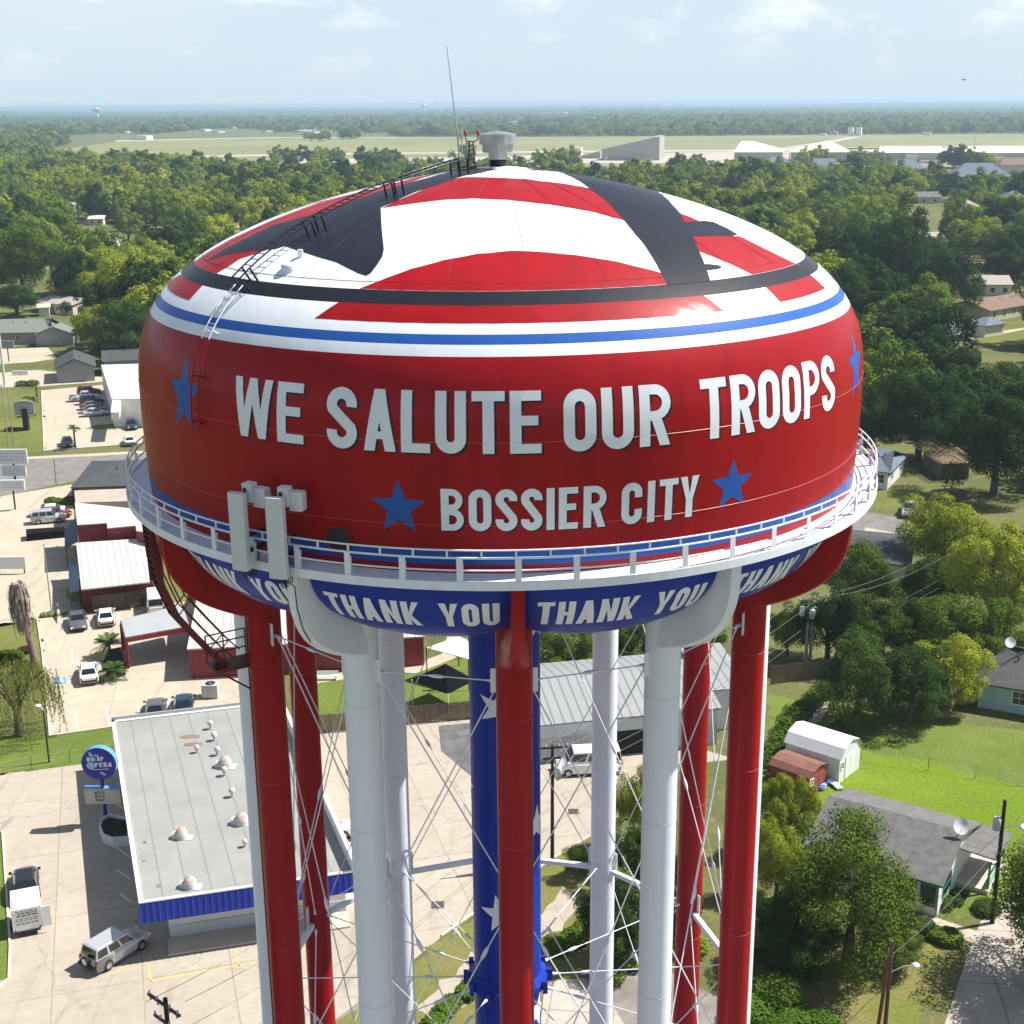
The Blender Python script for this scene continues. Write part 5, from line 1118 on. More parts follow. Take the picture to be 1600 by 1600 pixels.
part(MB().tube([(0.1*math.cos(k*.8), 0.1*math.sin(k*.8), 0.05+0.03*k) for k in range(18)], 0.02, 5), 'spring', DKST, st_); part(MB().box(-0.5,0.5,-0.12,0.12,0.6,0.8).box(0.25,0.45,-0.06,0.06,0.8,1.25).box(0.3,0.4,-0.3,0.3,1.05,1.12), 'seat', GALV, st_)
# ---- fences
def board_fence(name, label, pts, h, m, step=0.19, rails=True, posts=None):
    t = thing(name, label, 'fence'); mb = MB(); P = [Vector(g(*p)) for p in pts]; rnd = random.Random(5)
    for a, b in zip(P[:-1], P[1:]):
        L = (b-a).length; u = (b-a)/L; n = Vector((-u.y, u.x)); k = int(L/step)
        for i in range(k):
            p = a+u*(i*step); hh = h+rnd.uniform(-0.05, 0.05); mb.prism([tuple(p+n*0.012), tuple(p+u*(step*0.86)+n*0.012), tuple(p+u*(step*0.86)-n*0.012), tuple(p-n*0.012)], 0.03, hh)
    part(mb, 'board_panel', m, t); k = 0
    for a, b in zip(P[:-1], P[1:]):
        L = (b-a).length; u = (b-a)/L; n = Vector((-u.y, u.x))
        for i in range(int(L/2.6)+1):
            p = a+u*min(L, i*2.6)+n*0.07; part(MB().box(p.x-0.05, p.x+0.05, p.y-0.05, p.y+0.05, 0, h+0.04), 'post', m, t)
    return t
board_fence('board_fence', 'weathered board fence along the front of the playground lawn', [(470,1148),(560,1141),(640,1132),(752,1122)], 1.8, WOOD)
board_fence('board_fence', 'dark board fence behind the two parked cars beside the carport', [(146,958),(200,951),(256,943)], 2.0, M('dark_wood', (0.10,0.075,0.055), rough=0.9, var=0.3, scale=1.2, stretch=(7,7,0.4)))
board_fence('board_fence', 'grey board fence under the pole of transformers at the right', [(1205,1070),(1260,1062),(1300,1058)], 1.9, WOOD)
def wire_fence(label, pts, h=1.2):
    t = thing('wire_fence', label, 'fence'); P = [Vector(g(*p)) for p in pts]; mb = MB()
    for a, b in zip(P[:-1], P[1:]):
        L = (b-a).length; k = max(1, int(L/3))
        for i in range(k+1): q = a+(b-a)*i/k; part(MB().tube([(*q, 0), (*q, h)], 0.03, 6), 'post', GALV, t)
        for z in (h*0.5, h*0.98): mb.tube([(*a, z), (*b, z)], 0.012, 4)
    part(mb, 'wire', GALV, t)
wire_fence('thin wire fence running across the green lawn behind the white shed', [(1345,1188),(1450,1204),(1600,1228)])
wire_fence('thin wire fence on the grass strip behind the round blue sign', [(0,1212),(50,1202),(110,1192),(178,1182)])
dbx = thing('trash_pen', 'long low black enclosure beside the silver car in the upper lot', 'enclosure')
q = [Vector(g(*p)) for p in ((42,846),(102,840),(102,834),(42,838))]
part(MB().prism([tuple(p) for p in q], 0, 1.0), 'panel', M('black_mesh_panel', (0.008,0.008,0.008), rough=0.9, spec=0.1), dbx)

# =================================================================== VEHICLES
CGLASS = M('car_glass', (0.012,0.016,0.022), rough=0.05, spec=0.8)
TYRE = M('tyre_rubber', (0.018,0.018,0.018), rough=0.9)
RIM = M('wheel_rim', (0.45,0.46,0.47), rough=0.3, metal=0.7)
HLIGHT = M('headlight_lens', (0.75,0.77,0.78), rough=0.1)
TLIGHT = M('tail_light', (0.45,0.015,0.015), rough=0.2)
PLAST = M('black_plastic', (0.02,0.02,0.022), rough=0.6)
def paint(name, c, r=0.22, m=0.0): 
    k = M('car_'+name, c, rough=r, metal=m); k.node_tree.nodes['Principled BSDF'].inputs['Coat Weight'].default_value = 0.6; return k
CW, CS, CK, CG = paint('white', (0.78,0.78,0.78)), paint('silver', (0.52,0.54,0.56), 0.3, 0.35), paint('black', (0.012,0.012,0.014)), paint('grey', (0.13,0.135,0.145), 0.3, 0.3)
CN, CM_ = paint('navy', (0.015,0.03,0.07)), paint('maroon', (0.16,0.012,0.02))
KINDS = {  # L, W, roof z, belt z, hood z, cabin (x windshield base, windshield top, roof rear, rear base), wheel r, tail z
 'sedan': (4.7, 1.82, 1.46, 0.95, 0.86, (0.95, 0.25, -1.05, -1.75), 0.33, 0.98),
 'suv':   (4.5, 1.88, 1.80, 1.10, 1.04, (0.95, 0.42, -1.98, -2.16), 0.38, 1.08),
 'hatch': (4.3, 1.80, 1.58, 1.00, 0.92, (1.00, 0.40, -1.50, -2.0), 0.34, 1.0),
 'pickup':(5.6, 1.96, 1.82, 1.12, 1.06, (1.25, 0.75, -0.55, -0.75), 0.40, 1.08),
 'van':   (5.5, 2.00, 2.15, 1.25, 1.15, (1.95, 1.35, -2.55, -2.70), 0.37, 1.25),
}
PROTO = {}
def car_proto(kind, extra=None):
    key = (kind, extra)
    if key in PROTO: return PROTO[key]
    L, Wd, zr, zb, zh, (ca, cb2, cc, cd2), wr, zt = KINDS[kind]
    root = thing(kind if kind != 'hatch' else 'car', 'x', 'car'); root.name = {'sedan': 'parked_car', 'hatch': 'parked_car', 'suv': 'parked_suv', 'pickup': 'pickup_truck', 'van': 'parked_van'}[kind]
    h = L/2; hw = Wd/2
    b = MB()
    st = [(-h, 0.42, zt-0.16, hw*0.86), (-h+0.10, 0.30, zt-0.03, hw*0.95), (-h+0.5, 0.26, zt, hw), (cd2, 0.24, zb, hw), (0, 0.22, zb, hw*1.01), (ca, 0.24, zb-0.01, hw), (h-0.7, 0.26, zh-0.05, hw*0.97), (h-0.2, 0.28, zh-0.16, hw*0.90), (h, 0.38, zh-0.34, hw*0.74)]
    vs = []
    for x, z0, z1, w in st: vs += [(x, -w*0.94, z0), (x, -w, z0+0.18), (x, -w*0.99, (z0+z1)/2+0.1), (x, -w*0.95, z1-0.06), (x, -w*0.82, z1), (x, 0, z1+0.03), (x, w*0.82, z1), (x, w*0.95, z1-0.06), (x, w*0.99, (z0+z1)/2+0.1), (x, w, z0+0.18), (x, w*0.94, z0)]
    k = 11; n = len(st)
    b.add(vs, [(i*k+j, (i+1)*k+j, (i+1)*k+j+1, i*k+j+1) for i in range(n-1) for j in range(k-1)]+[(i*k+k-1, (i+1)*k+k-1, (i+1)*k, i*k) for i in range(n-1)], 0, True)
    b.add(vs[:k], [tuple(range(k))], 0); b.add(vs[-k:], [tuple(range(k))[::-1]], 0)
    # greenhouse
    wb, wt = hw*0.90, hw*{'van': 0.84, 'suv': 0.78}.get(kind, 0.70)
    B4 = [(ca, -wb), (ca, wb), (cd2, wb), (cd2, -wb)]; T4 = [(cb2, -wt), (cb2, wt), (cc, wt), (cc, -wt)]
    zb0 = zb-0.03
    base = [(x, y, zb0) for x, y in B4]; top = [(x, y, zr-0.04) for x, y in T4]
    cap = [(x-(0.10 if i < 2 else -0.10), y*0.86, zr) for i, (x, y) in enumerate(T4)]
    b.add(base+top+cap, [(0,1,5,4), (1,2,6,5), (2,3,7,6), (3,0,4,7), (4,5,9,8), (5,6,10,9), (6,7,11,10), (7,4,8,11), (8,9,10,11)], 0)
    if kind == 'pickup':
        b.box(-h+0.12, cd2-0.05, -hw*0.78, hw*0.78, zt-0.02, zt+0.035, 1)
    b.box(-h-0.06, -h+0.12, -hw*0.84, hw*0.84, 0.42, 0.62, 1); b.box(h-0.12, h+0.03, -hw*0.70, hw*0.70, 0.36, 0.56, 1)
    b.box(-h+0.4, h-0.5, -hw*0.9, hw*0.9, 0.16, 0.30, 1)
    for S in (-1, 1): b.obox((ca-0.15, S*(hw+0.09), zb+0.06), (0.16, 0, 0), (0, 0.22, 0), (0, 0, 0.15), 0)
    part(b, 'body', [CW, PLAST], root)
    def pane(nm, q, inset=0.10, push=0.012, splits=1):
        q = [Vector(p) for p in q]; c = sum(q, Vector())/4; nn = (q[1]-q[0]).cross(q[3]-q[0]).normalized()
        if nn.dot(c-Vector((0, 0, 0.6))) < 0: nn = -nn
        m = MB()
        def bl(u, v): return (q[0]*(1-u)+q[1]*u)*(1-v)+(q[3]*(1-u)+q[2]*u)*v
        for s in range(splits):
            u0, u1 = (s+inset*0.6)/splits, (s+1-inset*0.6)/splits
            m.add([bl(u0, inset)+nn*push, bl(u1, inset)+nn*push, bl(u1, 1-inset)+nn*push, bl(u0, 1-inset)+nn*push], [(0,1,2,3)])
        part(m, nm, CGLASS, root)
    pane('windshield', [base[0], base[1], top[1], top[0]], 0.08)
    pane('rear_window', [base[3], base[2], top[2], top[3]], 0.12)
    sp = 3 if kind in ('suv', 'van') else 2
    pane('side_window', [base[0], base[3], top[3], top[0]], 0.13, splits=sp)
    pane('side_window', [base[1], base[2], top[2], top[1]], 0.13, splits=sp)
    fx, rx = h-0.88, -h+0.92
    for x in (fx, rx):
        for S in (-1, 1):
            w = part(MB().lathe([(wr*0.5, -0.11), (wr*0.92, -0.11), (wr, -0.07), (wr, 0.07), (wr*0.92, 0.11), (wr*0.5, 0.11)], 20).shift(0, 0, 0), 'wheel', TYRE, root, loc=(x, S*(hw-0.08), wr)); w.rotation_euler = (math.pi/2, 0, 0)
            r_ = part(MB().lathe([(0.001, 0.085), (wr*0.35, 0.10), (wr*0.62, 0.112)], 14).lathe([(0.001, -0.085), (wr*0.35, -0.10), (wr*0.62, -0.112)], 14), 'rim', RIM, w)
    for S in (-1, 1):
        part(MB().obox((h-0.13, S*hw*0.66, zh-0.30), (0.22, 0, 0), (-0.08*S, 0.34*S, 0), (0.0, 0, 0.16)), 'headlight', HLIGHT, root)
        part(MB().box(-h-0.012, -h+0.12, S*hw*0.80-0.09, S*hw*0.80+0.09, zt-0.34, zt-0.10) if kind not in ('suv', 'van') else MB().box(-h-0.012, -h+0.12, S*hw*0.84-0.08, S*hw*0.84+0.08, zt-0.42, zt-0.06), 'tail_light', TLIGHT, root)
    if extra == 'spare':
        sp_ = MB().lathe([(0.001, 0.10), (0.30, 0.10), (0.36, 0.06), (0.36, -0.10), (0.001, -0.10)], 20); w = part(sp_, 'spare_wheel', TYRE, root, loc=(-h-0.17, 0.0, 0.92)); w.rotation_euler = (0, -math.pi/2, 0)
        part(MB().lathe([(0.001, 0.105), (0.15, 0.115), (0.24, 0.105)], 16), 'rim', CS, w)
        part(MB().box(-h-0.14, -h+0.05, -hw*0.9, hw*0.9, 0.38, 0.62), 'bumper', PLAST, root)
    PROTO[key] = root; root['_used'] = 0
    return root
def car(kind, px, py, dx, dy, pm, label, cat='car', extra=None, group=None, name=None):
    pr = car_proto(kind, extra)
    c = g(px, py, 0.7); f = Vector(g(px+dx, py+dy, 0.7))-Vector(c); rz = math.atan2(f.y, f.x)
    first = not pr.get('_used'); 
    if first:
        r = pr; r['_used'] = 1; r.location = (*c, Z2); r.rotation_euler = (0, 0, rz)
    else: r = copy_tree(pr, (*c, Z2), rz)
    if '_used' in r and not first: del r['_used']
    r['label'] = label; r['category'] = cat
    if group: r['group'] = group
    b = KIDS[r.name][0]; b.material_slots[0].link = 'OBJECT'; b.material_slots[0].material = pm
    b.material_slots[1].link = 'OBJECT'; b.material_slots[1].material = PLAST
    return r
GA, GB, GC_ = 'cars nosed in beside the plain white hall', 'cars in the lot by the red carport', 'cars in the row beside the red shop'
car('suv', 9, 525, 12, 1, CW, 'white minivan half cut off in the yard of the greenish-grey roofed house')
car('pickup', 46, 529, -12, 1.5, CK, 'black pickup truck in front of the greenish-grey roofed house', 'truck')
car('van', 84, 512, 12, 1, CW, 'white van beside the gable end of the greenish-grey roofed house', 'van')
car('sedan', 60, 521, 12, 1, CG, 'dark car tucked behind the black pickup truck')
car('suv', 139, 611, 12, -1, CM_, 'maroon car, farthest in the row beside the white hall', group=GA)
car('pickup', 132, 620, 12, -1, CS, 'silver and white pickup truck second from the far end beside the white hall', 'truck', group=GA)
car('suv', 143, 625, 12, -1, CN, 'navy blue SUV between the pickup and the maroon sedan at the white hall', group=GA)
car('sedan', 145, 633, 12, -1, CM_, 'maroon sedan between the navy SUV and the dark sedan at the white hall', group=GA)
car('sedan', 147, 638, 12, -1, CG, 'dark grey sedan wedged beside the nearest silver sedan at the white hall', group=GA)
car('sedan', 149, 643.5, 12, -1, CS, 'silver sedan, nearest of the row beside the white hall', group=GA)
car('hatch', 205, 663, 4, 10, CN, 'dark blue car parked alone at the front wall of the white hall')
car('sedan', 105, 690, 3, 10, CK, 'black car parked by a small palm at the edge of the white hall lot')
car('sedan', 202, 687, -2, -10, CW, 'white car at the grass verge in front of the white hall')
car('sedan', 74, 797, -12, 1, CW, 'white sedan at the back of the row beside the red shop', group=GC_)
car('sedan', 84, 801, 12, -1, CM_, 'dark red car squeezed between the white sedan and the silver SUV', group=GC_)
car('suv', 76, 808, 12, -1, CS, 'silver SUV at the front of the row beside the red shop', group=GC_)
car('sedan', 121, 968, 1, 10, CG, 'dark grey car with its nose to the viewer by the flowering shrub', group=GB)
car('sedan', 165, 961, -1, -10, CW, 'white car in front of the dark board fence', group=GB)
car('van', 243, 942, -1, -10, CW, 'white van partly hidden behind the roof of the red carport', 'van')
car('sedan', 138, 1048, -1, -10, CW, 'white car alone next to the planted island of small palms', group=GB)
car('sedan', 243, 1105, 0.5, -10, CG, 'grey car half hidden by the back edge of the laundromat roof', group=GB)
car('sedan', 287, 1098, 0.5, -10, CN, 'dark blue car nearest the red hall behind the laundromat', group=GB)
car('suv', 181, 1479, 12, -7.2, CS, 'silver SUV with a spare wheel on its tail, half in the laundromat shade', extra='spare')
car('hatch', 40, 1377, -0.6, -10, CK, 'shiny black car in front of the white cargo trailer by the kerb')
car('van', 920, 1193, -12, 0.6, CW, 'white panel van with dark side windows in front of the white warehouse', 'van')
car('sedan', 574, 1293, -10, -1.5, CW, 'white car mostly hidden behind the white leg beside the laundromat')
car('pickup', 1421, 795, -2.2, 10, CS, 'silver pickup truck facing down the drive near the unfinished house frame', 'truck')
car('sedan', 1504, 527, 10, 1, CW, 'white car on the drive of the grey-roofed white house')
# small white cargo trailer with writing on its back
tc0 = g(42, 1428, 0.9); f = Vector(g(41.4, 1418, 0.9))-Vector(tc0); rz = math.atan2(f.y, f.x)
dt = thing('cargo_trailer', 'white cargo trailer with dark writing on its back, standing behind the shiny black car', 'trailer', (*tc0, Z2), rz)
part(MB().box(-1.35, 1.25, -0.95, 0.95, 0.48, 2.15).box(-1.25, 1.15, -0.85, 0.85, 2.15, 2.22), 'cargo_box', CW, dt)
part(MB().box(-1.42, 1.3, -0.8, 0.8, 0.34, 0.47).tube([(1.2, -0.5, 0.42), (2.2, 0, 0.42)], 0.05, 6).tube([(1.2, 0.5, 0.42), (2.2, 0, 0.42)], 0.05, 6), 'chassis', PLAST, dt)
for S in (-1, 1):
    w = part(MB().lathe([(0.2, -0.10), (0.33, -0.10), (0.35, 0), (0.33, 0.10), (0.2, 0.10)], 18), 'wheel', TYRE, dt, loc=(-0.2, S*1.02, 0.35)); w.rotation_euler = (math.pi/2, 0, 0); part(MB().lathe([(0.001,-.08),(0.2,-0.10),(0.2,0.10),(0.001,.08)], 12), 'rim', RIM, w)
part(MB().box(-1.42, -1.36, -1.55, -0.97, 0.55, 2.05), 'rear_door', CW, dt)
for S in (-1, 1): part(MB().box(-1.40, -1.352, S*0.8-0.06, S*0.8+0.06, 0.5, 0.62), 'tail_light', TLIGHT, dt)
GREYT = M('grey_lettering', (0.16,0.16,0.17), rough=0.6)
rr_ = random.Random(3)
for row, (z, hh) in enumerate(((1.92, 0.07), (1.74, 0.11), (1.56, 0.11), (1.36, 0.05), (1.22, 0.05), (0.98, 0.08))):
    tx = MB(); y = -0.7
    while y < 0.62: w = rr_.uniform(0.14, 0.34); tx.box(-1.362, -1.352, y, min(0.70, y+w), z, z+hh); y += w+0.07
    part(tx, 'lettering', GREYT, dt)

# =================================================================== POLES, SIGNS, STREET FURNITURE
POLE = M('pole_wood', (0.10,0.075,0.055), rough=0.9, var=0.3, scale=2, stretch=(4,4,0.5))
POLED = M('pole_dark_wood', (0.03,0.024,0.02), rough=0.9, var=0.3, scale=2)
TRANS = M('transformer_grey', (0.52,0.56,0.58), rough=0.45)
def pole_thing(name, label, base, top_px, r, m, cat='utility pole', xarm=None, trans=(), lamp=None, brace=False, hgt_=None):
    b = gv(*base); h = hgt_ or hgt(*top_px, b); t = thing(name, label, cat, b)
    part(MB().tube([(0, 0, 0), (0, 0, h)], [r, r*0.72], 10), 'pole', m, t)
    for z, w, rz in (xarm or []):
        c, s = math.cos(rz), math.sin(rz); mb = MB().obox((0, -0.13, h-z), (w*c, w*s, 0), (-0.1*s, 0.1*c, 0), (0, 0, 0.13))
        part(mb, 'crossarm', m, t)
        for k in (-0.46, -0.2, 0.2, 0.46): part(MB().lathe([(0.05, 0), (0.07, 0.06), (0.04, 0.12), (0.06, 0.18), (0.001, 0.2)], 8, (w*k*c, w*k*s-0.13, h-z+0.06)), 'insulator', TRANS, t)
    for z, x, y in trans:
        tt = part(MB().lathe([(0.001, 0), (0.27, 0.02), (0.27, 0.85), (0.22, 0.92), (0.001, 0.95)], 16, (x, y, h-z)).tube([(x, y, h-z+0.9), (x, y, h-z+1.15)], 0.04, 6).obox((x/2, y/2, h-z+0.5), (abs(x)+.05, 0, 0), (0, 0.08+abs(y)*0, 0), (0, 0, 0.1)), 'transformer', TRANS, t)
    if lamp:
        z, dx, dy, s = lamp; part(MB().tube([(0, 0, h-z), (dx*0.5, dy*0.5, h-z+0.35), (dx, dy, h-z+0.4)], 0.035, 6), 'lamp_arm', GALV, t)
        part(MB().lathe([(0.001, -0.1), (0.35*s, -0.06), (0.30*s, 0.04), (0.001, 0.10)], 14, (dx, dy, h-z+0.38)), 'lamp_head', WHTT, t)
    return t, b, h
WIRE = M('wire_grey', (0.16,0.155,0.15), rough=0.5)
def wire(a, b, sag, name='power_line', label=None, r=0.017):
    a, b = Vector(a), Vector(b); pts = [a+(b-a)*k/14-Vector((0, 0, sag*4*(k/14)*(1-k/14))) for k in range(15)]
    o = MB().tube(pts, r, 4).build(name, WIRE); return tag(o, label, 'power line', 'power lines strung between the poles')
p1, b1, h1 = pole_thing('utility_pole', 'tall black pole with a transformer beside the green-trimmed house', (1550,1442), (1571,1250), 0.17, POLED, trans=((2.2, -0.38, 0.0),), xarm=None, lamp=(2.1, 1.5, -0.6, 1.6))
p2, b2, h2 = pole_thing('utility_pole', 'brown pole with a small lamp arm on the dry grass verge', (1383,1606), (1391,1470), 0.14, POLE, lamp=(2.2, 1.6, 0.2, 0.7))
part(MB().tube([(-0.55, -0.3, 0), (-0.12, 0, h2*0.82)], 0.12, 8), 'stay_pole', M('red_stained_wood', (0.16,0.05,0.03), rough=0.9), p2)
p3, b3, h3 = pole_thing('utility_pole', 'dark pole with a crossarm and transformer next to the white panel van', (863,1346), (856,1164), 0.15, POLED, trans=((2.6, 0.42, -0.1),), xarm=((0.15, 2.4, RAD(8)), (1.0, 1.4, RAD(8))))
p4, b4, h4 = pole_thing('utility_pole', 'grey double pole carrying a bank of transformers before the right-hand trees', (1258,1046), (1272,932), 0.17, M('pole_grey_wood', (0.27,0.25,0.23), rough=0.9, var=0.2, scale=2), trans=((2.0, -0.6, 0), (2.0, 0.6, 0), (2.05, 0.25, -0.55)), xarm=((0.2, 2.4, RAD(20)),))
part(MB().tube([(0.5, 0.2, 0), (0.45, 0.2, h4*0.75)], 0.14, 8), 'stay_pole', MATS['pole_grey_wood'], p4)
b5 = gv(258, 1560, 11.0)
p5 = thing('utility_pole', 'brown pole with two slanting crossarms rising at the bottom edge of the lot', 'utility pole', (b5.x, b5.y, 0))
part(MB().tube([(0, 0, 0), (0, 0, 11.0)], [0.16, 0.12], 10), 'pole', POLED, p5)
for z, w in ((10.75, 2.7), (10.45, 2.5), (9.7, 1.9)):
    c, s = math.cos(RAD(-42)), math.sin(RAD(-42)); part(MB().obox((0.1*s, (-0.16 if z > 10.6 else 0.16 if z > 10 else -.16), z), (w*c, w*s, 0), (-0.11*s, 0.11*c, 0), (0, 0, 0.13)), 'crossarm', POLE, p5)
    for k in (-0.45, -0.2, 0.2, 0.45): part(MB().lathe([(0.05, 0), (0.07, 0.06), (0.04, 0.12), (0.06, 0.18), (0.001, 0.2)], 8, (w*k*c+0.1*s, w*k*s-0.16, z+0.06)), 'insulator', TRANS, p5)
# wires
far_r = gv(1445, 905, 10.0); far_l = gv(700, 1250, 9.0)
q4 = Vector((b4.x, b4.y, h4)); q3 = Vector((b3.x, b3.y, h3)); q1 = Vector((b1.x, b1.y, h1)); q2 = Vector((b2.x, b2.y, h2))
for k, (dx, dz) in enumerate(((-1.0, -0.1), (1.0, -0.1), (0, -3.0), (0.1, -3.8))):
    wire(q4+Vector((dx, 0, dz)), far_r+Vector((dx+4, 8, dz)), 0.9, label='power line climbing from the transformer bank over the right-hand trees')
    wire(q3+Vector((dx, 0, dz if k < 2 else dz+0.8)), q4+Vector((dx, 0, dz)), 1.0, label='power line from the pole beside the panel van to the transformer bank')
for k, (dx, dz) in enumerate(((-1.0, -0.1), (1.0, -0.1), (0, -2.2))):
    wire(q3+Vector((dx, 0, dz)), Vector((b5.x+dx, b5.y, 10.9+dz)), 1.3, label='power line across the lot from the van pole to the bottom edge pole')
wire(q1, q1+Vector((14, 16, 0.2)), 0.5, label='power line leaving the top of the tall black pole')
wire(q1-Vector((0, 0, 2.6)), q1+Vector((14, 16, -2.4)), 0.6, label='power line leaving the middle of the tall black pole')
wire(q1-Vector((0, 0, 3.4)), q2-Vector((0, 0, 1.0)), 0.5, label='power line between the tall black pole and the brown lamp pole')
# lamps and slender poles on the left
pole_thing('light_pole', 'thin grey light pole standing in the lot beside the dead palm', (81,962), (64,850), 0.08, GALV, 'light pole')
pole_thing('light_pole', 'slim dark light pole with a lamp at the willow tree', (77,1191), (67,1110), 0.09, POLED, 'light pole', lamp=(0.05, -0.5, 0.3, 0.8))
pole_thing('light_pole', 'thin pole at the corner of the charcoal hip-roofed house', (88,757), (82,716), 0.07, POLE, 'light pole')
pole_thing('light_pole', 'stout white pole rising at the left edge by the upper lawn', (8,604), (-2,520), 0.28, M('white_pole_paint', (0.66,0.66,0.66), rough=0.5), 'light pole')
# twin-post roadside sign and friends
SIGNW = M('sign_face_pale', (0.62,0.64,0.65), rough=0.5, var=0.05, scale=2); SIGNG = M('sign_face_grey', (0.30,0.31,0.31), rough=0.6)
LET = M('sign_letters_grey', (0.46,0.48,0.50), rough=0.6)
def board_sign(name, label, base, c_px, w, h, m, posts=1, d=0.18, arch=False, lines=2, postm=POLED, pw=0.09, extra=()):
    b = gv(*base); t = thing(name, label, 'sign', b); zc = hgt(*c_px, b); xo = 0.0
    for k in range(posts):
        x = 0 if posts == 1 else (-w*0.42 if k == 0 else w*0.42); part(MB().box(x-pw, x+pw, -pw, pw, 0, zc+(h*0.5 if posts > 1 else 0)), 'post', postm, t)
    for (dz, ww, hh) in ((0, w, h),)+tuple(extra):
        mb = MB().box(-ww/2, ww/2, -d-0.02, -0.02 if posts > 1 else d, zc+dz-hh/2, zc+dz+hh/2)
        if arch: mb.prism([(-ww*0.4, -d+.01), (ww*0.4, -d+.01), (ww*0.4, d-.01), (-ww*0.4, d-.01)], zc+hh/2, zc+hh/2+0.12).prism([(-ww*0.26, -d+.01), (ww*0.26, -d+.01), (ww*0.26, d-.01), (-ww*0.26, d-.01)], zc+hh/2+0.12, zc+hh/2+0.24)
        bd = part(mb, 'sign_board', m, t); tx = MB(); rn = random.Random(len(label))
        for r in range(lines):
            x = -ww*0.40
            while x < ww*0.36:
                k = rn.uniform(0.12, 0.4)*ww*0.5; y = zc+dz+hh*(0.34-0.68*(r+0.5)/lines); tx.box(x, min(ww*0.4, x+k), -d-0.032, -d-0.022, y-hh*0.05, y+hh*0.05); x += k+0.07*ww
        if lines: part(tx, 'lettering', LET, bd)
    return t
board_sign('roadside_sign', 'pale two-tier signboard with faint lettering by the street', (24,752), (20,713), 4.4, 2.2, SIGNW, lines=3, extra=((-2.2, 3.6, 1.6),), pw=0.12)
board_sign('roadside_sign', 'low wide white signboard on one post below the two-tier sign', (24,796), (20,758), 3.4, 1.5, SIGNW, lines=2)
board_sign('lawn_sign', 'grey arched church-style sign on a dark post in the lawn', (42,672), (38,638), 3.4, 2.2, SIGNG, arch=True, lines=3, pw=0.45)
board_sign('frame_sign', 'pale board hung between two dark posts in the tan lot', (19,896), (18,879), 3.6, 1.5, SIGNW, posts=2, lines=0, pw=0.06)
board_sign('lawn_sign', 'small grey sign on a post before the greenish-grey roofed house', (14,565), (12,538), 3.0, 1.6, SIGNG, lines=0)
board_sign('ground_sign', 'low flat pale sign slab on the tan strip left of the long grey house', (32,586), (32,582), 3.4, 0.8, SIGNW, lines=0)
for lab, bs, tp_ in (('thin bare pole rising left of its twin behind the two-tier sign', (14,704), (1,600)), ('thin bare pole rising right of its twin behind the two-tier sign', (23,705), (12,604))):
    pole_thing('sign_pole', lab, bs, tp_, 0.10, M('pole_weathered', (0.30,0.29,0.27), rough=0.7), 'pole')

# round blue sign with its letter board
sb = gv(166,1286); sg = thing('pole_sign', 'round blue shop sign above a pale letter board on a blue pole', 'sign', sb, RAD(-2))
z1 = hgt(152,1191,sb); z2 = hgt(157,1243,sb)
SBLUE = M('sign_blue', (0.008,0.022,0.30), rough=0.3); SBL = M('sign_rim_blue', (0.12,0.30,0.62), rough=0.35); BUB = M('bubble_blue', (0.30,0.58,0.78), rough=0.4); SWHT = M('sign_white', (0.80,0.80,0.78), rough=0.4); SBOARD = M('letter_board_cream', (0.52,0.49,0.38), rough=0.5, var=0.05, scale=2); SBK = M('sign_black', (0.01,0.01,0.01), rough=0.5)
part(MB().tube([(0, 0, 0), (0, 0, z1)], 0.16, 10), 'pole', SBLUE, sg)
RD_ = 1.36
k = 40; mb = MB(); fr_ = [(RD_*math.cos(2*math.pi*i/k), -0.28, z1+RD_*math.sin(2*math.pi*i/k)) for i in range(k)]; bk = [(x, 0.28, z) for x, y, z in fr_]
mb.add(fr_, [tuple(range(k))], 0).add(bk, [tuple(range(k))[::-1]], 0).add(fr_+bk, [(i, (i+1) % k, (i+1) % k+k, i+k) for i in range(k)], 1, True)
disc = part(mb, 'sign_disc', [SBLUE, SBL], sg)
def txt(mb, s, x, z, h, y, mi=0, w=0.62, gap=0.10, t=0.21, fat=None, tilt=0.0):
    cx = x
    for ch in s:
        if ch != ' ':
            ww = h*w if ch not in 'I' else h*0.3
            for kk, stk in enumerate(glyph(ch, ww/h, t)):
                for pol in stk:
                    P = [(cx+u*h, y-0.001*kk, z+v*h+tilt*(cx+u*h-x)) for u, v in pol]
                    mb.add(P, [tuple(range(len(P)))], mi)
        cx += h*(w+gap) if ch != ' ' else h*0.35
    return cx-x
tx = MB(); zt_ = 0.06
txt(tx, 'THE', -0.32, z1+0.62, 0.17, -0.292, 0)
part(tx, 'lettering', SWHT, disc); tx = MB()
txt(tx, 'S', -0.92, z1+0.20, 0.36, -0.292, 0, w=0.72, t=0.3); part(tx, 'lettering', SWHT, disc); tx = MB(); txt(tx, 'AP', -0.12, z1+0.26, 0.36, -0.292, 0, w=0.76, t=0.3)
part(tx, 'lettering', SWHT, disc); tx = MB()
txt(tx, 'PERA', -0.30, z1-0.28, 0.38, -0.292, 0, w=0.80, t=0.3, tilt=0.04)
part(tx, 'lettering', SWHT, disc); tx = MB(); x = -0.5
for k in range(11): tx.box(x, x+0.09, -0.296, -0.290, z1-0.52+0.006*k, z1-0.46+0.006*k); x += 0.115
part(tx, 'lettering', SWHT, disc)
bb = MB()
def blob(cx, cz, r, y): bb.add([(cx+r*math.cos(2*math.pi*i/20), y, cz+r*math.sin(2*math.pi*i/20)) for i in range(20)], [tuple(range(20))])
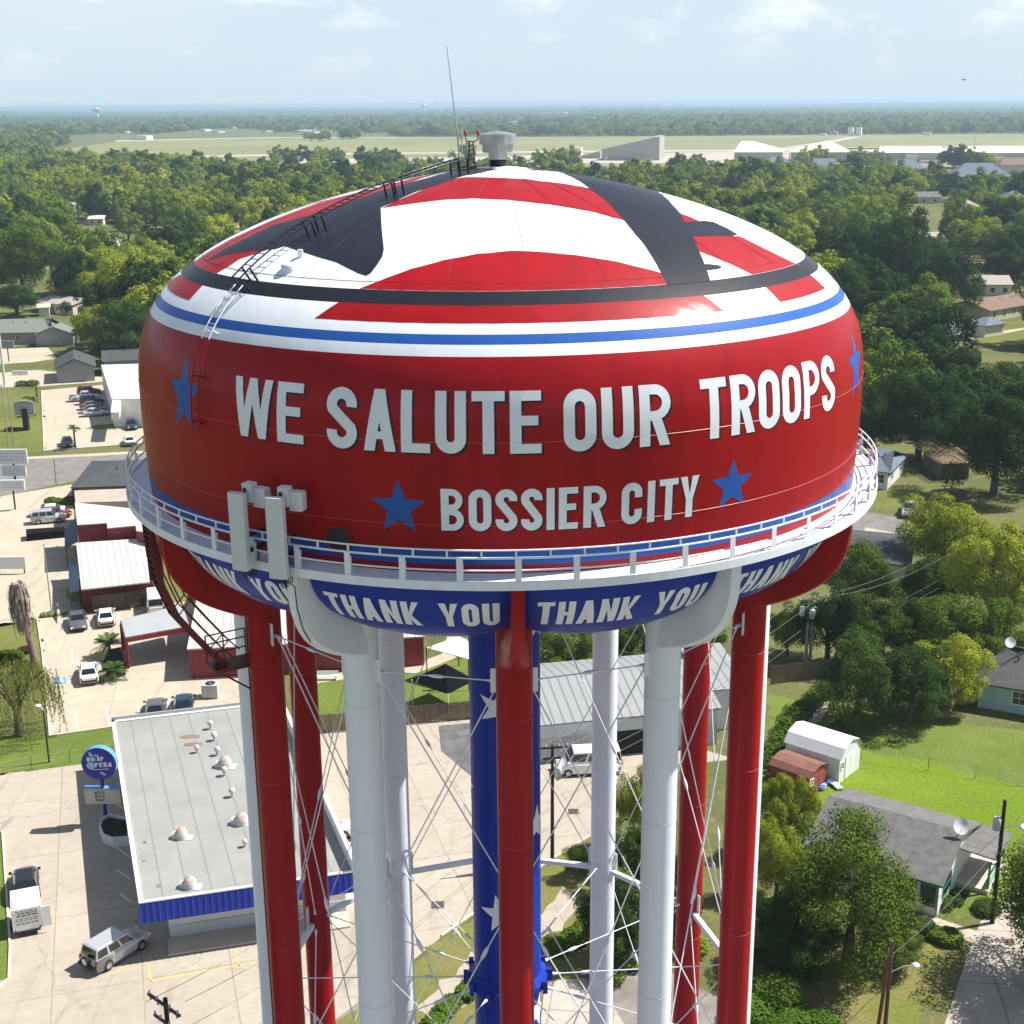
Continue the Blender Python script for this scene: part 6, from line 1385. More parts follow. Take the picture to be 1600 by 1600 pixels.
for cx, cz, r in ((-0.42, z1+0.38, 0.20), (-0.64, z1-0.16, 0.32), (-0.55, z1+0.72, 0.15), (-0.62, z1+0.92, 0.09), (0.18, z1-0.78, 0.12), (0.36, z1-0.90, 0.10)): blob(cx, cz, r, -0.288)
part(bb, 'bubbles', BUB, disc)
bdm = MB().box(-1.42, 1.42, -0.2, 0.2, z2-0.62, z2+0.62, 0).box(-1.45, 1.45, -0.24, 0.24, z2+0.62, z2+0.74, 1)
for k in range(1, 4): bdm.box(-1.40, 1.40, -0.206, -0.199, z2-0.62+0.31*k-0.008, z2-0.62+0.31*k+0.008, 2)
lb = part(bdm, 'letter_board', [SBOARD, SBL, GALV], sg)
tx = MB()
for i, s in enumerate(('NEED', 'HELP', 'ASAP')): txt(tx, s, -0.58, z2+0.24-0.32*i, 0.23, -0.212, 0, w=0.62, gap=0.28, t=0.24)
part(tx, 'lettering', SBK, lb)
LANDMARKS.append((sb.x, sb.y, 'the round blue sign', 2))
bp_ = CAM+ray(1506, 125)*120; bd = thing('bird', 'small dark bird gliding high in the pale sky', 'bird', tuple(bp_)); bd.scale = (0.6, 0.6, 0.6)
mb = MB(); mb.tube([(-0.22, 0, 0), (-0.05, 0, 0.02), (0.12, 0, 0.02), (0.22, 0, 0)], [0.02, 0.06, 0.06, 0.015], 8)
mb.add([(0.08, 0.03, 0.03), (-0.08, 0.03, 0.03), (-0.12, 0.38, 0.14), (0.02, 0.42, 0.15), (-0.16, 0.72, 0.02), (0.08, -0.03, 0.03), (-0.08, -0.03, 0.03), (-0.12, -0.38, 0.14), (0.02, -0.42, 0.15), (-0.16, -0.72, 0.02)], [(0,1,2,3), (3,2,4), (6,5,8,7), (7,8,9)]); mb.add([(-0.2, 0.05, 0), (-0.2, -0.05, 0), (-0.38, -0.09, 0), (-0.38, 0.09, 0)], [(0,1,2,3)])
part(mb, 'body', M('bird_dark', (0.02,0.02,0.02), rough=0.8), bd)

# =================================================================== DISTANT BUILDINGS, AIRFIELD
HCREAM = M('hangar_cream_roof', (0.70,0.64,0.50), rough=0.6, var=0.05, scale=0.05); HWALL = M('hangar_wall', (0.40,0.39,0.34), rough=0.7, var=0.06, scale=0.05); HWHITE = M('hangar_white', (0.74,0.74,0.71), rough=0.5)
FARH = []        # far houses: exclusion for trees (x, y, radius, front clearing)
def far_house(name, label, px, py, wpx, dm, h, rh, wall, roof, rot=0.0, cat='house', hip=0.0, mark=None, wins=True, group=None):
    """a house standing on the land at photo position (px, py) = middle of its front wall"""
    c = Vector(g(px, py)); zc = (Vector((c.x, c.y, 0))-Vector(CAM)).dot(Vector(_F)); L = max(7.0, wpx*zc/FPX)
    t = thing(name, label, cat, (c.x, c.y, 0), rot, group)
    w = MB(); gable_walls(w, -L/2, L/2, 0, dm, h, rh, 'x', hip, 0.5); r = MB(); gable_roof(r, -L/2, L/2, 0, dm, h, rh, 'x', 0.5, hip=hip)
    part(w, 'wall', wall, t); part(r, 'roof', roof, t)
    if wins:
        for i in range(max(2, min(9, int(L/5)))):
            n_ = max(2, min(9, int(L/5))); x = -L/2+L*(i+0.5)/n_; part(MB().box(x-0.6, x+0.6, -0.04, -0.003, 1.0, 2.2), 'window', GLASS, t)
    FARH.append((c.x, c.y+dm/2, max(L, dm)/2+3, L/2+1))
    if mark: LANDMARKS.append((c.x, c.y+dm/2, mark, max(L, dm)/2))
    return t
far_house('house', 'long low white-walled house with a tan roof in the left woods', 150, 389, 62, 11, 3.0, 1.4, WALLW, SHING_L, RAD(3), mark='the long tan-roofed house')
far_house('house', 'small white house glimpsed between crowns above the tan-roofed one', 104, 330, 26, 9, 3.0, 1.5, WALLW, SHING_L, 0, mark='the small white house in the left woods')
far_house('house', 'brown-roofed cottage at the dome edge in the left woods', 352, 368, 34, 10, 3.0, 2.0, WALLW, SHING_B, RAD(-6), mark='the brown-roofed cottage by the dome')
far_house('house', 'pale pink-roofed house deep in the left woods', 247, 372, 20, 9, 3.0, 1.6, WALLC, M('pink_shingles', (0.40,0.26,0.22), rough=0.9), 0, mark='the pink-roofed house in the left woods')
far_house('house', 'white-roofed house half hidden below the far left clearing', 150, 352, 18, 9, 3.0, 1.4, WALLW, WPLAIN, 0)
far_house('house', 'pale house by a sunlit clearing at the left edge', 84, 411, 24, 9, 3.0, 1.4, WALLW, WPLAIN, RAD(8))
far_house('house', 'grey hip-roofed house peeping over the dome, right of the vent', 868, 267, 32, 12, 3.5, 5.0, WALLG, SHING_G, 0, hip=6, mark='the grey roof just right of the vent')
far_house('house', 'brown-roofed house between dark crowns right of the slanted hangar', 1046, 281, 24, 12, 3.2, 2.4, WALLC, SHING_B, 0, mark='the brown roof below the slanted hangar')
far_house('house', 'pale house with a carport below the slanted hangar', 934, 270, 26, 11, 3.2, 1.8, WALLW, SHING_D, 0)
far_house('house', 'grey-roofed house over the right shoulder of the dome', 1118, 311, 30, 12, 3.2, 2.2, WALLW, SHING_G, RAD(4), mark='the grey roof over the dome shoulder')
far_house('house', 'pink-beige roofed house deep in the right woods', 1434, 353, 32, 11, 3.2, 2.0, WALLC, MATS['pink_shingles'], RAD(-4), mark='the pink-beige roof in the right woods')
far_house('house', 'tan house with a lit wall below the pink-beige roofed one', 1460, 386, 34, 11, 3.2, 2.0, WALLC, SHING_L, RAD(6), mark='the tan house in the right woods')
far_house('house', 'grey-roofed white house beside the dome edge in the right woods', 1312, 414, 36, 11, 3.2, 2.0, WALLW, SHING_G, RAD(-5), mark='the grey roof at the right dome edge')
far_house('house', 'long grey roof left of the pink-beige one among the right-hand trees', 1452, 318, 36, 12, 3.4, 2.6, WALLC, SHING_G, 0)
far_house('house', 'grey-brown hip roof under the big grey apartment block', 1512, 333, 34, 12, 3.4, 3.0, WALLC, SHING_L, 0, hip=5)
far_house('house', 'pale hip roof at the right edge under the apartment block', 1588, 318, 30, 12, 3.4, 3.0, WALLW, SHING_G, 0, hip=5)
far_house('house', 'brown roof with a bright gutter low in the right woods', 1520, 427, 36, 11, 3.2, 2.0, WALLC, SHING_B, RAD(5), mark='the low brown roof in the right woods')
far_house('house', 'pale roof behind the dark crowns above the grey-roofed white house', 1560, 462, 34, 11, 3.2, 2.0, WALLW, SHING_L, RAD(-4))
far_house('apartment_block', 'big grey many-gabled apartment block near the airfield', 1533, 292, 88, 22, 6.5, 8.0, WALLG, SHING_S, RAD(-3), cat='apartment block', hip=10, mark='the big grey apartment block')
far_house('apartment_block', 'grey-roofed apartment row left of the many-gabled block', 1418, 277, 56, 18, 6.0, 6.5, WALLG, SHING_S, RAD(2), cat='apartment block', hip=8, mark='the grey apartment row')
far_house('apartment_block', 'white-gabled building at the foot of the twin hangars', 1290, 272, 34, 14, 6.0, 5.5, WALLW, SHING_S, RAD(2), cat='apartment block', hip=0, mark='the white-gabled building below the hangars')
far_house('apartment_block', 'white-fronted grey building at the left foot of the twin hangars', 1216, 266, 36, 14, 6.0, 4.5, WALLW, SHING_S, 0, cat='apartment block', hip=5)
far_house('barracks', 'long rust-roofed barracks with rows of windows at the right edge', 1596, 273, 70, 18, 7.0, 5.0, WALLC, SHING_B, 0, cat='barracks', hip=6, mark='the rust-roofed barracks')
def far_box(name, label, px0, px1, pyb, pyt, dm, wall, roof, cat='hangar', slope=None, group=None, mark=None, rise=0.0, door=None):
    """hangar seen front on between two photo columns; roof slope: list of (fraction, height fraction)"""
    a = Vector(g(px0, pyb)); b = Vector(g(px1, pyb)); H = hgt((px0+px1)/2, pyt, (a+b)/2); L = (b-a).length; u = (b-a)/L; n = Vector((-u.y, u.x))
    t = thing(name, label, cat, (a.x, a.y, 0), math.atan2(u.y, u.x), group)
    pr = slope or [(0, 0.55), (0.5, 1.0), (1, 0.55)]
    k = len(pr); F = [(f*L, 0, H*z) for f, z in pr]; Bk = [(x, dm, z) for x, y, z in F]
    w = MB(); w.add([(0, 0, 0), (L, 0, 0)]+F[::-1], [tuple(range(k+2))]); w.add([(0, dm, 0), (L, dm, 0)]+Bk[::-1], [tuple(range(k+2))[::-1]]); w.add([(0, 0, 0), F[0], Bk[0], (0, dm, 0)], [(0,1,2,3)]); w.add([(L, 0, 0), F[-1], Bk[-1], (L, dm, 0)], [(3,2,1,0)])
    part(w, 'wall', wall, t)
    r = MB(); o = 0.6
    tp = [(x, -o, z+0.4) for x, y, z in F]+[(x, dm+o, z+0.4) for x, y, z in F]; r.add(tp+[(x, y, z-0.7) for x, y, z in tp], [(i, i+1, i+1+k, i+k) for i in range(k-1)]+[(i+1+2*k, i+2*k, i+3*k, i+1+3*k) for i in range(k-1)]+[(i, i+2*k, i+1+2*k, i+1) for i in range(k-1)])
    part(r, 'roof', roof, t)
    if door: 
        for f0, f1, hh in door: part(MB().box(f0*L, f1*L, -0.3, -0.02, 0.1, H*hh), 'door', HWHITE if hh < 0.2 else GLASS, t)
    FARH.append(((a+b).x/2, (a+b).y/2+dm/2, L*0.62, L/2+4))
    if mark: LANDMARKS.append(((a+b).x/2, a.y, mark, L/2))
    return t
def hip_hangar(label, px0, px1, pyb, pe, pt, dm, inset, mark=None, bays=()):
    a = Vector(g(px0, pyb)); b = Vector(g(px1, pyb)); He = hgt(px0, pe, a); Ht = hgt(px0, pt, a); L = (b-a).length; u = (b-a)/L
    t = thing('hangar', label, 'hangar', (a.x, a.y, 0), math.atan2(u.y, u.x))
    part(MB().box(0, L, 0, dm, 0, He), 'wall', HWALL, t)
    r = MB(); r.add([(-1, -1, He+.1), (L+1, -1, He+.1), (L+1, dm+1, He+.1), (-1, dm+1, He+.1), (L*inset[0], dm*0.5, Ht), (L*inset[1], dm*0.5, Ht)], [(0,1,5,4), (1,2,5), (2,3,4,5), (3,0,4)]); part(r, 'roof', HCREAM, t)
    for f0, f1, hh in bays: part(MB().box(L*f0, L*f1, -6, -0.05, 0, He*hh), 'annex', HCREAM, t)
    FARH.append(((a+b).x/2, a.y+dm/2, L*0.6, L/2+4)); 
    if mark: LANDMARKS.append(((a+b).x/2, a.y, mark, L/2))
    return t
far_box('hangar', 'big white hangar with a roof slanting up to its right end', 940, 1030, 251, 213.5, 45, HWALL, HWHITE, slope=[(0, 0.48), (0.86, 0.94), (0.88, 0.97), (1, 1.0)], mark='the big slanted hangar', door=[(0.05,0.10,0.18),(0.5,0.92,0.10)])
far_box('annex', 'low lean-to annex at the left end of the slanted hangar', 907, 938, 248, 236, 26, HWALL, HWHITE, cat='annex', slope=[(0, 0.35), (1, 1.0)])
hip_hangar('left one of two cream-roofed hangars by the airfield', 1147, 1222, 255, 238, 222, 70, (0.10, 0.35), mark='the left cream hangar', bays=((0.1, 0.95, 0.4),))
hip_hangar('right, larger one of two cream-roofed hangars by the airfield', 1235, 1325, 254, 238, 222, 70, (0.62, 0.70), mark='the right cream hangar', bays=((0.12, 0.6, 0.35),))
hip_hangar('long low cream hangar right of the two peaked ones', 1374, 1474, 255, 239, 230, 60, (0.02, 0.98), mark='the long cream hangar', bays=((0.40, 0.58, 0.8), (0.62, 0.98, 0.3)))
hip_hangar('cream hangar at the right edge behind the round dark trees', 1502, 1610, 254, 239, 231, 60, (0.02, 0.98), bays=((0.2, 0.6, 0.6),))
far_box('hangar_store', 'low grey store between the peaked and the long cream hangars', 1326, 1366, 252, 240, 30, HWALL, HWALL, cat='store', slope=[(0, 1.0), (1, 0.95)])
far_box('block_house', 'small cream block house left of the slanted hangar', 897, 907, 243, 231, 14, HCREAM, HCREAM, cat='building', slope=[(0, 1), (1, 1)])
for k, lab in enumerate(('left of two pale storage towers before the far woods', 'right of two pale storage towers before the far woods')):
    far_box('storage_tower', lab, 1324+13*k, 1332+13*k, 212, 199, 14, HWHITE, HWALL, cat='storage tower', slope=[(0, 1), (1, 1)])
far_box('shed', 'tiny white shed on the airfield left of the storage towers', 1280, 1290, 212, 209, 10, HWHITE, HWHITE, cat='shed', slope=[(0, 1), (1, 1)])
far_box('shed', 'tiny red-roofed shed left of the pale storage towers', 1294, 1308, 211, 204, 10, HWALL, M('red_far_roof', (0.35,0.12,0.09), rough=0.8), cat='shed')
far_box('shed', 'white shed at the far edge of the airfield on the right', 1441, 1454, 211, 207, 10, HWHITE, HWHITE, cat='shed', slope=[(0, 1), (1, 1)])
far_box('terminal', 'long cream building at the far left end of the airfield', 204, 229, 219, 212, 20, HCREAM, HWHITE, cat='building', slope=[(0, 0.8), (0.4, 1), (1, 1)])
for px0, px1, pb, pt, lab in ((750,772,196,190,'long white roof in the distant town left of the vent'), (795,816,196,190,'white roof in the distant town above the vent'), (695,722,199,193,'white block in the distant town left of the whip antenna base'), (918,940,190,184,'white block in the distant town above the slanted hangar'), (852,880,182,175,'tallest white building in the distant town, on the horizon'), (882,903,180,173,'pale block right of the tallest white building'), (520,536,203,194,'pale tower block in the middle of the distant town'), (640,660,199,195,'low white shed in the distant town left of the antenna')):
    far_box('town_building', lab, px0, px1, pb, pt, 30, HWHITE, HWHITE, cat='building', slope=[(0, 1), (1, 1)])
rt = random.Random(11)
for k in range(34):
    x = rt.uniform(150, 1000); y = rt.uniform(190, 209) if x < 620 else rt.uniform(186, 200); w = rt.uniform(5, 13)
    far_box('town_building', 'small pale building in the distant town beyond the airfield', x, x+w, y, y-rt.uniform(2, 4), 24, rt.choice((HWHITE, HCREAM, HWALL)), rt.choice((HWHITE, HCREAM, SHING_L)), cat='building', slope=[(0, 1), (1, 1)], group='small buildings of the distant town')
def airplane(px, py, L, rz, label):
    c = g(px, py); t = thing('airplane', label, 'airplane', (*c, 0.3), rz); m = M('aircraft_white', (0.75,0.76,0.77), rough=0.35)
    part(MB().tube([(-L/2, 0, L*.085), (-L*.36, 0, L*.075), (-L*.2, 0, L*.07), (L*.36, 0, L*.07), (L*.46, 0, L*.06), (L/2, 0, L*.05)], [L*.012, L*.035, L*.05, L*.05, L*.035, L*.008], 12), 'fuselage', m, t)
    w = MB()
    for S in (-1, 1): w.add([(L*.12, 0, L*.05), (-L*.06, 0, L*.05), (-L*.20, S*L*.46, L*.075), (-L*.13, S*L*.46, L*.075), (L*.12, 0, L*.04), (-L*.06, 0, L*.04), (-L*.20, S*L*.46, L*.07), (-L*.13, S*L*.46, L*.07)], [(0,1,2,3), (7,6,5,4), (0,3,7,4), (1,5,6,2)])
    part(w, 'wing', m, t)
    for S in (-1, 1): part(MB().tube([(L*.10, S*L*.17, L*.03), (-L*.02, S*L*.17, L*.035)], L*.018, 8), 'engine', GALV, t)
    part(MB().add([(-L*.32, -.15, L*.1), (-L*.46, -.15, L*.1), (-L*.52, -.15, L*.27), (-L*.45, -.15, L*.27), (-L*.32, .15, L*.1), (-L*.46, .15, L*.1), (-L*.52, .15, L*.27), (-L*.45, .15, L*.27)], [(0,1,2,3), (7,6,5,4), (0,3,7,4), (1,5,6,2), (3,2,6,7)]), 'tail_fin', m, t)
    w = MB()
    for S in (-1, 1): w.add([(-L*.40, 0, L*.09), (-L*.48, 0, L*.09), (-L*.53, S*L*.17, L*.10), (-L*.48, S*L*.17, L*.10)], [(0,1,2,3)])
    part(w, 'tailplane', m, t); part(MB().tube([(L*.36, 0, 0), (L*.36, 0, L*.05)], L*.008, 6).tube([(-L*.03, L*.06, 0), (-L*.03, L*.06, L*.05)], L*.008, 6).tube([(-L*.03, -L*.06, 0), (-L*.03, -L*.06, L*.05)], L*.008, 6), 'landing_gear', GALV, t)
airplane(438, 262, 36, RAD(188), 'white airliner with a tall tail behind the left woods'); airplane(693, 257, 30, RAD(184), 'white jet parked on the apron left of the vent'); airplane(480, 207, 40, RAD(184), 'tiny white aircraft before the distant town'); airplane(625, 260, 26, RAD(176), 'low white aircraft on the apron above the roof ladder')
def far_tower(px, pb, pt, w, label, red):
    c = Vector(g(px, pb)); zc = (c-Vector(CAM[:2])).length; H = hgt(px, pt, c); R_ = w/2*zc/FPX
    t = thing('distant_water_tower', label, 'water tower', (c.x, c.y, 0)); part(MB().lathe([(R_*.55, 0), (R_*.5, H*.62)], 16), 'shaft', HWHITE, t)
    part(MB().lathe([(R_*.5, H*.60), (R_, H*.74), (R_, H*.86), (R_*.6, H*.96), (.01, H)], 20), 'tank', M('far_tower_cap', (0.62,0.38,0.32), rough=0.5) if red else HWHITE, t)
far_tower(152, 187, 167.5, 11, 'distant white water tower with a reddish cap on the left horizon', True); far_tower(662, 176, 161.5, 7, 'tiny pale water tower on the horizon left of the whip antenna', False)
for px, pb, pt in ((1522,236,205),(1233,262,238)):
    c = g(px, pb); t = thing('flood_mast', 'thin mast on the airfield %s' % ('left of the right-edge hangar' if px > 1400 else 'in front of the twin cream hangars'), 'mast', (*c, 0)); part(MB().tube([(0,0,0),(0,0,hgt(px,pt,c))], 0.35, 6), 'pole', GALV, t)

# =================================================================== TREES
RNG = np.random.default_rng(42)
LEAF = {'dark': leaf_mat('leaf_dark', (0.016,0.044,0.011), (0.085,0.140,0.026), 0.2), 'green': leaf_mat('leaf_green', (0.055,0.120,0.016), (0.25,0.32,0.045), 0.22),  # dark also carries the backlit shade of the right-hand woods
        'yellow': leaf_mat('leaf_yellow', (0.13,0.19,0.014), (0.44,0.47,0.05), 0.24), 'deep': leaf_mat('leaf_deep', (0.022,0.060,0.010), (0.150,0.215,0.030), 0.16), 'maroon': leaf_mat('leaf_maroon', (0.06,0.02,0.02), (0.14,0.06,0.04), 0.2),
        'pale': leaf_mat('leaf_pale', (0.16,0.20,0.06), (0.36,0.38,0.16), 0.25), 'ivy': leaf_mat('leaf_ivy', (0.045,0.11,0.012), (0.15,0.23,0.03), 0.28), 'willow': leaf_mat('leaf_willow', (0.09,0.12,0.02), (0.24,0.26,0.05), 0.3),
        'dead': M('dead_frond', (0.20,0.155,0.115), rough=0.95, var=0.3, scale=3), 'palm': leaf_mat('leaf_palm', (0.03,0.07,0.015), (0.11,0.16,0.04), 0.15)}
BARK = M('bark', (0.11,0.085,0.065), rough=0.95, var=0.3, scale=2.5)
def leaves_mesh(name, clumps, n, size, mat, rng, up=0.25, jitter=0.18, aspect=0.62, droop=0.0):
    C = np.array([c for c, r in clumps]); R_ = np.array([r for c, r in clumps]); p = R_**2; p = p/p.sum()
    k = rng.choice(len(R_), n, p=p)
    d = rng.normal(size=(n, 3)); d[:, 2] += up*1.2; d /= np.linalg.norm(d, axis=1)[:, None]
    rad = R_[k]*(0.72+rng.random(n)*(0.28+jitter))
    c = C[k]+d*rad[:, None]*np.array([1, 1, 0.85])
    nn = d*1.0+rng.normal(size=(n, 3))*0.42; nn[:, 2] += 0.25; nn /= np.linalg.norm(nn, axis=1)[:, None]
    a = rng.normal(size=(n, 3)); a[:, 2] -= droop*3; t = a-nn*(a*nn).sum(1)[:, None]; t /= np.linalg.norm(t, axis=1)[:, None]; b = np.cross(nn, t)
    s = size*(0.6+rng.random(n)*0.8); s = s[:, None]
    v = np.empty((n, 4, 3)); v[:, 0] = c-t*s*0.5; v[:, 1] = c+b*s*0.5*aspect+nn*s*0.06; v[:, 2] = c+t*s*0.55-nn*s*0.10; v[:, 3] = c-b*s*0.5*aspect+nn*s*0.06
    me = bpy.data.meshes.new(name); me.vertices.add(n*4); me.vertices.foreach_set('co', v.ravel()); me.loops.add(n*4); me.loops.foreach_set('vertex_index', np.arange(n*4, dtype=np.int32))
    me.polygons.add(n); me.polygons.foreach_set('loop_start', np.arange(0, n*4, 4, dtype=np.int32)); me.polygons.foreach_set('loop_total', np.full(n, 4, dtype=np.int32)); me.materials.append(mat); me.update(calc_edges=True)
    return me
def crown_clumps(rng, R_, H, n, base=0.28, flat=1.0, rag=0.3):
    """clump centres spread through an uneven crown between base*H and H"""
    out = []; zc = H*(base+1)/2; hz = H*(1-base)/2; lobes = rng.random(6)*2*math.pi
    for i in range(n):
        q = rng.random()*2*math.pi; ph = math.asin(max(-1, min(1, rng.uniform(-0.75, 1)))); f = 0.60+0.34*rng.random()**0.7
        wob = 1+rag*0.5*math.sin(2*q+lobes[0])+rag*0.45*math.sin(3*q+lobes[1]+2*ph)
        r = R_*f*wob*math.cos(ph); cr = R_*(0.15+0.14*rng.random())
        out.append((np.array([r*math.cos(q), r*math.sin(q), zc+hz*f*wob*math.sin(ph)*flat-cr*0.2]), cr))
    out.append((np.array([0, 0, zc-0.05*H]), R_*0.5))
    return out
def trunk_mb(rng, R_, H, clumps, r0=None, limbs=6):
    r0 = r0 or 0.03*H+0.06; mb = MB(); z1 = H*0.36; lean = (rng.normal()*0.03*H, rng.normal()*0.03*H)
    mb.tube([(0, 0, -0.1), (lean[0]*.3, lean[1]*.3, z1*0.5), (lean[0], lean[1], z1), (lean[0]*1.4, lean[1]*1.4, H*0.7)], [r0*1.25, r0, r0*0.8, r0*0.3], 8)
    for i in rng.choice(len(clumps), min(limbs, len(clumps)), replace=False):
        c = clumps[i][0]; a = Vector((lean[0], lean[1], z1*rng.uniform(0.75, 1.1))); b = Vector(c); m = (a+b)/2+Vector((0, 0, 0.06*H))
        mb.tube([a, m, b], [r0*0.5, r0*0.32, r0*0.1], 6)
    return mb
TP = {}
def tree_proto(key, colour, R_, H, nclump, nleaf, size, base=0.28, seed=0, rag=0.3, name='broadleaf_tree', **kw):
    rng = np.random.default_rng(seed+1000); cl_ = crown_clumps(rng, R_, H, nclump, base, rag=rag)
    me = leaves_mesh(name+'_crown', cl_, nleaf, size, LEAF[colour], rng, **kw)
    t = thing(name, 'x', 'tree'); t['_proto'] = 1
    o = bpy.data.objects.new('crown', me); COL.objects.link(o); o.parent = t
    KIDS.setdefault(t.name, []).append(o); part(trunk_mb(rng, R_, H, cl_), 'trunk', BARK, t)
    TP[key] = (t, R_, H); return t
def tree_use(key, loc, rz, s, label, group=None):
    t, R_, H = TP[key]
    if t.get('_proto'):
        del t['_proto']; t.location = loc; t.rotation_euler = (0, 0, rz); t.scale = s if not isinstance(s, (int, float)) else (s,)*3; r = t
    else:
        r = copy_tree(t, loc, rz, s)
        if '_proto' in r: del r['_proto']
    r['label'] = label
    if group: r['group'] = group
    return r
SEL = {}
def near_proto(colour, j, lacy=False):
    key = ('near', colour, j, lacy)
    if key not in TP: tree_proto(key, colour, 5.0, 10.0, 66 if lacy else 58, 34000 if lacy else 28000, 0.20 if lacy else 0.225, 0.14, seed=j*7+len(colour)+50*lacy, rag=0.55 if lacy else 0.35, jitter=0.45 if lacy else 0.2)
    return key
def zc_of(p): return float((Vector((p[0], p[1], 0))-Vector(CAM)).dot(Vector(_F)))
HAND = []
def hand_tree(cx, cy, w, h, colour, j, label, lacy=False, group=None):
    H = 10.0
    for _ in range(4):
        p = g(cx, cy, 0.52*H); z = zc_of(p); H = h*z/FPX/0.95; R_ = w/2*z/FPX
    k = near_proto('deep' if colour == 'green' else colour, j, lacy); HAND.append((p[0], p[1], R_)); 
    return tree_use(k, (p[0], p[1], 0), j*1.9+cx*0.01, (R_/5.0, R_/5.0, H/10.0), label, group)
ht = hand_tree
ht(1330,1398,200,222,'green',1,'big lacy-leaved tree in front of the green-trimmed house',True)
ht(1228,1268,80,130,'yellow',1,'yellow-green tree rising between the red leg and the rust-red shed')
ht(1215,1345,90,120,'yellow',2,'leafy yellow-green tree beside the white-edged red leg, lower down')
ht(1250,1445,130,120,'dark',1,'dark shaded tree at the left foot of the lacy tree')
ht(1398,1470,100,80,'green',2,'low bushy tree at the right foot of the lacy tree')
ht(1480,842,130,120,'yellow',3,'bright yellow-green tree, left crown of the pair below the pickup truck')
ht(1556,905,130,170,'yellow',1,'tall bright yellow-green tree, right crown of the pair above the teal house')
ht(1452,918,95,100,'dark',2,'dark tree in front of the bright yellow-green pair')
ht(1352,905,105,100,'green',3,'green tree in front of the low dark-roofed house')
ht(1296,975,110,120,'dark',1,'dark tree behind the transformer bank pole')
ht(1380,985,120,110,'green',1,'mid-green tree in the middle of the clump above the lawn')
ht(1468,985,130,110,'green',2,'broad green tree left above the teal house in the lawn clump')
ht(1548,990,110,110,'green',3,'green tree directly behind the teal house')
ht(1340,1062,130,130,'dark',3,'dark shadowy tree at the lower left of the lawn clump')
ht(1425,1065,130,120,'dark',2,'dark tree at the lower middle of the lawn clump')
ht(1487,1050,110,110,'yellow',2,'sunlit yellow-green tree at the lower right of the lawn clump')
ht(1232,985,70,80,'green',1,'green tree between the tank bowl and the transformer pole')
ht(885,1022,100,90,'green',3,'green tree behind the warehouse, left of the white rear leg')
ht(985,1008,90,80,'dark',1,'dark tree behind the warehouse, right of the white rear leg')
ht(1090,992,90,80,'dark',3,'dark tree behind the warehouse next to the right red legs')
ht(992,1262,60,120,'yellow',2,'slim yellow-green tree in front of the warehouse bay')
ht(1002,1340,90,110,'dark',2,'dark tree below the warehouse, left of the front white leg')
ht(915,1345,60,50,'dark',3,'small dark bushy tree by the foot of the van pole')
ht(960,1440,110,130,'dark',1,'dark tree in the ditch right of the blue riser')
ht(1055,1400,90,130,'dark',3,'dark tree glimpsed between the right white and red legs')
ht(1225,1480,110,90,'dark',2,'dark low tree on the verge beside the right red leg')
ht(1695,1428,240,240,'green',1,'tree just off the right edge shading the street',True)
ht(32,405,115,115,'green',2,'big round green tree at the left edge above the brown-roofed house')
ht(206,452,140,115,'yellow',3,'wide yellow-green tree beside the tank stripes on the left')
ht(150,512,80,70,'yellow',1,'small yellow-green tree in the yard behind the long grey house')
ht(206,518,110,90,'dark',3,'dark green tree right behind the long grey house')
ht(24,466,75,50,'dark',1,'low dark tree behind the greenish-grey roofed house')
ht(116,432,60,90,'dark',2,'dark tree with an upright crown left of the wide yellow-green one')
ht(1395,400,100,150,'dark',1,'huge dark tree towering over the right-hand woods')
ht(1478,440,110,110,'dark',2,'dark round tree right below the towering one')
ht(1320,470,90,110,'dark',3,'dark tree at the right edge of the tank stripes')
ht(1385,570,110,90,'dark',2,'dark tree with a sunlit top right of the tank lettering')
ht(1562,612,110,90,'dark',3,'dark tree in the black woods below the grey-roofed white house')
ht(1442,575,90,100,'dark',1,'dark tree left of the lawn of the grey-roofed white house')
ht(1560,690,150,160,'dark',2,'dark tree at the right edge behind the bright pair')
ht(1440,650,130,130,'dark',3,'dark tree behind the unfinished house frame')
ht(1365,660,90,110,'dark',1,'dark tree behind the slate blue hip-roofed house')
# ---- bushes, hedges, vines
def bush(label, pts, r, hgt_b, n, size, colour, name='bush', cat='bush', group=None, base_px=None):
    P = [Vector(g(*p)) for p in pts]; c = sum(P, Vector((0, 0)))/len(P); rng = np.random.default_rng(len(label)*13+int(pts[0][0])); cl_ = []
    for i, p in enumerate(P):
        nx = P[i+1] if i+1 < len(P) else p; m = max(1, int((nx-p).length/(r*0.8)))
        for k in range(m):
            q = p+(nx-p)*k/m-c; cl_.append((np.array([q.x+rng.normal()*r*0.3, q.y+rng.normal()*r*0.3, hgt_b*rng.uniform(0.35, 0.6)]), r*rng.uniform(0.7, 1.1)))
    me = leaves_mesh(name, cl_, n, size, LEAF[colour], rng); me.transform(Matrix.Scale(hgt_b/(r*1.6+hgt_b*0.5) if hgt_b < r*2 else 1.0, 4, (0, 0, 1)))
    t = thing(name, label, cat, (c.x, c.y, 0), 0, group); o = bpy.data.objects.new('foliage', me); COL.objects.link(o); o.parent = t; KIDS.setdefault(t.name, []).append(o)
    part(MB().tube([(0, 0, 0), (0.05, 0, hgt_b*0.5)], 0.05, 6).tube([(0, 0, 0.1), (-0.2, 0.1, hgt_b*0.45)], 0.035, 6), 'stem', BARK, t); return t
bush('leafy vine bank along the left edge of the creek beside the right red leg', [(1212,1200),(1228,1160),(1250,1125),(1275,1098),(1300,1078)], 1.2, 1.8, 9000, 0.26, 'ivy', 'vine_bank', 'vines')
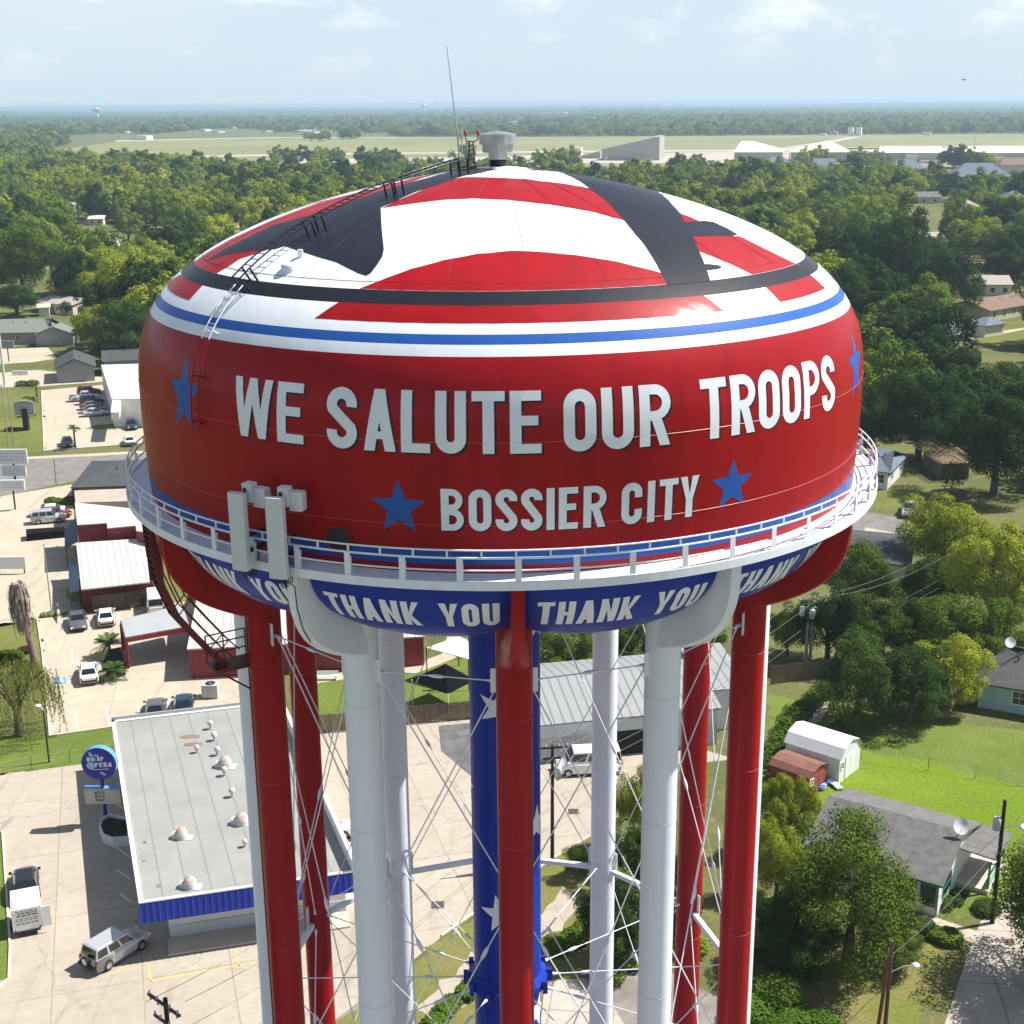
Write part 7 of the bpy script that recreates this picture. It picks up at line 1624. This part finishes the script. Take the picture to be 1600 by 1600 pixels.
bush('vine-covered strip between the creek and the white garden shed', [(1225,1225),(1255,1190),(1290,1160),(1308,1140)], 1.1, 1.7, 8000, 0.26, 'ivy', 'vine_bank', 'vines')
bush('bright green vine mound at the bottom beside the white-edged red leg', [(1185,1590),(1200,1560),(1215,1525),(1225,1500)], 1.6, 2.4, 12000, 0.25, 'ivy', 'vine_mound', 'vines')
bush('bright green vine mound spilling over the bottom edge of the verge', [(1205,1630),(1240,1605),(1275,1612)], 1.5, 2.0, 9000, 0.25, 'ivy', 'vine_mound', 'vines')
bush('scrubby hedge at the end of the short drive by the street', [(1462,1470),(1490,1470)], 0.9, 1.2, 3500, 0.22, 'green', 'hedge', 'hedge')
bush('low shrubs along the front wall of the green-trimmed house', [(1478,1420),(1496,1400)], 0.5, 0.8, 1200, 0.2, 'dark')
bush('dark shrub at the foot of the tall black pole', [(1535,1418),(1548,1428)], 0.9, 1.0, 2200, 0.22, 'dark')
bush('green brush filling the ditch left of the blue riser', [(690,1600),(715,1570),(738,1548)], 0.9, 1.1, 5000, 0.22, 'ivy', 'ditch_brush', 'brush')
bush('green brush along the ditch between the riser and the white leg', [(875,1490),(910,1465),(945,1440)], 1.2, 1.5, 6000, 0.24, 'ivy', 'ditch_brush', 'brush')
bush('scrub at the bottom between the white and red right legs', [(940,1530),(1000,1500),(1060,1480)], 1.3, 1.7, 7000, 0.24, 'green', 'ditch_brush', 'brush')
bush('round clipped dark bush on the upper left lawn', [(36,603),(44,603)], 1.3, 1.6, 2600, 0.24, 'dark')
bush('low maroon bush in the lawn beside the arched sign', [(16,673),(22,673)], 1.1, 0.9, 1800, 0.22, 'maroon')
bush('clipped bright hedge beside the red shop, behind the parked row', [(80,790),(114,786)], 1.0, 1.5, 4200, 0.24, 'ivy', 'hedge', 'hedge')
bush('pale flowering shrub at the corner of the white lean-to roof', [(119,948),(128,945),(137,946)], 1.0, 2.4, 4200, 0.24, 'pale')
bush('dry tan clump of grass at the foot of the light pole', [(68,964),(75,963)], 0.5, 0.7, 900, 0.2, 'pale')
bush('red-leaved shrub under the eave of the white lean-to roof', [(214,928),(226,928)], 0.9, 2.4, 2600, 0.24, 'maroon')
bush('rounded green bush at the left edge above the willow', [(6,1032),(18,1030)], 1.2, 1.6, 3000, 0.24, 'ivy')
bush('dark bush at the foot of the dead palm', [(36,1048),(48,1044)], 1.0, 1.3, 2400, 0.22, 'dark')
bush('dark red mulch shrub behind the dead palm trunk', [(44,1018),(50,1016)], 0.8, 0.9, 1400, 0.2, 'maroon')
# ---- palms
def palm(label, px, py, h, L, nf, colour='palm', droop=0.55, name='palm_tree', trunk_r=0.16, lean=(0, 0), skirt=False, group=None):
    b = gv(px, py); rng = np.random.default_rng(int(px*7+py)); t = thing(name, label, 'palm', b, 0, group)
    part(MB().tube([(0, 0, 0), (lean[0]*.4, lean[1]*.4, h*0.5), (lean[0], lean[1], h)], [trunk_r*1.25, trunk_r, trunk_r*0.9], 10), 'trunk', BARK if not skirt else M('palm_trunk', (0.22,0.15,0.12), rough=0.95, var=0.3, scale=3), t)
    mb = MB(); top = Vector((lean[0], lean[1], h))
    for k in range(nf):
        q = 2*math.pi*k/nf*1.618+rng.random(); el = rng.uniform(-0.2, 1.1) if not skirt else rng.uniform(-1.5, -0.6)
        d = Vector((math.cos(q), math.sin(q), 0)); P = []
        for s in range(7):
            f = s/6; P.append(top+d*L*f*math.cos(el)*(1 if not skirt else 0.45)+Vector((0, 0, L*f*math.sin(el)-droop*L*f*f*(1 if not skirt else 0.6)))+(Vector((0, 0, 0.35*(1-f))) if skirt else Vector()))
        side = Vector((-d.y, d.x, 0))
        for s in range(6):
            for S in (-1, 1):
                for m in range(3):
                    a = P[s]+(P[s+1]-P[s])*m/3; w = (0.42*L*(1-abs(s/6-0.35))*0.75)*(0.8+0.4*rng.random())*(1 if not skirt else 0.28)
                    u = (P[s+1]-P[s]).normalized(); e = a+side*S*w+u*w*0.6-Vector((0, 0, w*0.35)); mb.add([a, a+u*0.09, e], [(0,1,2)])
    part(mb, 'fronds', LEAF[colour], t); return t
dpb = gv(55, 1036); dpt = thing('palm_tree', 'dead shaggy palm with drooping grey fronds beside the tan lot', 'palm', dpb); rng = np.random.default_rng(8)
part(MB().tube([(0, 0, 0), (-0.3, 0.1, 2.5), (-0.7, 0.2, 5.4), (-1.0, 0.2, 8.0)], [0.42, 0.34, 0.28, 0.25], 10), 'trunk', M('palm_trunk', (0.22,0.15,0.12), rough=0.95, var=0.3, scale=3), dpt)
mb = MB()
for k in range(260):
    q = rng.random()*6.283; out = rng.uniform(0.25, 1.25); z0 = 8.3-rng.random()**1.6*3.2; ln = rng.uniform(1.4, 3.4); d = Vector((math.cos(q), math.sin(q), 0)); sd = Vector((-d.y, d.x, 0)); w = rng.uniform(0.10, 0.26); c0_ = Vector((-1.0+(8-z0)*0.1, 0.2, z0))
    P = [c0_+d*0.2, c0_+d*(out*0.7)+Vector((0, 0, 0.28*out)), c0_+d*out-Vector((0, 0, ln*0.35)), c0_+d*(out*0.92)-Vector((0, 0, ln*0.75)), c0_+d*(out*0.8+rng.normal()*0.1)-Vector((0, 0, ln))]
    ww = [w*0.4, w, w*0.9, w*0.6, 0.02]; vs = [p_+sd*S*e for p_, e in zip(P, ww) for S in (-.5, .5)]; mb.add(vs, [(2*i, 2*i+1, 2*i+3, 2*i+2) for i in range(4)])
part(mb, 'fronds', M('dead_frond_grey', (0.23,0.19,0.155), rough=0.95, var=0.45, scale=1.5), dpt)
palm('spiky dark palm at the back of the planted island by the carport', 172, 1026, 1.4, 1.9, 26, droop=0.35)
palm('bushy palm at the front of the planted island by the carport', 178, 1060, 0.9, 1.7, 30, droop=0.45)
palm('small palm on the upper lawn near the round bush', 58, 620, 2.6, 1.2, 14); palm('small palm beside the arched lawn sign', 55, 650, 3.2, 1.3, 14); palm('little palm at the verge beside the black parked car', 118, 701, 3.6, 1.3, 16)
isl = [Vector(g(*p)) for p in ((160,1015),(188,1012),(198,1040),(196,1056),(176,1062),(162,1046))]
sheet('planting_bed', isl, Z3, M('mulch', (0.055,0.035,0.028), rough=1.0, var=0.3, scale=2), world=True)
# ---- willow
wlx = gv(30, 1150); rng = np.random.default_rng(5); t = thing('willow_tree', 'weeping willow with pale green trailing branches at the left edge', 'tree', wlx); HAND.append((wlx.x, wlx.y, 4))
cl_ = []
strand = []
for k in range(420):
    q = rng.random()*2*math.pi; r = 3.9*math.sqrt(rng.random()); z0 = 7.2-r*r*0.16+rng.normal()*0.4; ln = rng.uniform(2.0, 4.6)*(0.55+0.45*r/3.9); ox = rng.normal()*0.25; oy = rng.normal()*0.25
    for s in range(int(ln/0.16)): strand.append((r*math.cos(q)+ox*s*0.05+0.25*math.cos(q)*math.sin(s*0.1), r*math.sin(q)+oy*s*0.05, max(0.3, z0-s*0.16)))
S_ = np.array(strand); me = leaves_mesh('willow_crown', [(s, 0.10) for s in S_[:2]], 10, 0.2, LEAF['willow'], rng)
n = len(S_); nn = rng.normal(size=(n, 3)); nn[:, 2] *= 0.3; nn /= np.linalg.norm(nn, axis=1)[:, None]; tt = np.tile(np.array([0, 0, -1.0]), (n, 1))+rng.normal(size=(n, 3))*0.35; tt -= nn*(tt*nn).sum(1)[:, None]; tt /= np.linalg.norm(tt, axis=1)[:, None]; bb_ = np.cross(nn, tt); s = (0.20+0.16*rng.random(n))[:, None]
v = np.stack([S_, S_+tt*s*0.5+bb_*s*0.16, S_+tt*s, S_+tt*s*0.5-bb_*s*0.16], 1)
me = bpy.data.meshes.new('willow_crown'); me.from_pydata(v.reshape(-1, 3).tolist(), [], np.arange(n*4).reshape(n, 4).tolist()); me.materials.append(LEAF['willow'])
o = bpy.data.objects.new('crown', me); COL.objects.link(o); o.parent = t
tb_ = MB().tube([(0, 0, 0), (0.1, 0, 2.5), (0.3, 0.1, 5.5)], [0.42, 0.34, 0.15], 10)
for k in range(7): q = k*0.9; tb_.tube([(0.1, 0, 2.3), (1.4*math.cos(q), 1.4*math.sin(q), 5.2), (2.8*math.cos(q), 2.8*math.sin(q), 6.3)], [0.18, 0.11, 0.03], 6)
part(tb_, 'trunk', BARK, t)
# bare dead branch tree beside the transformer pole
dbp = gv(1305, 1040); t = thing('bare_tree', 'bare forked grey tree without leaves beside the transformer pole', 'tree', dbp); mb = MB()
mb.tube([(0, 0, 0), (0.1, 0, 1.6), (-0.3, 0, 2.8), (-1.3, 0, 4.0), (-2.2, 0, 4.2)], [0.16, 0.13, 0.10, 0.06, 0.03], 6).tube([(0.1, 0, 1.6), (0.1, 0, 3.2), (-0.4, 0, 4.4), (-1.2, 0, 5.2)], [0.1, 0.08, 0.05, 0.02], 6).tube([(0.1, 0, 2.2), (1.0, 0, 3.3), (1.6, 0, 3.5)], [0.07, 0.04, 0.02], 6).tube([(-0.3, 0, 2.8), (-1.6, 0, 2.6), (-2.6, 0, 3.3)], [0.07, 0.05, 0.02], 6)
part(mb, 'trunk', M('bare_branch', (0.36,0.33,0.27), rough=0.9), t)

# ---- the woods: every countable tree near the viewer a tree of its own, the far mass as one
def inside(x, y, poly):
    c = False; n = len(poly)
    for i in range(n):
        x1, y1 = poly[i]; x2, y2 = poly[i-1]
        if (y1 > y) != (y2 > y) and x < (x2-x1)*(y-y1)/(y2-y1)+x1: c = not c
    return c
def to_px(x, y, z=0.0):
    d = np.array([x, y, z])-CAM; zc = d@_F; return 800+FPX*(d@_R)/zc, 800-FPX*(d@_U)/zc
WOODS = [(-500,258),(0,250),(150,262),(300,270),(430,282),(560,286),(640,280),(760,282),(900,286),(1000,284),(1140,278),(1290,290),(1380,288),(1480,306),(1600,300),(2200,300),(2200,780),(1660,770),(1530,745),(1440,700),(1350,690),(1200,690),(700,640),(330,600),(258,560),(150,556),(118,500),(112,452),(60,450),(-30,452),(-500,470)]
FARLEFT = [(-500,196),(150,206),(165,214),(60,236),(70,246),(-500,262)]
STRIP = [(-400,186),(300,186),(700,186),(1000,186),(1700,184),(2000,186),(2000,208),(1700,208.5),(1290,211),(1140,213),(960,213),(700,214),(610,213.5),(610,208),(420,209),(250,209),(170,211),(-400,215)]
CLEAR = [(72,405),(95,405),(98,440),(68,440)], [(1468,486),(1640,455),(1640,655),(1478,655)], [(1335,705),(1432,700),(1450,800),(1330,800)], [(1450,700),(1490,700),(1495,770),(1440,770)], [(1160,275),(1640,268),(1640,262),(1160,262)]
cand = []
step = 12.6
ymin, ymax = g(800, 780)[1], g(800, 246)[1]
rg = random.Random(77)
y = ymin
while y < ymax:
    xa, xb = g(-500, max(250, to_px(0, y)[1]))[0], g(2200, max(250, to_px(0, y)[1]))[0]
    sp = step*(0.88 if y < 500 else 0.95); x = xa
    while x < xb:
        X, Y = x+rg.uniform(-.5, .5)*sp, y+rg.uniform(-.5, .5)*sp; x += sp
        px, py = to_px(X, Y)
        if not inside(px, py, WOODS): continue
        if any(inside(px, py, c) for c in CLEAR): continue
        bad = False
        for hx, hy, r, hw in FARH:
            if (X-hx)**2+(Y-hy)**2 < r*r: bad = True; break
            f = (hy-Y); 
            if 0 < f < min(120, 12+0.15*(hy+54)) and abs(X-(hx+(0.12-hx)*(f/(hy+54.5)))) < hw+5.5: bad = True; break
        if bad: continue
        if any((X-hx)**2+(Y-hy)**2 < (r+2.5)**2 for hx, hy, _n, r in LANDMARKS if Y < 400): continue
        if any((X-hx)**2+(Y-hy)**2 < (r*0.75+2.5)**2 for hx, hy, r in HAND): continue
        if rg.random() < 0.05: continue
        cand.append((X, Y, px, py))
    y += sp
def hidden(px, py):
    return ((px-782)/548.0)**2+((py-25-600)/335.0)**2 < 1 or (380 < px < 1215 and py > 620) or (px > 1650 or px < -50)
cols = ('dark', 'green', 'green', 'yellow', 'green', 'dark', 'yellow')
for j in range(2):
    for c in ('dark', 'green', 'yellow'): tree_proto(('mid', c, j), c, 5.6, 11.5, 40, 8500, 0.46, 0.12, seed=j*31+len(c)*3, rag=0.28, name='broadleaf_tree')
vis = sorted([c for c in cand if not hidden(c[2], c[3])], key=lambda c: c[1]); NI = 250
ind, rest = vis[:NI], vis[NI:]+[c for c in cand if hidden(c[2], c[3])]
SIZEW = {0: 'small', 1: 'mid-sized', 2: 'large'}; CW_ = {'dark': 'dark green', 'green': 'mid-green', 'yellow': 'yellow-green'}
recs = []
for i, (X, Y, px, py) in enumerate(ind):
    c = cols[int(rg.random()*7)]
    if px > 1300 and py > 430: c = 'dark' if rg.random() < 0.8 else 'green'  # backlit shade of these woods put into a darker leaf colour
    sz = rg.choice((0, 1, 1, 2)); s = (0.80, 1.08, 1.38)[sz]*rg.uniform(0.93, 1.08); sv = s*rg.uniform(0.9, 1.2)
    best = None
    for hx, hy, nm, r in LANDMARKS:
        d = math.hypot(X-hx, Y-hy)/(1+0.004*max(0, Y))
        if best is None or d < best[0]: best = (d, hx, hy, nm)
    _, hx, hy, nm = best; dx, dy = X-hx, Y-hy
    rel = ('behind' if dy > 0 else 'in front of') if abs(dy) > abs(dx) else ('right of' if dx > 0 else 'left of')
    recs.append([X, Y, px, c, sz, s, sv, f'{SIZEW[sz]} {CW_[c]} tree {rel} {nm}'])
grp = {}
for r in recs: grp.setdefault(r[7], []).append(r)
ORD = ['leftmost']+[w+'-from-left' for w in ('second','third','fourth','fifth','sixth','seventh','eighth','ninth','tenth','eleventh','twelfth')]
for lab, rs in grp.items():
    rs.sort(key=lambda r: r[2])
    for k, r in enumerate(rs):
        l = lab
        if len(rs) > 1: l = f'{"rightmost" if k == len(rs)-1 else ORD[min(k, 11)]} {lab}'
        tree_use(('mid', r[3], (int(r[0])+k) % 2), (r[0], r[1], 0), rg.uniform(0, 6.28), (r[5], r[5], r[6]), l, 'trees of the suburban woods')
# far woods: one mass
fc = bpy.data.collections.new('far_tree_kinds')
for j in range(6):
    c = ('dark', 'green', 'yellow', 'green', 'yellow', 'green')[j]; rng = np.random.default_rng(300+j); R_, H = 6.0, 11.5; cl_ = crown_clumps(rng, R_, H, 34, 0.08, rag=0.35)
    me = leaves_mesh('far_tree_kind', cl_, 3800, 0.70, LEAF[c], rng); o = bpy.data.objects.new('far_tree_kind', me); fc.objects.link(o)
pts = [(X, Y, 0.0) for X, Y, _, _ in rest]
TOWN = [(o.location.x, o.location.y) for o in COL.objects if o.get('category') in ('building', 'shed', 'storage tower') and o.location.y > 1900]
def town_gap(p_):
    v_ = math.sin(p_[0]*0.009+0.7)+math.sin(p_[1]*0.0051+p_[0]*0.002)+0.6*math.sin(p_[0]*0.023+p_[1]*0.007)
    return (v_ > 1.25 and p_[0] < 500) or any(abs(p_[0]-tx_) < 26 and -480 < p_[1]-ty_ < 14 for tx_, ty_ in TOWN)
def fill_px(poly, sp, jit=0.5, seed=3):
    r2 = random.Random(seed); ys = [g(800, p[1])[1] for p in poly]; y = min(ys); out = []
    while y < max(ys):
        pyy = to_px(0, y)[1]; xa, xb = g(min(p[0] for p in poly), pyy)[0], g(max(p[0] for p in poly), pyy)[0]; x = xa
        while x < xb:
            X, Y = x+r2.uniform(-jit, jit)*sp, y+r2.uniform(-jit, jit)*sp; x += sp
            if inside(*to_px(X, Y), poly): out.append((X, Y, 0.0))
        y += sp
    return out
pts += fill_px([(1665,770),(2600,760),(2600,1240),(1760,1200),(1700,1060)], 21.0, seed=21)+fill_px([(-1000,470),(-90,470),(-90,600),(-300,700),(-1000,720)], 21.0, seed=22)
pts += fill_px(FARLEFT, 13.0)+[p_ for p_ in fill_px(STRIP, 16.0, seed=9) if not town_gap(p_)]
for (xa, xb, yy, n) in ((480,520,219,7),(530,560,217,8),(700,740,247,8),(430,540,256,20),(560,620,262,12),(840,895,262,16),(1055,1095,272,12),(1480,1545,262,10),(1250,1300,258,5),(1340,1380,262,6)):
    for k in range(n): q = g(rg.uniform(xa, xb), yy+rg.uniform(-1.5, 1.5)); pts.append((*q, 0.0))
pm_ = bpy.data.meshes.new('woodland'); pm_.from_pydata(pts, [], [])
wo_ = bpy.data.objects.new('woodland', pm_); COL.objects.link(wo_); tag(wo_, 'far mass of trees stretching to the airfield', None, None, 'stuff')
ng = bpy.data.node_groups.new('woodland_trees', 'GeometryNodeTree'); ng.interface.new_socket('Geometry', in_out='INPUT', socket_type='NodeSocketGeometry'); ng.interface.new_socket('Geometry', in_out='OUTPUT', socket_type='NodeSocketGeometry')
N = ng.nodes.new; gi = N('NodeGroupInput'); go = N('NodeGroupOutput'); ip = N('GeometryNodeInstanceOnPoints'); ci = N('GeometryNodeCollectionInfo')
ci.inputs['Collection'].default_value = fc; ci.inputs['Separate Children'].default_value = True; ci.inputs['Reset Children'].default_value = True
rv = N('FunctionNodeRandomValue'); rv.data_type = 'FLOAT_VECTOR'; rv.inputs[0].default_value = (0, 0, 0); rv.inputs[1].default_value = (0, 0, 6.28)
rs_ = N('FunctionNodeRandomValue'); rs_.data_type = 'FLOAT'; rs_.inputs[2].default_value = 0.72; rs_.inputs[3].default_value = 1.55; rs_.inputs['Seed'].default_value = 4
ip.inputs['Pick Instance'].default_value = True
L_ = ng.links.new; L_(gi.outputs[0], ip.inputs['Points']); L_(ci.outputs[0], ip.inputs['Instance']); L_(rv.outputs[0], ip.inputs['Rotation']); L_(rs_.outputs[1], ip.inputs['Scale']); L_(ip.outputs[0], go.inputs[0])
md_ = wo_.modifiers.new('trees', 'NODES'); md_.node_group = ng
# forest beyond the airfield: one canopy sheet of bumps out to the horizon
nr, na = 150, 760; rr0, rr1 = 4300.0, 24000.0; A0, A1 = RAD(-34), RAD(34)
rng = np.random.default_rng(9); rsq = rr0*(rr1/rr0)**np.linspace(0, 1, nr); azs = np.linspace(A0, A1, na)
RRg, AZg = np.meshgrid(rsq, azs, indexing='ij'); RRg = RRg*(1+rng.uniform(-.006, .006, RRg.shape)); X = RRg*np.sin(AZg); Y = RRg*np.cos(AZg)
big = np.sin(X*0.0021+1.3*np.sin(Y*0.0013))+np.sin(Y*0.0017+X*0.0009+2.0)+0.6*np.sin(X*0.006+Y*0.004)
Hh = 10.5+2.6*big+rng.normal(size=X.shape)*3.4+3.0*np.sin(AZg*400+RRg*0.02)
gap = (np.sin(X*0.0052+0.7)+np.sin(Y*0.0031+X*0.0012)+0.5*np.sin(X*0.013) > 1.35) & (RRg < 6500) & (X < 600); Hh[gap] = -2
Hh = np.where(RRg > 11000, 13+rng.normal(size=X.shape)*3.0+14*np.exp(-((AZg-RAD(18.5))/0.03)**2)+6*np.sin(AZg*31), Hh)
Hh[0, :] = -2; Hh = np.clip(Hh, -2, None)
idx = np.arange(nr*na).reshape(nr, na); fcs = np.stack([idx[:-1, :-1], idx[:-1, 1:], idx[1:, 1:], idx[1:, :-1]], -1).reshape(-1, 4)
me = bpy.data.meshes.new('far_forest'); me.from_pydata(np.stack([X, Y, Hh], -1).reshape(-1, 3).tolist(), [], fcs.tolist())
me.materials.append(M('far_forest_green', (0.075,0.115,0.030), rough=0.95, col2=(0.022,0.050,0.014), var=0.3, scale=0.012, spec=0.05))
fo = bpy.data.objects.new('far_forest', me); COL.objects.link(fo); tag(fo, 'unbroken dark forest beyond the airfield up to the horizon', None, None, 'stuff')

# =================================================================== AIR
hz = MB().box(-16000, 16000, -120, 25500, -1.0, 60.0).build('haze', [])
hm = bpy.data.materials.new('haze_air'); hm.use_nodes = True; nt = hm.node_tree; nt.nodes.clear()
ho = nt.nodes.new('ShaderNodeOutputMaterial'); hv = nt.nodes.new('ShaderNodeVolumePrincipled'); hv.inputs['Density'].default_value = 0.00013; hv.inputs['Color'].default_value = (0.56, 0.75, 0.97, 1); hv.inputs['Anisotropy'].default_value = 0.25
nt.links.new(hv.outputs[0], ho.inputs['Volume']); hz.data.materials.append(hm); tag(hz, 'thin pale haze hanging over the whole plain', None, None, 'stuff')
# prototypes that were never placed
for k, (t, _, _) in list(TP.items()):
    if t.get('_proto'):
        for ch in KIDS.get(t.name, []): bpy.data.objects.remove(ch)
        bpy.data.objects.remove(t)
for o in COL.objects:
    if '_used' in o: del o['_used']
